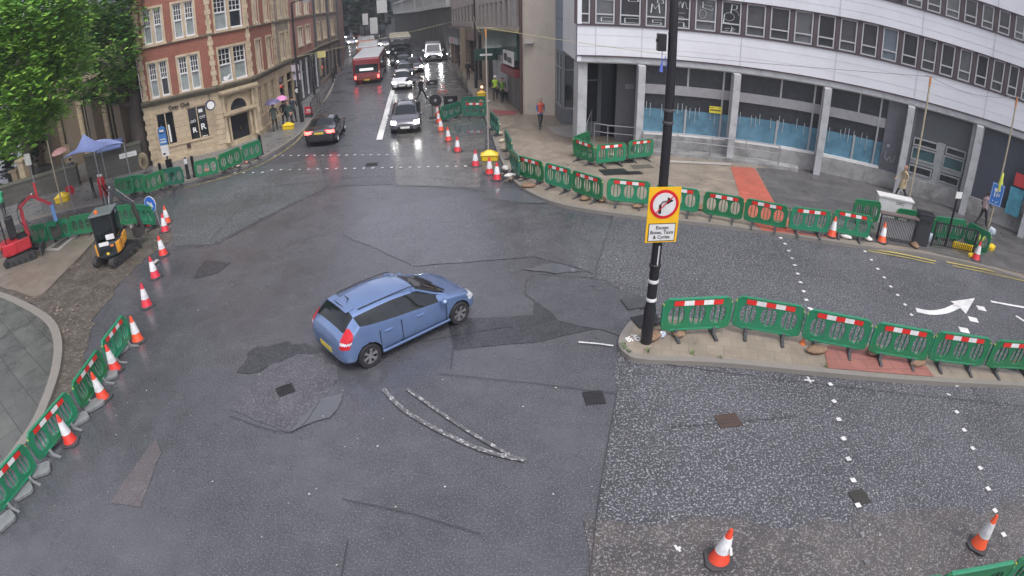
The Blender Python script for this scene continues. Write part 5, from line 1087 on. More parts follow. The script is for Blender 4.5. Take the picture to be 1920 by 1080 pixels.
q = G(1722, 457, .12); t = thing('litter_bin', 'square black litter bin standing by the black railings', 'bin', tuple(q), rz); MB().box(0, 0, .6, .62, .5, 1.2).build('body', mat('bin black', (.03, .032, .036), rough=.4), t, bevel=.03); mb = MB(); mb.box(0, 0, 1.24, .7, .58, .08); mb.build('lid', BLK, t, bevel=.02); MB().box(0, -.27, 1.0, .4, .03, .14).build('slot', LB, t)
q = G(1803, 470, .12); o = MB(); o.box(0, 0, .16, .95, .1, .3)
for k in range(7): o.box(-.4+.133*k, -.06, .16, .04, .02, .24)
o = o.build('cable_guard', YB, bevel=.01); o.location = q; o.rotation_euler.z = rz; tag(o, 'yellow slatted plastic guard lying in front of the railing', 'guard')
for p, l, s in [((1820, 482), 'small yellow block beside the right-hand cone', .4), ((1857, 468), 'yellow block at the right of the turned barrier', .55), ((1714, 440), 'yellow block peeping out left of the dark bin', .35)]: weight(p, l, z=.12, s=s, rz=.3)
for p, l in [((1838, 452), 'yellow-green jacket heap behind the turned barrier'), ((1858, 440), 'pale blue bag behind the turned barrier'), ((1740, 452), 'white bag behind the black railing')]:
    o = MB().blob((0, 0, .15), .2, .15, .2, 9, 6, .3).build('bag', mat('heap '+l[:6], (.5, .55, .1) if 'jacket' in l else (.4, .45, .5), rough=.6), smooth=60); o.location = G(*p, .12); tag(o, l, 'bag')
# ---- left hand street furniture
def lamp(base, h, label, z=.12, r=.09, arm=True, grp='dark lamp columns', bands=False):
    q = G(*base, z); t = thing('lamp_post', label, 'lamp post', tuple(q), group=grp); MB().lathe([(r*1.5, 0), (r*1.5, 1.0), (r, 1.15), (r*.7, h)], 12).build('shaft', BLK, t, True)
    if arm: mb = MB(); mb.tube([(0, 0, h-.2), (0, 0, h), (.5, 0, h+.1), (.9, 0, h+.05)], .04, 8); mb.build('arm', BLK, t, True); MB().box(1.05, 0, h, .5, .2, .12).build('lantern', GREYP, t)
    return t
lamp((567, 228), 8.0, 'tall dark lamp post on the left pavement, nearest the black car')
lamp((605, 150), 9.5, 'tall dark lamp post farther up the left pavement'); lamp((590, 178), 3.4, 'short dark signal pole between the two left lamp posts', arm=False, r=.07)
lamp((893, 165), 9, 'tall dark lamp post on the right pavement beside the shops'); lamp((648, 97), 7, 'slender post at the far left kerb', r=.07)
# round-faced signal units
def signal(base, z1, label, z=.12, r=.16):
    q = G(*base, z); t = thing('round_sign', label, 'sign', tuple(q), group='round white faced signs on dark posts'); h = ZH(q, base[0], z1); 
    MB().lathe([(.05, 0), (.05, h)], 8).build('shaft', BLK, t, True); MB().box(0, .03, h, r*2.6, .08, r*3.2).build('backboard', BLK, t, bevel=.03); mb = MB(); mb.tube([(0, -.03, h), (0, -.05, h)], r, 16); mb.build('face', SW, t); return t
signal((563, 220), 172, 'white disc sign on the dark post by the left lamp post'); signal((895, 150), 112, 'white disc sign on the right pavement among pedestrians'); 
q = G(950, 175, .12); t = thing('helmet_shaped_lamp', 'round white globe sign on a dark post beside the shutter', 'sign', tuple(q)); h = ZH(q, 950, 131); MB().lathe([(.07, 0), (.06, h)], 8).build('shaft', BLK, t, True); MB().lathe([(0, h-.35), (.28, h-.3), (.33, h-.1), (.25, h+.15), (0, h+.25)], 16).build('globe', SW, t, True)
# bus stop
q = G(322, 338, .12); t = thing('bus_stop', 'bus stop flag with blue top and white timetable on a black pole', 'bus stop', tuple(q), rz=.25)
MB().lathe([(.05, 0), (.045, 3.0)], 10).build('pole', BLK, t, True); z1, z2, z3 = ZH(q, 308, 240), ZH(q, 313, 273), ZH(q, 316, 307)
mb = MB(); mb.box(-.02, -.06, (z1+z2)/2-.1, .42, .05, z1-z2-.1); mb.tube([(-.02, -.085, z1-.2), (-.02, -.035, z1-.2)], .21, 20); mb.build('flag', mat('bus blue', (.05, .17, .42), rough=.4), t)
MB().box(-.02, -.06, z2-.32, .42, .05, .62).build('timetable_plate', SW, t); mb = MB(); mb.box(-.02, -.089, z1-.22, .25, .006, .1); mb.box(-.02, -.089, z2+.12, .34, .006, .07); mb.box(-.02, -.089, z2+.26, .3, .006, .05); mb.build('bus_symbol', SW, t)
mb = MB(); mb.box(-.08, -.089, z2-.5, .14, .006, .09); mb.build('logo', LB, t); MB().box(.05, -.05, z3-.35, .34, .1, .95).build('case', BLK, t)
def bollard(p, label, white=False, z=.12, h=1.05, r=.07):
    q = G(*p, z); t = thing('bollard', label, 'bollard', tuple(q), group='black bollards'); MB().lathe([(r*1.3, 0), (r*1.2, .12), (r, .15), (r*.9, h-.1), (r*1.1, h-.06), (0, h)], 12).build('shaft', BLK, t, True)
    if white: MB().lathe([(r*.98, h-.36), (r*1.02, h-.35), (r*1.02, h-.08), (r*.98, h-.07)], 12).build('band', SW, t, True)
for p, l, w_ in [((306, 345), 'thick dark post left of the bus stop', 0), ((354, 335), 'bollard with a white head below the shop windows', 1), ((366, 332), 'plain dark bollard right of the white headed one', 0), ((491, 290), 'thick dark post right of the bright green barriers', 0), ((178, 370), 'dark bollard left of the red pedestal', 0)]: bollard(p, l, bool(w_), h=1.15, r=.09)
for k, (x, y) in enumerate([(625, 155), (628, 147), (631, 140), (634, 132), (637, 125), (640, 117)]): bollard((x, y), ('nearest', 'second nearest', 'third nearest', 'fourth nearest', 'fifth nearest', 'farthest')[k]+' dark bollard of the row on the far left kerb', h=1.1, r=.09)
for k, (x, y) in enumerate([(795, 125), (790, 118), (786, 112)]): pass
# guard rails
railing((597, 203), (585, 222), 'dark guard rail by the left kerb, near end', 10, 1.1); railing((622, 160), (600, 200), 'long dark guard rail along the left kerb behind the black car', 22, 1.1)
railing((866, 165), (876, 180), 'dark guard rail on the right kerb behind the lane barriers', 10, 1.1); railing((838, 118), (866, 160), 'dark guard rail along the double yellow lines', 26, 1.1)
# red pedestal + red round sign + small red sign, yellow planter
q = G(196, 368, .12); t = thing('red_pedestal', 'bright red utility pedestal on the left pavement edge', 'pedestal', tuple(q)); MB().lathe([(.22, 0), (.24, .1), (.2, .7), (.22, .95), (.1, 1.1), (0, 1.12)], 14).build('body', mat('pedestal red', (.5, .02, .03), rough=.4), t, True); MB().box(0, 0, 1.15, .3, .1, .12).build('cap', PAPER, t)
q = G(135, 366, .12); o = MB(); o.tube([(0, 0, .35), (0, .03, .35)], .3, 20); o = o.build('red_disc_sign', mat('disc red', (.5, .03, .05), rough=.4)); o.location = q; o.rotation_euler = (.3, 0, .3); tag(o, 'round red sign leaning behind the yellow block', 'sign')
q = G(580, 219, .12); t = thing('red_works_sign', 'small red and white works sign standing by the left kerb', 'sign', tuple(q)); MB().box(0, 0, .45, .55, .05, .55).build('board', mat('sign works red', (.5, .02, .05), rough=.4), t); mb = MB(); mb.box(0, -.03, .5, .3, .006, .1); mb.box(0, -.03, .35, .35, .006, .06); mb.build('marks', SW, t); MB().box(0, 0, .1, .6, .25, .18).build('foot', RUB, t)
q = G(78, 395, .12); t = thing('temporary_sign', 'pale plate with a red and white striped stand at the far left', 'sign', tuple(q)); MB().lathe([(.035, 0), (.03, 3.)], 8).build('pole', GREYP, t, True); MB().box(-.02, -.05, 2.9, .5, .03, .62).build('plate', mat('plate pale', (.45, .47, .42), rough=.5), t); mb = MB(); mb.box(.0, -.05, 1.1, .18, .03, 1.0); mb.build('striped_board', mat('board red', (.5, .03, .04)), t)
# blue arrow sign
q = G(303, 430); t = thing('keep_right_sign', 'round blue arrow sign leaning among the cones', 'sign', tuple(q), rz=-.2)
zc = ZH(q, 291, 382); mb = MB(); mb.tube([(0, 0, 0), (-.1, 0, zc-.2)], .03, 8); mb.tube([(-.1, -.035, 0), (-.35, 0, .0)], .02); mb.build('stand', GREYP, t)
cx = -.26; mb = MB(); mb.tube([(cx, -.05, zc), (cx, -.07, zc)], .34, 36); mb.build('rim', SW, t); mb = MB(); mb.tube([(cx, -.07, zc), (cx, -.078, zc)], .315, 36); mb.build('disc', mat('arrow blue', (.02, .14, .55), rough=.35), t)
ar = [(-.05, .19), (.05, .19), (.05, -.02), (.14, -.02), (0, -.22), (-.14, -.02), (-.05, -.02)]; ca, sa = math.cos(math.radians(58)), math.sin(math.radians(58)); mb = MB(); mb.add([(cx+x*ca-z*sa, -.082, zc+x*sa+z*ca-.0) for x, z in ar], [(0, 1, 2, 3, 6), (3, 4, 5, 6)]); mb.build('arrow', SW, t)
# lane closed sign group: round black back + rectangular black signs
def backsign(p, z_top, w_, h_, rnd_, label):
    q = G(*p); t = thing('works_sign', label, 'sign', tuple(q), rz=.1, group='temporary works signs seen from the back'); zc = ZH(q, p[0], z_top)
    if rnd_: mb = MB(); mb.tube([(0, 0, zc), (0, .03, zc)], w_/2, 24); mb.build('board', BLK, t); mb = MB(); mb.tube([(0, -.02, zc), (0, -.01, zc)], .09, 14); mb.build('clamp', GREYP, t)
    else: MB().box(0, 0, zc, w_, .03, h_).build('board', BLK, t); MB().box(0, -.03, zc, w_*.3, .02, h_*.25).build('clamp', GREYP, t)
    mb = MB(); mb.tube([(-.25, .1, 0), (-.2, 0, zc)], .025, 6); mb.tube([(.25, .1, 0), (.2, 0, zc)], .025, 6); mb.box(0, .05, .04, .9, .25, .08); mb.build('frame', BLK, t)
backsign((818, 222), 188, .78, .78, True, 'round black-backed sign left of the lane barriers'); backsign((845, 200), 188, .98, .62, False, 'black-backed rectangular sign behind the lane barriers'); backsign((810, 165), 155, .95, .45, False, 'low black-backed sign in the lane in front of the white van')
q = G(830, 173); t = thing('fallen_cone_frame', 'folded red-white sign frame on a white-marked patch of the lane', 'sign', tuple(q)); mb = MB(); mb.bar((-.3, 0, 0), (0, 0, .7), .06); mb.bar((.3, 0, 0), (0, 0, .7), .06); mb.bar((-.4, .1, .05), (.4, .1, .05), .07); mb.build('frame', mat('frame red', (.4, .08, .06)), t)
# ================================================================== VEHICLES
TYRE = mat('tyre', (.018, .018, .02), rough=.7, var=.2); RIM = mat('rim silver', (.42, .42, .44), rough=.3, metal=.8, var=.1); DARKT = mat('black trim', (.014, .014, .016), rough=.5)
CARGLASS = mat('car glass', (.012, .016, .018), rough=.04, var=.2, spec=.5); HEADL = mat('headlamp lit', (1, 1, 1), emit=(1, .98, .92), es=14); HEADO = mat('headlamp lens', (.55, .57, .6), rough=.1, spec=.8, var=.2)
TAILL = mat('tail lamp', (.45, .01, .02), rough=.15, emit=(1, .05, .05), es=.02); TAILON = mat('tail lamp lit', (.8, .02, .02), emit=(1, .06, .05), es=6); CHROME = mat('chrome', (.5, .5, .52), rough=.2, metal=.9)
# station: x fraction from rear, half width, bottom z, shoulder z, top z, half width at top (all metres for a 4.25 x 1.77 x 1.48 hatchback)
ST = {'hatch': [(0., .66, .34, .60, .68, .60), (.015, .80, .24, .80, .92, .66), (.05, .865, .20, .93, 1.08, .60), (.085, .88, .19, 1.00, 1.30, .57), (.13, .885, .18, 1.19, 1.43, .55), (.205, .885, .18, 1.105, 1.46, .56), (.36, .89, .18, 1.035, 1.485, .57), (.39, .89, .18, 1.02, 1.485, .57), (.53, .89, .18, .965, 1.44, .56), (.57, .89, .18, .95, 1.40, .55), (.68, .885, .18, .91, 1.16, .60), (.765, .88, .18, .89, .965, .66), (.80, .88, .18, .86, .92, .66), (.90, .86, .19, .78, .84, .62), (.955, .80, .20, .68, .74, .58), (.985, .70, .24, .56, .62, .5), (1., .56, .30, .46, .50, .45)],
      'saloon': [(0., .66, .34, .66, .74, .60), (.012, .80, .26, .88, .98, .66), (.05, .86, .22, .95, 1.03, .64), (.14, .88, .19, .96, 1.06, .64), (.17, .885, .18, .96, 1.08, .60), (.28, .89, .18, .95, 1.36, .55), (.32, .89, .18, .95, 1.40, .55), (.42, .89, .18, .93, 1.43, .56), (.45, .89, .18, .93, 1.43, .56), (.56, .89, .18, .91, 1.42, .56), (.60, .89, .18, .90, 1.38, .56), (.66, .885, .18, .89, 1.18, .61), (.725, .88, .18, .88, .97, .66), (.76, .88, .18, .87, .95, .66), (.90, .86, .19, .78, .84, .62), (.955, .80, .20, .70, .76, .58), (.985, .70, .24, .58, .64, .5), (1., .56, .30, .48, .52, .45)]}
GL = {'hatch': dict(side=[(4, 5), (5, 6), (6, 7), (7, 8), (8, 9), (9, 10)], rear=(2, 4), front=(9, 11), roof=(4, 9)), 'saloon': dict(side=[(5, 6), (6, 7), (7, 8), (8, 9), (9, 10), (10, 11)], rear=(4, 6), front=(10, 12), roof=(6, 10))}
def car(name, label, cat, pos, heading, paint, kind='hatch', L=4.25, W=1.77, H=1.48, sub=2, lit=False, tail_lit=False, plate_r=True, group=None, spokes=5, detail=True, plate='', scoops=False, arches=True):
    """heading = direction the nose points, radians from +x; built along +x, centred"""
    t = thing(name, label, cat, pos, heading, group); st = ST[kind]; g = GL[kind]; sx, sy, sz = L, W/1.78, H/1.48
    mats = [paint, CARGLASS, DARKT, HEADL if lit else HEADO, TAILON if tail_lit else TAILL]
    v = []; N = 8
    for (x, w_, zb, sh, tp, wt) in st:
        ring = [(0, zb), (w_*.82, zb), (w_, zb+.13), (w_*1.0, sh*.62+.02), (w_*.965, sh), (wt+.055, tp-.115 if tp > sh+.2 else (sh+tp)/2+.01), (wt*.80, tp-.012), (0, tp+.012)]
        X = (x-.5)*sx
        for (y, z) in ring: v.append((X, -y*sy, z*sz))
        for (y, z) in ring[1:-1][::-1]: v.append((X, y*sy, z*sz))
    R_ = 2*N-2; f = []; fm = []; n = len(st)
    for i in range(n-1):
        for j in range(R_):
            a = i*R_+j; b = i*R_+(j+1) % R_; f.append((a, b, b+R_, a+R_)); side = j if j < N-1 else R_-1-j; mi = 0
            if side == 4 and any(p[0] == i for p in g['side']): mi = 1
            if side in (5, 6) and (g['rear'][0] <= i < g['rear'][1] or g['front'][0] <= i < g['front'][1]): mi = 1
            if side == 0: mi = 2
            fm.append(mi)
    f.append(tuple(range(R_-1, -1, -1))); fm.append(0); f.append(tuple(range((n-1)*R_, n*R_))); fm.append(0)
    me = bpy.data.meshes.new('body'); me.from_pydata(v, [], f)
    for m_ in mats: me.materials.append(m_)
    me.polygons.foreach_set('material_index', fm); 
    bm = bmesh.new(); bm.from_mesh(me); bmesh.ops.recalc_face_normals(bm, faces=bm.faces[:]); cl = bm.edges.layers.float.new('crease_edge')
    for e in bm.edges:
        ms = {q.material_index for q in e.link_faces}
        if 1 in ms and 0 in ms: e[cl] = .55
        elif len(e.link_faces) == 2 and abs(e.verts[0].co.x-e.verts[1].co.x) > .01:
            js = {e.verts[0].index % R_, e.verts[1].index % R_}
            if js <= {4, R_-4}: e[cl] = .5
    bm.to_mesh(me); bm.free()
    tmp = bpy.data.objects.new('tmp', me); COL.objects.link(tmp); md = tmp.modifiers.new('s', 'SUBSURF'); md.levels = sub; md.render_levels = sub
    wx = (-.305*L, .325*L) if 'blue' not in name else (-.332*L, .33*L) ; wr = .315*H/1.48
    if arches:
        cm = MB(); 
        for x in wx:
            for s in (-1, 1): cm.tube([(x, s*W*.36, wr), (x, s*W*.62, wr)], wr*1.16, 24)
        cut = cm.build('cut', DARKT); b = tmp.modifiers.new('b', 'BOOLEAN'); b.object = cut; b.operation = 'DIFFERENCE'; b.solver = 'EXACT'; b.material_mode = 'TRANSFER'
    em = evalmesh(tmp); bpy.data.objects.remove(tmp)
    if arches: bpy.data.objects.remove(cut)
    # lamps and lower trim by place on the finished surface
    names = [m_.name if m_ else '' for m_ in em.materials]; ix = {k: names.index(m_.name) for k, m_ in zip('pgdht', mats)}
    for p in em.polygons:
        c = p.center; nx = c.x/L+.5; ay = abs(c.y)/(W/2); z = c.z/sz; mi = p.material_index
        if mi == ix['p']:
            if kind == 'hatch' and nx < .085 and ay > .70+.12*(1.1-z) and .70 < z < 1.13 and nx < .035+.05*(z-.6)/.4: mi = ix['t'] if not .80 < z < .86 else ix['h']
            if kind == 'saloon' and nx < .05 and ay > .45 and .76 < z < .93: mi = ix['t']
            if nx > .885 and ay > .60 and .57 < z < .74 and nx > .9+(.74-z)*.1: mi = ix['h']
            if z < .235: mi = ix['d']
            if nx > .955 and ay < .5 and .30 < z < .46: mi = ix['d']
            if nx > .97 and ay < .42 and .5 < z < .58: mi = ix['d']
            if nx < .02 and ay < .7 and z < .34: mi = ix['d']
        p.material_index = mi; p.use_smooth = True
    # split by material into body and parts
    def part(name_, keys):
        bm = bmesh.new(); bm.from_mesh(em); ids = {ix[k] for k in keys}
        bmesh.ops.delete(bm, geom=[q for q in bm.faces if q.material_index not in ids], context='FACES')
        if not bm.faces: bm.free(); return None
        m2 = bpy.data.meshes.new(name_); bm.to_mesh(m2); bm.free()
        for q in em.materials: m2.materials.append(q)
        o = bpy.data.objects.new(name_, m2); COL.objects.link(o); o.parent = t; return o
    part('body', 'pd'); 
    # windows: front, rear, sides
    def gpart(name_, key, cond):
        bm = bmesh.new(); bm.from_mesh(em)
        bmesh.ops.delete(bm, geom=[q for q in bm.faces if not (q.material_index == ix[key] and cond(q.calc_center_median()))], context='FACES')
        if not bm.faces: bm.free(); return None
        m2 = bpy.data.meshes.new(name_); bm.to_mesh(m2); bm.free(); 
        for q in em.materials: m2.materials.append(q)
        o = bpy.data.objects.new(name_, m2); COL.objects.link(o); o.parent = t; return o
    xf = (st[g['front'][0]][0]-.5)*L; xr = (st[g['rear'][1]][0]-.5)*L; yy = W/2*.685
    gpart('windscreen', 'g', lambda c: c.x > xf-.02 and abs(c.y) < yy and not (abs(c.y) > yy*.98))
    gpart('rear_window', 'g', lambda c: c.x < xr+.02 and abs(c.y) < yy)
    for s in (-1, 1): gpart('side_window', 'g', lambda c: c.y*s > 0 and not ((c.x > xf-.02 or c.x < xr+.02) and abs(c.y) < yy))
    if detail:
        for s in (-1, 1):
            pl = [Vector(((q[0]-.5)*L, s*(q[5]+.05)*sy*(.985), (q[4]-.098)*sz)) for q in st[g['front'][0]-1:g['front'][1]+1]]; pl[-1].z = (st[g['front'][1]][3]+.03)*sz
            MB().tube(pl, .032, 8).build('windscreen_pillar', paint, t, True)
    for s in (-1, 1): gpart('headlight', 'h', lambda c: c.y*s > 0 and c.x > 0); gpart('reversing_light', 'h', lambda c: c.y*s > 0 and c.x < 0); gpart('tail_light', 't', lambda c: c.y*s > 0)
    for x in wx:
        for s in (-1, 1):
            w_ = thing_child('wheel', t, (x, s*(W/2-.11), wr*1.0))
            MB().lathe([(wr*.62, -.10), (wr*.93, -.105), (wr, -.07), (wr, .07), (wr*.93, .105), (wr*.62, .10)], 28, axis='Y', cap=False).build('tyre', TYRE, w_, True)
            mb = MB(); mb.lathe([(0, s*.085), (wr*.16, s*.085), (wr*.18, s*.06)], 12, axis='Y', cap=False)
            for k in range(spokes):
                a = 2*math.pi*k/spokes+.3
                for d_ in (-.13, .13): mb.bar((0, s*.062, 0), (math.cos(a+d_)*wr*.64, s*.088, math.sin(a+d_)*wr*.64), .028, .035)
            mb.lathe([(wr*.58, s*.06), (wr*.60, s*.1), (wr*.68, s*.1), (wr*.66, s*.05)], 28, axis='Y', cap=False)
            mb.build('rim', RIM, w_, True); MB().lathe([(0, s*.02), (wr*.63, s*.02)], 24, axis='Y').build('hub', DARKT, w_)
    if detail:
        for s in (-1, 1):
            mb = MB().blob(((.20)*L, s*(W/2+.07), .93*sz), .09, .10, .07, 10, 6, 0); mb.bar(((.21)*L, s*(W/2-.06), .9*sz), (.205*L, s*(W/2+.03), .92*sz), .05); mb.build('mirror', paint, t, 60)
        for s in (-1, 1):
            for x in ((-.19, .035) if kind == 'hatch' else (-.17, .04)): mb = MB().box(x*L, s*(W/2-.005), .80*sz, .2, .045, .035); mb.build('handle', paint, t, bevel=.008)
        mb = MB()
        for s in (-1, 1):
            for x in ((-.10, .225) if kind == 'hatch' else (-.05, .22)): mb.box(x*L, s*(W/2+.0005), .60*sz, .012, .012, .58)
        mb.build('door_seam', DARKT, t)
    if detail or lit:
        PL = mat('plate yellow', (.55, .42, .05), rough=.4); PW = mat('plate white', (.6, .6, .56), rough=.4)
        MB().box(-L/2+.02, 0, (.50 if kind == 'hatch' else .80)*sz, .05, .52, .115).build('number_plate', PL, t); MB().box(L/2-.005, 0, .40*sz, .05, .52, .115).build('number_plate', PW, t)
    return t
def thing_child(name, parent, loc):
    o = bpy.data.objects.new(name, None); COL.objects.link(o); o.location = loc; o.parent = parent; o.empty_display_size = .1; return o
def paint(name, c, **k): return mat(name, c, rough=k.get('rough', .22), metal=k.get('metal', .35), var=.05, vs=1.5, coat=1., spec=.7, grime=.12, gs=2.5)
# blue hatchback
a_, b_ = G(693, 690), G(861, 608); dirv = (b_-a_).normalized(); hd = math.atan2(dirv.y, dirv.x)
nrm = Vector((dirv.y, -dirv.x, 0)); L_ = 4.25; k_ = (b_-a_).length/(.63*L_); cpos = (a_+b_)/2-nrm*(.84-.0)+dirv*.06
bc = car('blue_hatchback', 'light blue five-door hatchback crossing the junction with silver wheels', 'car', (cpos.x, cpos.y, 0), hd, paint('paint blue', (.15, .235, .43), metal=.5), 'hatch', sub=3, L=3.92, W=1.74, H=1.40, spokes=6)
SRF = mat('glossy grey roof', (.30, .36, .44), rough=.12, metal=.2, coat=.9)
mb = MB(); z = 1.5
mb.bar((-1.2, 0, 1.38), (-1.27, 0, 1.47), .05, .02); mb.build('aerial', DARKT, bc)
mb = MB()
for s in (-1, 1): mb.tube([(-1.25, s*.50, 1.338), (-.6, s*.52, 1.362), (.1, s*.52, 1.36), (.25, s*.51, 1.325)], .012, 6)
mb.build('roof_rail', DARKT, bc)
MB().box(-1.42, 0, 1.335, .22, .86, .03, M=Matrix.Rotation(-.16, 3, 'Y')).build('spoiler', MATS['paint blue'], bc, bevel=.01)
MB().box(-1.54, 0, 1.33, .02, .42, .03).build('brake_light', DARKT, bc)
for s_ in (-1, 1): MB().box(.0, s_*.862, .275, 1.95, .05, .07).build('side_skirt', MATS['paint blue'], bc, bevel=.02)
mb = MB()
for s_ in (-1, 1): mb.box(-.98, s_*.868, .62, .012, .012, .42); mb.box(.02, s_*.872, .335, 1.8, .008, .012)
mb.build('door_seam', DARKT, bc)
MB().box(.30, -.2, 1.02, .5, .42, .5).build('seat', mat('car seat', (.06, .06, .065)), bc, bevel=.06)
mb = MB()
for s in (-.28, .22): mb.bar((1.08, s-.28, .93), (.94, s+.25, .99), .03, .02)
mb.build('wiper', DARKT, bc)
# other cars
def car_px(base_px, name, label, paint_, hd_deg, **k):
    q = G(*base_px); return car(name, label, 'car', (q.x, q.y, 0), math.radians(hd_deg), paint_, **k)
SD = math.degrees(math.atan2(su.y, su.x))   # street direction
gt = 'cars queueing down the street'
car_px((613, 258), 'black_saloon', 'black saloon with red tail lights driving away on the left side', paint('paint black', (.012, .012, .015)), 97, kind='saloon', L=4.4, W=1.83, H=1.44, tail_lit=True, group='cars driving up the street')
car_px((763, 238), 'dark_hatchback', 'dark grey hatchback with its headlights on, nearest of the queue facing the camera', paint('paint dark grey', (.11, .11, .13)), 277, lit=True, L=3.9, W=1.72, H=1.5, group=gt)
car_px((755, 163), 'white_hatchback', 'white hatchback second in the queue, behind the dark grey one', paint('paint white', (.58, .58, .60), metal=0), 279, lit=True, L=3.95, W=1.72, H=1.5, group=gt, detail=False)
car_px((760, 146), 'grey_car', 'dark grey car right behind the white hatchback', paint('paint slate', (.10, .11, .13)), 280, L=4.3, W=1.8, H=1.5, lit=True, group=gt, detail=False)
car_px((757, 128), 'silver_car', 'grey-blue car in the queue in front of the dark bus', paint('paint steel', (.20, .22, .25)), 281, L=4.3, W=1.8, H=1.5, group=gt, detail=False)
FC = [((728, 82), 'black', 'dark oncoming car beside the orange bus', 286, (.02, .02, .03)), ((712, 86), 'dk', 'second dark oncoming car beside the far bus', 288, (.03, .03, .04)), ((742, 92), 'wh', 'white oncoming car ahead of the dark bus', 284, (.4, .4, .42)), ((650, 74), 'wh', 'white distant car in the glare at the street end', 300, (.5, .5, .55)), ((665, 73), 'rd', 'small red distant car at the street end', 300, (.25, .03, .03)), ((737, 104), 'a', 'dark oncoming car wedged left of the dark bus', 284, (.03, .03, .035)), ((722, 88), 'b', 'grey oncoming car between the two dark distant ones', 285, (.18, .18, .2)), ((657, 84), 'c', 'pale distant car in front of the white one', 298, (.4, .4, .45)), ((704, 78), 'd', 'small dark car farthest in the oncoming queue', 288, (.05, .05, .06)), ((777, 133), 'e', 'dark car edging out to the right of the queue', 280, (.02, .022, .03))]
for i, (p, _, l, h_, c_) in enumerate(FC):
    car_px(p, 'distant_car', l, paint('far paint %d' % i, c_), h_, lit=(i != 4), L=4.2, W=1.8, H=1.5, sub=1, group='distant cars at the top of the street', detail=False, arches=False)
o = car_px((603+33, 92), 'distant_car', 'dark blue car parked half hidden by the far left building', paint('far blue', (.02, .03, .08)), 75, sub=1, detail=False, arches=False); 
# buses
def bus(name, label, px, hd_deg, col, L, W, H, rear=True, roofc=(.45, .46, .48), lit=False, lights=True, glow=False, group='buses in the street'):
    if len(px) == 3: q = AT(px[0], 100, px[2]); q.z = 0
    else: q = G(*px)
    hv = Vector((math.cos(math.radians(hd_deg)), math.sin(math.radians(hd_deg)), 0)); q = q+hv*(L/2 if rear else -L/2)
    t = thing(name, label, 'bus', tuple(q), math.radians(hd_deg), group); P_ = paint('bus '+name+str(px[0]), col, metal=0)
    MB().box(0, 0, .3+(H-.35)/2, L, W, H-.35).build('body', P_, t, bevel=.14)
    MB().box(0, 0, H+.0, L*.98, W*.94, .12).build('roof', mat('bus roof %d' % px[0], roofc, rough=.25, var=.15), t, bevel=.05)
    for s in (-1, 1): MB().box(0, s*(W/2+.002), H*.62, L*.92, .03, H*.30).build('side_window', CARGLASS, t)
    for s, nm in ((-1, 'rear_window'), (1, 'windscreen')):
        MB().box(s*(L/2+.004), 0, H*(.60 if s < 0 else .56), .04, W*.86, H*(.30 if s < 0 else .42)).build(nm, CARGLASS, t, bevel=.01)
    MB().box(-L/2-.03, 0, H*.56, .02, W*.5, .22).build('route_board', mat('board lit', (.5, .52, .52), emit=(.8, .85, .85), es=.5), t)
    for s in (-1, 1):
        MB().box(-L/2-.02, s*W*.42, H*.28, .05, .16, .28).build('tail_light', TAILON if lights else TAILL, t); MB().box(L/2+.01, s*W*.38, H*.22, .05, .28, .2).build('headlight', HEADL if lit else HEADO, t)
        for x in (-L*.28, L*.33): MB().lathe([(0, -.13), (.46, -.13), (.48, 0), (.46, .13), (0, .13)], 20, (x, s*(W/2-.11), .48), 'Y').build('wheel', TYRE, t, True)
        MB().box(L/2+.12, s*(W/2+.15), H*.62, .1, .12, .35).build('mirror', DARKT, t)
    MB().box(-L/2-.01, 0, .62, .04, W*.9, .35).build('bumper', mat('bumper red dull', (.20, .05, .035)) if rear else DARKT, t, bevel=.02); MB().box(-L/2-.03, 0, .42, .02, .5, .12).build('number_plate', mat('plate yellow', None), t)
    return t
qb = 84
v = G(688, 158); 
bus('red_bus', 'red single-deck bus with pale roof driving away up the street', (689, 158), 98.5, (.22, .02, .025), 10.6, 2.5, 2.5, roofc=(.5, .51, .53))
bus('blue_roofed_bus', 'bus with a blue roof and orange rear ahead of the red bus', (689, 0, 67), 102, (.25, .08, .04), 9, 2.45, 2.45, roofc=(.06, .10, .35))
bus('orange_bus', 'distant orange-red bus ahead of the blue roofed one', (687, 0, 82), 103, (.35, .09, .04), 8, 2.5, 2.3, roofc=(.35, .36, .36))
bus('dark_bus', 'dark double-height bus with a cream top facing the camera in the queue', (753, 124), 281, (.035, .037, .042), 9, 2.5, 3.3, rear=False, roofc=(.36, .34, .26), lights=False)
# white van
q = G(813, 112); t = thing('white_van', 'white van with dazzling headlights facing the camera beside the dark offices', 'van', tuple(q), math.radians(277)); PWH = paint('van white', (.72, .73, .75), metal=0)
prof = [(-2.6, .35), (2.45, .35), (2.5, .75), (2.42, 1.0), (1.75, 1.15), (1.15, 1.95), (.9, 2.05), (-2.55, 2.1), (-2.62, 1.9)]
def extr(prof, w_, name, m, t, bev=.08, w2=None):
    mb = MB(); n = len(prof); vs = [(x, -w_/2*(1 if z < 1.2 or not w2 else w2), z) for x, z in prof]+[(x, w_/2*(1 if z < 1.2 or not w2 else w2), z) for x, z in prof]
    mb.add(vs, [tuple(range(n)), tuple(range(2*n-1, n-1, -1))]+[(i, n+i, n+(i+1) % n, (i+1) % n) for i in range(n)]); return mb.build(name, m, t, bevel=bev)
extr(prof, 1.95, 'body', PWH, t, .06, .9)
mb = MB(); mb.add([(1.73, -.78, 1.2), (1.73, .78, 1.2), (1.19, .70, 1.9), (1.19, -.70, 1.9)], [(0, 1, 2, 3)]); mb.v = [(x+.035, y, z+.02) for x, y, z in mb.v]; mb.build('windscreen', CARGLASS, t)
MB().box(2.5, 0, .62, .06, 1.7, .42).build('bumper', DARKT, t, bevel=.02); MB().box(2.54, 0, .6, .02, .5, .1).build('number_plate', mat('plate white', None), t)
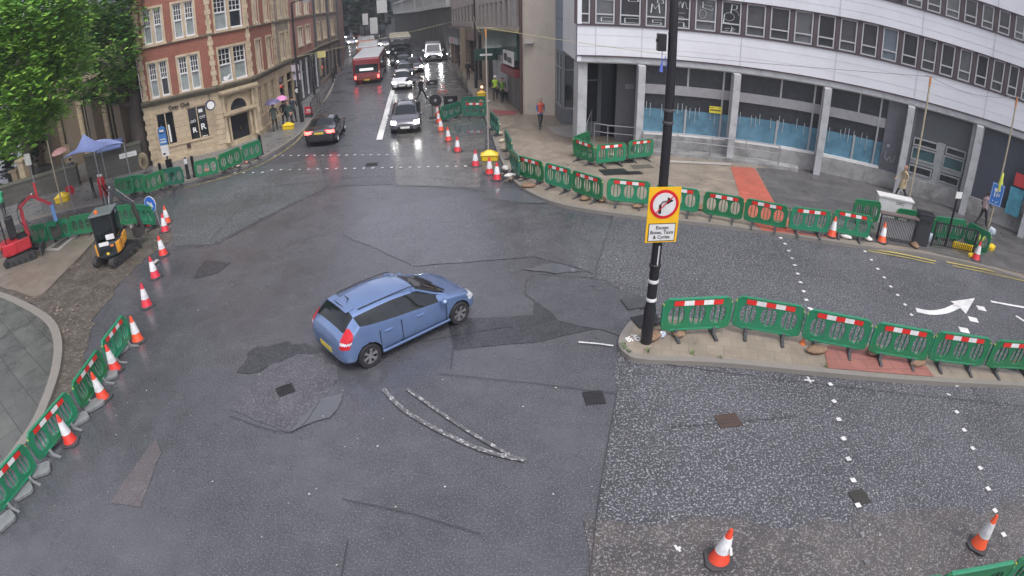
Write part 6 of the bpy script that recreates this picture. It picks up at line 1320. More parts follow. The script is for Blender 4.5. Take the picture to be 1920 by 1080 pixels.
for s in (-1, 1):
    MB().box(2.47, s*.78, .84, .12, .26, .2).build('headlight', mat('headlamp glaring', (1, 1, 1), emit=(.95, .97, 1), es=110), t); MB().box(1.5, s*1.12, 1.3, .1, .18, .28).build('mirror', PWH, t)
    for x in (-1.6, 1.7): MB().lathe([(0, -.1), (.33, -.1), (.34, 0), (.33, .1), (0, .1)], 18, (x, s*.86, .34), 'Y').build('wheel', TYRE, t, True)
# motorbikes / bicycles in the queue (headlight and rider shapes)
def moto(px, label, z_px):
    q = G(*px); t = thing('motorcycle', label, 'motorcycle', tuple(q), math.radians(280)); 
    for x in (-.65, .65): MB().lathe([(.2, -.06), (.31, -.06), (.31, .06), (.2, .06)], 18, (x, 0, .31), 'Y').build('wheel', TYRE, t, True)
    MB().blob((0, 0, .7), .6, .2, .28, 10, 6, .1).build('frame', BLK, t, 60); MB().box(.45, 0, 1.05, .08, .7, .06).build('handlebar', BLK, t); MB().blob((.62, 0, .88), .1, .12, .12, 8, 6, 0).build('headlight', HEADL, t); return t, q
m1, mq = moto((777, 158), 'motorcycle with a bright headlight to the right of the white hatchback', 0)
m2, mq2 = moto((747, 130), 'motorcycle with a violet-white headlight left of the grey queue', 0)
for o_ in m1.children:
    pass
# ------------------------------------------------------------------ mini excavators
def excavator(name, label, pos, rz_track, rz_cab, c_body, c_accent, cab=True, arm_c=None, arm=None, scale=1., panel=None, arm_rot=0.):
    t = thing(name, label, 'excavator', tuple(pos), rz_cab); B1 = mat(name+' body', c_body, rough=.35, var=.15, grime=.3); AC = mat(name+' accent', c_accent, rough=.35, var=.1, grime=.15); AR = mat(name+' arm', arm_c or c_body, rough=.4, var=.2, grime=.4)
    TR = mat('track rubber', (.035, .034, .033), rough=.75, var=.4, bump=.5); dr = rz_track-rz_cab; Rm = Matrix.Rotation(dr, 3, 'Z')
    for s in (-1, 1):
        mb = MB(); prof = []; Lh, r = .62, .19
        for k in range(9): a = -math.pi/2+math.pi*k/8; prof.append((Lh+r*math.cos(a), r+r*math.sin(a)))
        for k in range(9): a = math.pi/2+math.pi*k/8; prof.append((-Lh+r*math.cos(a), r+r*math.sin(a)))
        n = len(prof); vs = [Rm @ Vector((x, s*.5-.13, z)) for x, z in prof]+[Rm @ Vector((x, s*.5+.13, z)) for x, z in prof]
        mb.add(vs, [tuple(range(n)), tuple(range(2*n-1, n-1, -1))]+[(i, n+i, n+(i+1) % n, (i+1) % n) for i in range(n)])
        for k in range(16):
            x = -Lh+2*Lh*(k+.5)/16
            for zz in (2*r+.008, -.0+.0): v_ = Rm @ Vector((x, s*.5, zz)); mb.box(v_.x, v_.y, v_.z if zz else .006, .035, .26, .02, dr)
        tr = mb.build('track', TR, t); mb = MB()
        for x in (-.6, -.3, 0, .3, .6): v_ = Rm @ Vector((x, s*.64, r)); mb.lathe([(0, -.02), (.11 if abs(x) > .5 else .07, -.02), (.11 if abs(x) > .5 else .07, .02), (0, .02)], 12, (v_.x, v_.y, v_.z if abs(x) > .5 else .12), 'Y')
        mb.build('rollers', DARKT, tr)
    mb = MB(); v_ = Rm @ Vector((0, 0, .3)); mb.box(v_.x, v_.y, v_.z, .8, .8, .22, dr); mb.build('undercarriage', DARKT, t)
    v_ = Rm @ Vector((1.08, 0, .22)); mb = MB(); mb.box(v_.x, v_.y, v_.z, .07, 1.25, .34, dr); a_ = Rm @ Vector((.3, -.3, .28)); b_ = Rm @ Vector((1.05, -.3, .2)); mb.bar(a_, b_, .07); a_ = Rm @ Vector((.3, .3, .28)); b_ = Rm @ Vector((1.05, .3, .2)); mb.bar(a_, b_, .07); mb.build('blade', mat(name+' blade', (.05, .05, .05), rough=.5), t, bevel=.01)
    mb = MB(); n = 14; pts = [(.55, -.5), (.55, .5)]+[(-.15-.72*math.cos(a), .5*math.sin(a)*1.12) for a in [math.pi/2-math.pi*k/n*1. for k in range(1, n)]]; pts = [(.6, -.5), (.6, .5), (-.35, .56), (-.68, .46), (-.84, .2), (-.84, -.2), (-.68, -.46), (-.35, -.56)]
    mb.prism(pts, .45, .98); mb.build('upper_body', B1, t, bevel=.05)
    mb = MB(); mb.prism([(-.1, .5), (-.1, .575), (-.6, .535), (-.74, .44), (-.70, .40)], .52, .95); mb.build('side_cover', AC, t, bevel=.02)
    mb = MB(); mb.prism([(-.1, -.5), (-.1, -.575), (-.6, -.535), (-.74, -.44), (-.70, -.40)], .52, .95); mb.build('side_cover', AC, t, bevel=.02)
    if panel: MB().box(.28, -.54, .78, .5, .06, .42).build('side_panel', panel, t, bevel=.03)
    if cab:
        for x, y in ((-.5, -.42), (-.5, .42), (.45, -.42), (.45, .42)): MB().box(x, y, 1.5, .07, .07, 1.1).build('cab_post', DARKT, t)
        MB().box(-.02, 0, 2.07, 1.15, 1.0, .08).build('cab_roof', mat(name+' roof', (.12, .14, .14), rough=.3), t, bevel=.03)
        for y in (-.44, .44): MB().box(-.02, y, 1.5, .9, .02, 1.02).build('cab_window', CARGLASS, t)
        MB().box(-.5, 0, 1.55, .02, .8, .9).build('cab_window', CARGLASS, t); MB().box(.46, 0, 1.5, .02, .8, 1.0).build('cab_window', CARGLASS, t)
        MB().box(-.86, .02, 1.02, .03, .42, .14).build('name_strip', PAPER, t); MB().box(-.53, -.2, 1.15, .03, .36, .2).build('sticker', PAPER, t); MB().lathe([(.08, 2.1), (.08, 2.2), (.0, 2.24)], 10, (-.3, .2, 0)).build('beacon', mat('beacon orange', (.7, .15, .02)), t, True)
        MB().box(-.855, -.05, .62, .02, .12, .1).build('badge', mat('badge yellow', (.7, .5, .05)), t)
    arm = arm or [(.62, .75), (1.05, 2.35), (1.75, 1.95), (2.05, 1.0)]
    p = [Vector((x, .0, z)) for x, z in arm]
    mb = MB(); mb.bar(p[0], p[0].lerp(p[1], .55)+Vector((-.05, 0, .1)), .18, .2, up=Vector((0, 1, 0))); mb.bar(p[0].lerp(p[1], .5)+Vector((-.05, 0, .1)), p[1], .17, .18, up=Vector((0, 1, 0))); mb.build('boom', AR, t, bevel=.02)
    MB().bar(p[1]+Vector((-.12, 0, .06)), p[2], .14, .17, up=Vector((0, 1, 0))).build('dipper', AR, t, bevel=.02)
    mb = MB(); mb.tube([p[0]+Vector((.15, 0, .15)), p[0].lerp(p[1], .62)+Vector((.1, 0, .0))], .05, 8); mb.tube([p[0].lerp(p[1], .6)+Vector((-.1, 0, .22)), p[1]+Vector((.0, 0, .16))], .045, 8); mb.tube([p[1].lerp(p[2], .2)+Vector((.05, 0, .15)), p[2]+Vector((.08, 0, .05))], .04, 8); mb.build('hydraulic_ram', CHROME, t, True)
    mb = MB()
    for o_ in (-.09, -.05, .06, .1): mb.tube([(.35, o_, .95), p[0]+Vector((.0, o_, .5)), p[0].lerp(p[1], .5)+Vector((-.22, o_, .2)), p[0].lerp(p[1], .85)+Vector((-.2, o_, .2)), p[1]+Vector((-.05, o_, .25)), p[1].lerp(p[2], .5)+Vector((0, o_, .16))], .018, 6)
    mb.build('hose', mat('hose black', (.015, .015, .015), rough=.4), t, True)
    mb = MB(); mb.box(-.845, .28, .7, .02, .02, .3); 
    for k in range(5): mb.box(-.85, -.02, .55+k*.035+.12, .02, .5, .014)
    mb.build('grille', DARKT, t); MB().box(-.84, -.3, .9, .03, .14, .07).build('rear_lamp', mat('lamp amber', (.7, .2, .02)), t); MB().box(.3, .0, .985, .5, 1.0, .05).build('deck_plate', DARKT, t, bevel=.01)
    mb = MB(); mb.box(p[0].x-.02, 0, p[0].z, .25, .28, .3); mb.build('pivot', DARKT, t, bevel=.02)
    t.scale = (scale,)*3
    return t, p
def swing(t, piv, a):
    for c in t.children:
        if c.name.split('.')[0] in ('boom', 'dipper', 'hydraulic_ram', 'bucket', 'dipper_end', 'breaker'):
            c.data.transform(Matrix.Translation(piv) @ Matrix.Rotation(a, 4, 'Z') @ Matrix.Translation(-piv))
DBK = mat('bucket steel', (.06, .055, .05), rough=.6, metal=.3, var=.3, grime=.4)
def bucket(t, e, w_=.35, m=DBK, s=1.):
    prof = [(0, .12), (.08, -.12), (.02, -.34), (-.22, -.46), (-.46, -.40), (-.40, -.36), (-.2, -.38), (-.03, -.28), (-.05, -.1), (-.1, .1)]; n = len(prof); mb = MB()
    vs = [(e.x+x*s, -w_/2, e.z+z*s) for x, z in prof]+[(e.x+x*s, w_/2, e.z+z*s) for x, z in prof]; mb.add(vs, [tuple(range(n)), tuple(range(2*n-1, n-1, -1))]+[(i, n+i, n+(i+1) % n, (i+1) % n) for i in range(n)])
    for y in (-w_/2, w_/2): mb.prism([(e.x, y-.01), (e.x, y+.01), (e.x-.4*s, y+.01), (e.x-.4*s, y-.01)], e.z-.36*s, e.z-.02)
    return mb.build('bucket', m, t)
qe = G(218, 488, .0); t, p = excavator('dark_excavator', 'dark green mini excavator with orange covers and a closed cab, right of the red one', (qe.x, qe.y, .03), math.radians(84), math.radians(112), (.025, .035, .04), (.75, .33, .03), arm_c=(.05, .055, .06), arm=[(.6, .7), (.95, 2.6), (1.75, 1.7), (1.9, .75)], panel=mat('orange panel', (.75, .36, .04), rough=.35, var=.1), scale=.94); bucket(t, p[3]); MB().bar(p[2], p[3], .14, .17, up=Vector((0, 1, 0))).build('dipper_end', DBK, t)
swing(t, p[0], -.95)
qe = G(44, 490, .0); t, p = excavator('red_excavator', 'red mini excavator with a raised red arm at the left edge', (qe.x, qe.y, .1), math.radians(35), math.radians(50), (.45, .02, .03), (.45, .02, .03), cab=False, arm_c=(.48, .03, .05), arm=[(.6, .7), (.6, 2.05), (1.2, 2.45), (2.0, 1.75)]); MB().bar(p[3], p[3]+Vector((.0, 0, -.75)), .16, .2, up=Vector((0, 1, 0))).build('breaker', mat('breaker blue', (.12, .25, .5), rough=.4, var=.3), t); bucket(t, p[3]+Vector((.05, 0, -1.0)), .6, DBK, .9)
MB().bar(p[2], p[3], .13, .16, up=Vector((0, 1, 0))).build('dipper_end', t.children[0].data.materials[0] if False else MATS['red_excavator arm'], t, bevel=.02); MB().box(-.1, 0, 1.5, .4, .5, .9).build('seat', DARKT, t, bevel=.05); mb = MB(); mb.bar((-.5, -.4, 1), (-.5, -.4, 2.2), .06); mb.bar((-.5, .4, 1), (-.5, .4, 2.2), .06); mb.bar((-.5, -.4, 2.2), (-.5, .4, 2.2), .06); mb.build('roll_bar', DARKT, t)
# ================================================================== PEOPLE
SKIN = mat('skin', (.45, .26, .19), rough=.5, var=.06)
def person(px, label, top, legs, hair=(.03, .02, .015), h=1.72, rz=0., stride=.25, arms=((.18, .35), (-.15, .3)), lean=0., coat=.82, shoes=(.02, .02, .02), z=.12, hood=False, group='pedestrians and workers', vest=None, sleeve=None, raise_r=False, skirt=None, bend=0.):
    """one continuous skinned body; arms: (swing forward, elbow bend)"""
    q = G(*px, z); s = h/1.75; t = thing('person', label, 'person', (q.x, q.y, z), rz, group)
    V = []; E_ = []; Rr = []
    def v(p, r): V.append(Vector(p)*s); Rr.append(r*s); return len(V)-1
    ly, lz = lean*math.sin(1), 0
    def L(zz): return lean*(zz-.9) if zz > .9 else 0
    pel = v((0, 0, .95), (.0)); Rr[0] = .15*s
    wst = v((0, L(1.08), 1.10), .135); ch = v((0, L(1.3), 1.30), .155); nk0 = v((0, L(1.44), 1.46), .075); nk = v((0, L(1.5)+.01, 1.52), .055); hd = v((0, L(1.6)+.03, 1.62), .088); ht = v((0, L(1.7)+.025, 1.70), .08)
    E_ += [(pel, wst), (wst, ch), (ch, nk0), (nk0, nk), (nk, hd), (hd, ht)]
    for sd, st in ((1, stride), (-1, -stride)):
        hp = v((sd*.09, 0, .88), .10); kn = v((sd*.10, st*.45+.04, .50), .066); an = v((sd*.10, st*(1.0 if st > 0 else 1.15), .10 if st >= 0 else .13), .042); toe = v((sd*.11, an and st*(1.0 if st > 0 else 1.15)+.16, .045), .038)
        E_ += [(pel, hp), (hp, kn), (kn, an), (an, toe)]
    hands = []
    for sd, (sw, bd) in ((1, arms[0]), (-1, arms[1])):
        sh = v((sd*.185, L(1.42), 1.42), .062)
        if raise_r and sd == 1: el = v((sd*.24, L(1.2)+.12, 1.18), .043); wr_ = v((sd*.17, L(1.4)+.30, 1.36), .032)
        else: el = v((sd*.235, L(1.15)+sw*.6, 1.15), .043); wr_ = v((sd*.225, L(.95)+sw+bd*.5, .90+bd*.35), .032)
        d = (V[wr_]-V[el]).normalized(); pm = v((V[wr_]+d*.06)/s, .032)
        E_ += [(ch, sh), (sh, el), (el, wr_), (wr_, pm)]; hands.append((V[wr_].copy(), V[pm].copy(), d, sd))
        side = Vector((0, 0, 1)).cross(d).normalized() if abs(d.z) < .9 else Vector((0, 1, 0))
        for k in range(4):
            o_ = side*(.027-.018*k)*s; ln = (.075, .085, .08, .062)[k]*s; b_ = v((V[pm]+o_*.9)/s, .011); e_ = v((V[pm]+o_+d*ln*.6+Vector((-sd*.01, 0, 0)))/s, .0095); e2 = v((V[pm]+o_+d*ln+Vector((-sd*.028, 0, 0)))/s, .008); E_ += [(pm, b_), (b_, e_), (e_, e2)]
        th = v((V[wr_].lerp(V[pm], .5)+side*.035*s)/s, .012); t2 = v((V[th]+side*.02*s+d*.035*s)/s, .010); E_ += [(pm, th), (th, t2)]
    nose = v((0, L(1.62)+.03+.10, 1.615), .014); E_.append((hd, nose))
    for sd in (1, -1): er = v((sd*.092, L(1.6)+.02, 1.62), .016); E_.append((hd, er))
    me = bpy.data.meshes.new('body'); me.from_pydata(V, E_, []); tmp = bpy.data.objects.new('tmp', me); COL.objects.link(tmp)
    md = tmp.modifiers.new('k', 'SKIN'); 
    if not me.skin_vertices: 
        bm = bmesh.new(); bm.from_mesh(me); bm.verts.layers.skin.verify(); bm.to_mesh(me); bm.free()
    for i, sv in enumerate(me.skin_vertices[0].data): sv.radius = (Rr[i]*(1.15 if i < 4 else 1), Rr[i]*(.8 if i in (1, 2, 0) else 1)); sv.use_root = (i == 0)
    m2 = tmp.modifiers.new('s', 'SUBSURF'); m2.levels = 1; m2.render_levels = 1
    em = evalmesh(tmp); bpy.data.objects.remove(tmp)
    TOP = mat('cloth %s' % (top,), top, rough=.8, var=.15, vs=8); LEG = mat('cloth %s' % (legs,), legs, rough=.8, var=.12, vs=8); SH = mat('shoe %s' % (shoes,), shoes, rough=.5); HR = mat('hair %s' % (hair,), hair, rough=.6)
    VS = mat('cloth v %s' % (vest,), vest, rough=.6, var=.1) if vest else TOP; SL = mat('cloth %s' % (sleeve,), sleeve, rough=.8) if sleeve else TOP
    em.materials.clear(); 
    for m_ in (SKIN, TOP, LEG, SH, HR, VS, SL): em.materials.append(m_)
    for p in em.polygons:
        c = p.center/s; arm_ = abs(c.x) > .195 and c.z > .7 or (raise_r and c.y > .2 and c.z > 1.0); mi = 1
        hand = any((p.center-hw[0]).dot(hw[2]) > -.005*s and (p.center-hw[1]).length < .16*s for hw in hands)
        if hand: mi = 0
        elif c.z > 1.735-.20*0 or (c.z > 1.60 and c.y < L(1.6)+.035) or c.z > 1.685: mi = 4
        elif c.z > 1.485: mi = 0
        elif arm_: mi = 6
        elif c.z > coat: mi = 5 if c.z > .95 or not vest else 1
        elif c.z < .085: mi = 3
        else: mi = 2
        if hood and c.z > 1.45 and c.y < L(1.6)+.06: mi = 1
        p.material_index = mi; p.use_smooth = True
    b = bpy.data.objects.new('body', em); COL.objects.link(b); b.parent = t
    mb = MB().blob((0, (L(1.65)+.012)*s, 1.665*s), .098*s, .104*s, .098*s, 12, 8, .03)
    keep = []; 
    mb.f = [f for f in mb.f if not (sum(mb.v[i][1] for i in f)/4 > (L(1.65)+.035)*s and sum(mb.v[i][2] for i in f)/4 < 1.70*s) and sum(mb.v[i][2] for i in f)/4 > 1.59*s]; mb.m = [0]*len(mb.f)
    mb.build('hair', HR, t, 60)
    mb = MB()
    for sd in (1, -1): mb.blob((sd*.032*s, (L(1.62)+.03+.082)*s, 1.635*s), .011*s, .008*s, .008*s, 6, 4, 0)
    mb.build('eyes', DARKT, t); MB().box(0, (L(1.57)+.03+.078)*s, 1.575*s, .045*s, .012, .01).build('mouth', mat('lips', (.3, .1, .09)), t)
    if skirt:   # coat tail
        MB().lathe([(.20*s, .62*s), (.17*s, .95*s), (.155*s, 1.05*s)], 16).build('coat_tail', mat('cloth %s' % (skirt,), skirt, rough=.8), t, True)
    return t, q
def helmet(t, m_): MB().lathe([(.135, 1.66), (.125, 1.69), (.118, 1.74), (.08, 1.80), (0, 1.82)], 16, (0, .02, 0)).build('helmet', m_, t, True)
def umbrella(pos, hgt, col, label, r=.52, tilt=(.1, 0)):
    t = thing('umbrella', label, 'umbrella', tuple(pos)); t.rotation_euler = (tilt[0], tilt[1], 0); M1 = mat('umbrella %s' % (col,), col, rough=.5)
    n = 8; mb = MB(); rings = [(0, hgt), (r*.4, hgt-.04), (r*.8, hgt-.14), (r, hgt-.26)]; vs = [(0, 0, hgt)]
    for rr, zz in rings[1:]:
        for k in range(n*2): a = math.pi*k/n; f_ = 1 if k % 2 == 0 else .95; vs.append((rr*f_*math.cos(a), rr*f_*math.sin(a), zz+(.0 if k % 2 == 0 else .02)))
    N = 2*n; fs = [(0, 1+k, 1+(k+1) % N) for k in range(N)]+[(1+j*N+k, 1+(j+1)*N+k, 1+(j+1)*N+(k+1) % N, 1+j*N+(k+1) % N) for j in range(2) for k in range(N)]
    mb.add(vs, fs); mb.build('canopy', M1, t); mb = MB(); mb.tube([(0, 0, hgt-.85), (0, 0, hgt+.05)], .012, 6); mb.build('shaft', DARKT, t); return t
HV = (.42, .62, .06)
person((1013, 241), 'man in a blue jacket with an orange-red front walking below the cream gable', (.06, .14, .32), (.05, .045, .045), (.25, .23, .22), 1.75, math.pi+.2, .28, vest=(.55, .09, .06))
t, _ = person((929, 188), 'worker in a yellow vest and white helmet walking by the shutter, left one', (.03, .05, .04), (.03, .035, .04), h=1.78, rz=math.pi, vest=HV, sleeve=(.03, .035, .04)); helmet(t, SW)
person((942, 192), 'worker in a dark green jacket with yellow stripes beside the helmeted one', (.03, .07, .04), (.02, .025, .03), h=1.74, rz=math.pi+.2, vest=(.14, .28, .05))
t, uq = person((791, 190), 'person in black hurrying across the street under a black umbrella', (.015, .015, .018), (.018, .018, .022), h=1.78, rz=-.7, stride=.42, raise_r=True, lean=.12, z=0.); umbrella(uq+Vector((-.35, .1, 0)), 1.98, (.02, .022, .025), 'wide black umbrella held low over the crossing person', .62, (.12, -.1))
person((1687, 374), 'woman in a beige coat walking past the greenish post on the right pavement', (.40, .32, .20), (.03, .03, .035), (.35, .2, .12), 1.66, math.pi*.5, .3, coat=.6, skirt=(.42, .34, .2))
person((1838, 424), 'dark haired person with a pale pink top walking behind the black railing', (.03, .03, .04), (.02, .02, .025), h=1.66, rz=-math.pi*.5, vest=(.5, .36, .36), stride=.3)
person((1902, 392), 'person in a pale jacket near the right edge of the photo', (.35, .36, .33), (.03, .03, .03), h=1.68, rz=math.pi*.5)
LP = [((517, 246), 'grey-green coated person under the violet umbrella on the left pavement', (.10, .13, .11), 1.7, .3), ((536, 238), 'dark coated person under the pink umbrella on the left pavement', (.03, .03, .05), 1.68, .1), ((552, 232), 'tall dark coated person beside the left lamp post', (.03, .035, .05), 1.78, .2), ((545, 240), 'person in a dark green coat just left of the left lamp post', (.03, .06, .05), 1.7, 3.)]
for (p, l, c_, h_, r_) in LP: person(p, l, c_, (.03, .03, .035), h=h_+.12, rz=r_)
umbrella(G(517, 246, .12)+Vector((.1, 0, 0)), 2.15, (.10, .09, .17), 'violet umbrella over the pedestrians below the sandstone windows'); umbrella(G(536, 240, .12), 2.2, (.55, .22, .42), 'pink umbrella among the pedestrians at the left kerb', .42)
for (p, l, c_) in [((864, 128), 'dark clothed person carrying a white bag outside the arcade', (.02, .02, .025)), ((878, 150), 'person in black standing by the guard rail', (.02, .02, .02)), ((900, 135), 'person in dark brown by the shop pilaster', (.05, .035, .03)), ((888, 122), 'person in grey near the shop doorway', (.06, .06, .065)), ((856, 118), 'small distant dark person near the arcade end', (.025, .025, .03))]: person(p, l, c_, (.02, .02, .025), h=1.74, rz=math.pi+rnd.uniform(-.6, .6))
o = MB().blob((0, 0, .8), .13, .1, .16, 8, 6, .1).build('carrier_bag', SW, smooth=60); o.location = G(864, 128, .12)+Vector((.28, -.1, 0)); tag(o, 'white carrier bag in the hand of the person outside the arcade', 'bag')
t, _ = person((143, 348), 'person in dark clothes under the pink umbrella beside the tent', (.06, .06, .08), (.12, .14, .15), h=1.72, rz=1.2); umbrella(G(130, 345, .12), 2.35, (.55, .30, .28), 'salmon pink umbrella in front of the tent', .6)
person((10, 405), 'worker in a green vest half hidden at the left edge', (.04, .3, .15), (.03, .03, .04), rz=1., vest=(.05, .4, .2))
rider, _ = person((777, 160), 'rider in black on the motorcycle beside the white hatchback', (.015, .015, .018), (.015, .015, .018), rz=math.pi+.2, stride=.1, z=0., h=1.6)
# ================================================================== LEFT BACKGROUND
CH = masonry('church stone', (.62, .51, .34), (.70, .58, .40), (.25, .2, .15), .9, .4, grime=.45)
ch = thing('sandstone_church', 'sandstone church wall with narrow windows behind the big tree', 'building')
fa_ = Fac(AT(60, 240, 50)[:2], AT(262, 235, 38)[:2]); hw = [(fa_.L*(.1+.22*k), fa_.L*(.1+.22*k)+.9, 1.4, 4.2) for k in range(4)]
wall(fa_, 0, 8.5, hw, CH, ch); 
for h_ in hw: plainwin(fa_, *h_, ch, TRIM, GLASS, mull=1)
band(fa_, 4.9, 5.2, .2, ch, TRIM, 'string_course')
mb = MB()
for k in range(5): fa_.box(mb, fa_.L*(.02+.22*k), fa_.L*(.02+.22*k)+.7, 0, 5.8, 0, .8)
mb.build('buttress', CH, ch); 
v = [fa_.p(-.5, 8.3, .6), fa_.p(fa_.L+.5, 8.3, .6), fa_.p(fa_.L+.5, 12, -5), fa_.p(-.5, 12, -5)]; mb = MB(); mb.add(v+[p-Vector((0, 0, .3)) for p in v], [(0, 1, 2, 3), (7, 6, 5, 4), (0, 4, 5, 1), (1, 5, 6, 2), (2, 6, 7, 3), (3, 7, 4, 0)]); mb.build('roof', mat('slate roof', (.07, .075, .085), rough=.5, var=.3), ch)
# boundary walls with mossy tops, gate pillars
DW = masonry('dark boundary stone', (.07, .07, .06), (.10, .095, .08), (.04, .04, .035), .7, .3, grime=.6)
def lowwall(a, b, h_, label, m=DW):
    f = Fac(G(*a, .12)[:2], G(*b, .12)[:2]); mb = MB(); f.box(mb, 0, f.L, .1, h_, -.4, 0); o = mb.build('boundary_wall', m); wall_uv(o, f.u); mb = MB(); f.box(mb, -.05, f.L+.05, h_, h_+.12, -.45, .05); c = mb.build('coping', mat('coping mossy', (.12, .12, .09), rough=.7, grime=.4), o); return tag(o, label, 'wall', 'stone boundary walls')
lowwall((168, 344), (272, 318), 1.7, 'dark stone boundary wall with a white name plate by the big trunk'); lowwall((0, 392), (150, 348), 1.3, 'lower dark stone wall left of the tent')
f = Fac(G(168, 344, .12)[:2], G(272, 318, .12)[:2]); u, z = f.px(240, 290); mb = MB(); f.box(mb, u-.55, u+.55, z-.14, z+.14, .01, .05); o = mb.build('name_plate', SW); tag(o, 'white street name plate fixed to the dark stone wall', 'sign'); mb = MB(); f.box(mb, u-.4, u+.4, z-.03, z+.03, .052, .056); mb.build('lettering', mat('faded print', (.45, .45, .45)), o)
for p, h_, l in [((57, 365), 2.2, 'pale stone gate pillar at the far left'), ((40, 362), 1.5, 'shorter stone gate pillar with a slab on top')]:
    q = G(*p, .12); o = MB().box(0, 0, h_/2, .55, .55, h_).build('gate_pillar', TRIM, bevel=.03); o.location = q; tag(o, l, 'pillar'); MB().box(0, 0, h_+.08, .75, .75, .16).build('cap', TRIM, o, bevel=.03)
q = G(22, 355, .12); o = MB().box(0, 0, 1.3, 2.4, 1.0, .07, -.2).build('picnic_slab', mat('slab pale', (.35, .37, .33), rough=.5)); o.location = q; MB().box(.3, 0, .65, .3, .3, 1.25).build('leg', DW, o); tag(o, 'pale slab table top at the far left by the pillars', 'table')
q = G(285, 322, .12); mb = MB().use(mat('monument stone', (.22, .18, .11), rough=.8, var=.3, grime=.5)); mb.lathe([(.55, -.12), (.62, 0), (.55, .12), (.3, .12), (.26, 0), (.3, -.12)], 20, (0, 0, .95), 'Y'); o = mb.build('stone_urn', None); o.location = G(276, 326, .12)+Vector((0, -.1, 0)); o.rotation_euler.z = .3; o.scale = (.5, .7, .82); tag(o, 'carved yellowish stone monument at the foot of the big trunk', 'monument')
# tent
q = G(180, 325, .12); t = thing('party_tent', 'pale blue peaked tent canopy beside the church', 'tent', tuple(q)); 
corners = [AT(116, 298, 31), AT(176, 285, 30), AT(232, 268, 31), AT(185, 262, 34)]; pk = AT(157, 256, 32); pk = pk+Vector((0, 0, .15)); loc = Vector(t.location); mb = MB(); vs = []; nseg = 6
for i in range(4):
    a, b = corners[i]-loc, corners[(i+1) % 4]-loc; P_ = pk-loc
    base = len(mb.v); g = []
    for r_ in range(nseg+1):
        tt = r_/nseg
        for c_ in range(5): e = a.lerp(b, c_/4); e = e+Vector((0, 0, .12*math.sin(math.pi*c_/4))); p_ = P_.lerp(e, tt); p_.z -= .55*math.sin(math.pi*tt)*.6; g.append(p_)
    mb.add(g, [(r_*5+c_, (r_+1)*5+c_, (r_+1)*5+c_+1, r_*5+c_+1) for r_ in range(nseg) for c_ in range(4)])
o = mb.build('canopy', mat('tent blue', (.36, .44, .78), rough=.4, var=.1), t, 60)
for c_ in corners: v_ = c_-loc; MB().tube([(v_.x, v_.y, 0), v_], .03, 6).build('leg', GREYP, t)
q = AT(205, 266, 36); o = MB().box(0, 0, 0, 1.5, 1.1, .08).build('market_awning', mat('awning pale blue', (.18, .25, .5), rough=.5)); o.location = (q.x, q.y, q.z-.2); o.rotation_euler = (.3, 0, .4); tag(o, 'blue awning right of the peaked tent', 'awning'); MB().box(0, 0, -1.2, .08, .08, 2.4).build('leg', GREYP, o)
q = G(88, 388, .12)
# ================================================================== TREES
LEAFS = [mat('leaf %d' % i, c, rough=.45, var=.25, vs=.8, spec=.35) for i, c in enumerate([(.10, .24, .04), (.17, .35, .05), (.06, .16, .045), (.26, .45, .07)])]
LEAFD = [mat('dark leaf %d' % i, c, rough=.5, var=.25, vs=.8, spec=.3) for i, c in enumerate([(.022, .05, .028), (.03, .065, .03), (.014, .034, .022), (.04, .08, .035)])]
BARK = mat('bark', (.075, .06, .05), rough=.85, var=.35, vs=3, bump=.8, bs=12)
def leaves(mb, c, rx, ry, rz_, n, R, mats_, size=(.16, .34), shell=.45):
    """leaf sprays gathered in clumps through an ellipsoid"""
    k = 0
    while k < n:
        d = Vector((R.gauss(0, 1), R.gauss(0, 1), R.gauss(0, 1))).normalized(); r = R.uniform(shell, 1.0)**.6; cc = Vector((c.x+d.x*rx*r, c.y+d.y*ry*r, c.z+d.z*rz_*r)); cr = R.uniform(.25, .6); mi = R.choices(range(4), (4, 3, 3, 2))[0]
        for _ in range(R.randint(12, 26)):
            p = cc+Vector((R.gauss(0, cr*.6), R.gauss(0, cr*.6), R.gauss(0, cr*.35))); s = R.uniform(*size); a = R.uniform(0, 6.28); tl = R.uniform(-.7, .7); u = Vector((math.cos(a), math.sin(a), tl*.5))*s; w_ = Vector((-math.sin(a), math.cos(a), R.uniform(-.6, .6)))*s*.55
            mb.use(mats_[mi if R.random() < .7 else R.randrange(4)]); mb.add([p-u*.5, p+w_*.5-u*.05, p+u*.6-Vector((0, 0, .12*s)), p-w_*.5-u*.05], [(0, 1, 2, 3)]); k += 1
def tree(name, label, base, trunk_pts, r0, clusters, n, mats_, seed, group=None, size=(.17, .36), limbs=True):
    R = random.Random(seed); t = thing(name, label, 'tree', tuple(base), group=group); loc = Vector(base); mb = MB(); N = len(trunk_pts)
    mb.tube([Vector(p)-loc for p in trunk_pts], [r0*(1-.55*i/(N-1)) for i in range(N)], 12)
    top = Vector(trunk_pts[-1])-loc; mid = Vector(trunk_pts[N//2])-loc
    for c, *_ in clusters if limbs else []:
        c = c-loc; s0 = mid.lerp(top, R.random()); m1 = s0.lerp(c, .5)+Vector((R.uniform(-.3, .3), R.uniform(-.3, .3), .3)); mb.tube([s0, m1, c], [r0*.3, r0*.2, r0*.07], 7)
    mb.build('trunk', BARK, t, True); mb = MB(); tot = sum(a*b*d for _, a, b, d in clusters)
    for c, a, b, d in clusters: leaves(mb, c-loc, a, b, d, int(n*a*b*d/tot), R, mats_, size)
    mb.build('crown', None, t); return t
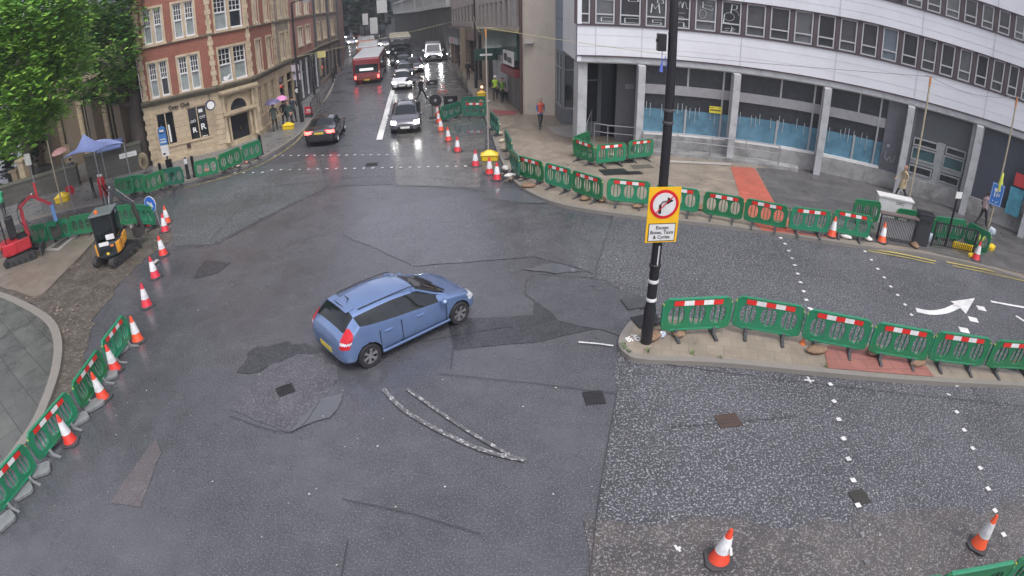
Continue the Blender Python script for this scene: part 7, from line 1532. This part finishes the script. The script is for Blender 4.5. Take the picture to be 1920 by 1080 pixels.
# big tree beside the church
tb_ = G(268, 312, .12); trp = [tb_, AT(262, 260, tb_.xy.length), AT(254, 200, tb_.xy.length), AT(246, 130, tb_.xy.length), AT(240, 50, tb_.xy.length-.5)]
D = 29
def cl(px, py, d, rx, ry, rz_): return (AT(px, py, d), rx, ry, rz_)
tree('big_tree', 'large leafy street tree with a thick dark trunk against the brick corner building', tb_, trp, .62, [cl(205, 95, 35, 1.7, 2.2, 1.5), cl(170, 150, 35, 1.5, 2.0, 1.2), cl(215, 160, 35.5, 1.4, 1.6, .9), cl(240, 125, 35, .75, 1.3, .9), cl(150, 60, 36, 2.2, 2.6, 1.6), cl(225, 40, 36, 1.6, 2.4, 1.4), cl(180, 10, 36, 3, 3, 2), cl(120, 185, 35, 1.1, 1.5, .5), cl(200, 190, 36, 1.3, 1.2, .3)], 15000, LEAFS, 11)
b2_ = G(60, 350, .12); dd = b2_.xy.length
tree('near_tree', 'bright green leafy tree filling the left edge of the photo', b2_, [b2_, AT(50, 290, dd), AT(45, 230, dd), AT(38, 150, dd), AT(30, 60, dd)], .4, [cl(40, 110, 26, 2.2, 2.2, 1.5), cl(90, 170, 27, 1.5, 1.6, 1.3), cl(25, 180, 25, 1.8, 1.6, 1.2), cl(70, 230, 27, 1.2, 1.3, .8), cl(100, 80, 28, 1.8, 2.0, 1.5), cl(10, 60, 25, 2.0, 2.0, 1.3), cl(60, 20, 27, 3.0, 2.6, 1.6), cl(-10, 240, 25, 1.8, 1.4, .8), cl(40, 255, 27, 1.5, 1, .6), cl(90, 215, 28, 1.3, 1.2, .6), cl(15, 280, 25, 1.2, .8, .45), cl(130, 110, 29, 1.4, 1.6, 1.2)], 21000, [LEAFS[1], LEAFS[3], LEAFS[0], LEAFS[3]], 12)
for k, (px, d_, l) in enumerate([(20, 46, 'dark tree standing behind the left pillars'), (90, 52, 'dark tree behind the church corner'), (-60, 42, 'dark tree beyond the left edge')]):
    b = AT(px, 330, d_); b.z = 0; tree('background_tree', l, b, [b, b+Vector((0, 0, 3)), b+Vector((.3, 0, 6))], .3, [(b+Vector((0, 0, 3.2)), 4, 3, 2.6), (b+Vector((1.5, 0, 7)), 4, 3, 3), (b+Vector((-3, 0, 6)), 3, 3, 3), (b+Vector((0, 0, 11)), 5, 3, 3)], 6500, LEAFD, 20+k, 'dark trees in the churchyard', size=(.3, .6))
# street lamp and thin pole in front of the tree
lamp((190, 352), 5.2, 'thin dark post rising in front of the tent', arm=False, r=.05, grp=None)
# far trees closing the street
for k, (px, d_, s_, l) in enumerate([(640, 120, 1., 'dark tree behind the far left end of the street'), (672, 140, 1.2, 'dark tree in the middle of the street end'), (705, 130, 1.05, 'dark tree right of the middle at the street end'), (735, 150, 1.2, 'dark tree beside the grey tower'), (615, 150, 1.3, 'dark tree rising behind the left terrace'), (690, 175, 1.6, 'tallest dark tree farthest down the street')]):
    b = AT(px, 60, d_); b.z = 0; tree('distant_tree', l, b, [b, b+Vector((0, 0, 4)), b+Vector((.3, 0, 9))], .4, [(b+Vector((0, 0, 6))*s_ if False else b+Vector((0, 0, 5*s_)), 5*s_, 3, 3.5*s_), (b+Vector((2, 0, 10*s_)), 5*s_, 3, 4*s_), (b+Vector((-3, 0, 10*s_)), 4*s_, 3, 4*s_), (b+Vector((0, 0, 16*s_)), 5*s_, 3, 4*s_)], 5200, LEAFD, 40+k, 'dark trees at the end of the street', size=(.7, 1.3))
hb = thing('distant_building', 'dim grey block behind the trees at the end of the street', 'building'); c = AT(665, 40, 185); mb = MB().box(c.x, c.y, 14, 70, 10, 30); mb.build('wall', mat('dim grey block', (.05, .058, .062), rough=.8, var=.2), hb)
for k in range(12):
    for j in range(5): MB().box(c.x-30+k*5, c.y-5.05, 4+j*5, 2.4, .1, 2.6).build('window', GLASS, hb)
# signs by the far bend
for (px, py, d_, w_, h_, l) in [(716, 12, 100, 1.7, 2.2, 'large white panel hanging at the bend of the street'), (701, 48, 95, 1.2, 2.6, 'tall white banner sign with dark marks at the far bend'), (685, 36, 96, .9, 1.8, 'small white sign above the far buses')]:
    p = AT(px, py, d_); t = thing('street_sign', l, 'sign', (p.x, p.y, 0)); MB().box(0, 0, p.z, w_, .12, h_).build('board', mat('sign far white', (.5, .5, .48), rough=.6), t); MB().box(-w_*.3, .1, p.z/2, .12, .12, p.z).build('post', BLK, t)
# haze
hz = MB().box(0, 110, 17, 420, 260, 36.4); o = hz.build('haze', None); m = bpy.data.materials.new('haze'); m.use_nodes = True; nt_ = m.node_tree; nt_.nodes.clear(); vo = nt_.nodes.new('ShaderNodeVolumePrincipled'); vo.inputs['Color'].default_value = (.8, .84, .88, 1); vo.inputs['Density'].default_value = .0012; vo.inputs['Anisotropy'].default_value = .3; ou = nt_.nodes.new('ShaderNodeOutputMaterial'); nt_.links.new(vo.outputs[0], ou.inputs['Volume']); o.data.materials.clear(); o.data.materials.append(m); o['kind'] = 'stuff'; o['label'] = 'thin rain haze filling the street'
# ------------------------------------------------------------------ every countable piece a part of its own
def split_loose(names):
    for o in list(COL.objects):
        if o.type != 'MESH' or o.name.split('.')[0] not in names or o.children: continue
        me = o.data
        if me.users > 1 or len(me.vertices) > 4000: continue
        n = len(me.vertices); par = list(range(n))
        def find(a):
            while par[a] != a: par[a] = par[par[a]]; a = par[a]
            return a
        for e in me.edges: par[find(e.vertices[0])] = find(e.vertices[1])
        groups = {}
        for p in me.polygons: groups.setdefault(find(p.vertices[0]), []).append(p)
        if len(groups) < 2 or len(groups) > 60: continue
        base = o.name.split('.')[0]
        for k, (g_, ps) in enumerate(groups.items()):
            mb = MB(); mp = {}
            for p in ps:
                mb.use(me.materials[p.material_index]); f = []
                for vi in p.vertices:
                    if vi not in mp: mp[vi] = len(mb.v); mb.v.append(tuple(me.vertices[vi].co))
                    f.append(mp[vi])
                mb.f.append(tuple(f)); mb.m.append(mb.mi)
            c = mb.build(base, None, o.parent)
        bpy.data.objects.remove(o)
split_loose({'window_poster', 'shop_column', 'pilaster', 'fin', 'buttress', 'downpipe', 'paper_strip', 'roller', 'hydraulic_ram', 'rollers', 'mullion', 'eyes', 'reflective', 'wiper', 'shop_window_strips', 'roof_rail', 'door_seam'})
for o in COL.objects:
    b = o.name.split('.')[0]
    for a, c in (('eyes', 'eye'), ('rollers', 'roller'), ('shop_window_strips', 'shop_window_strip')):
        if b == a: o.name = c
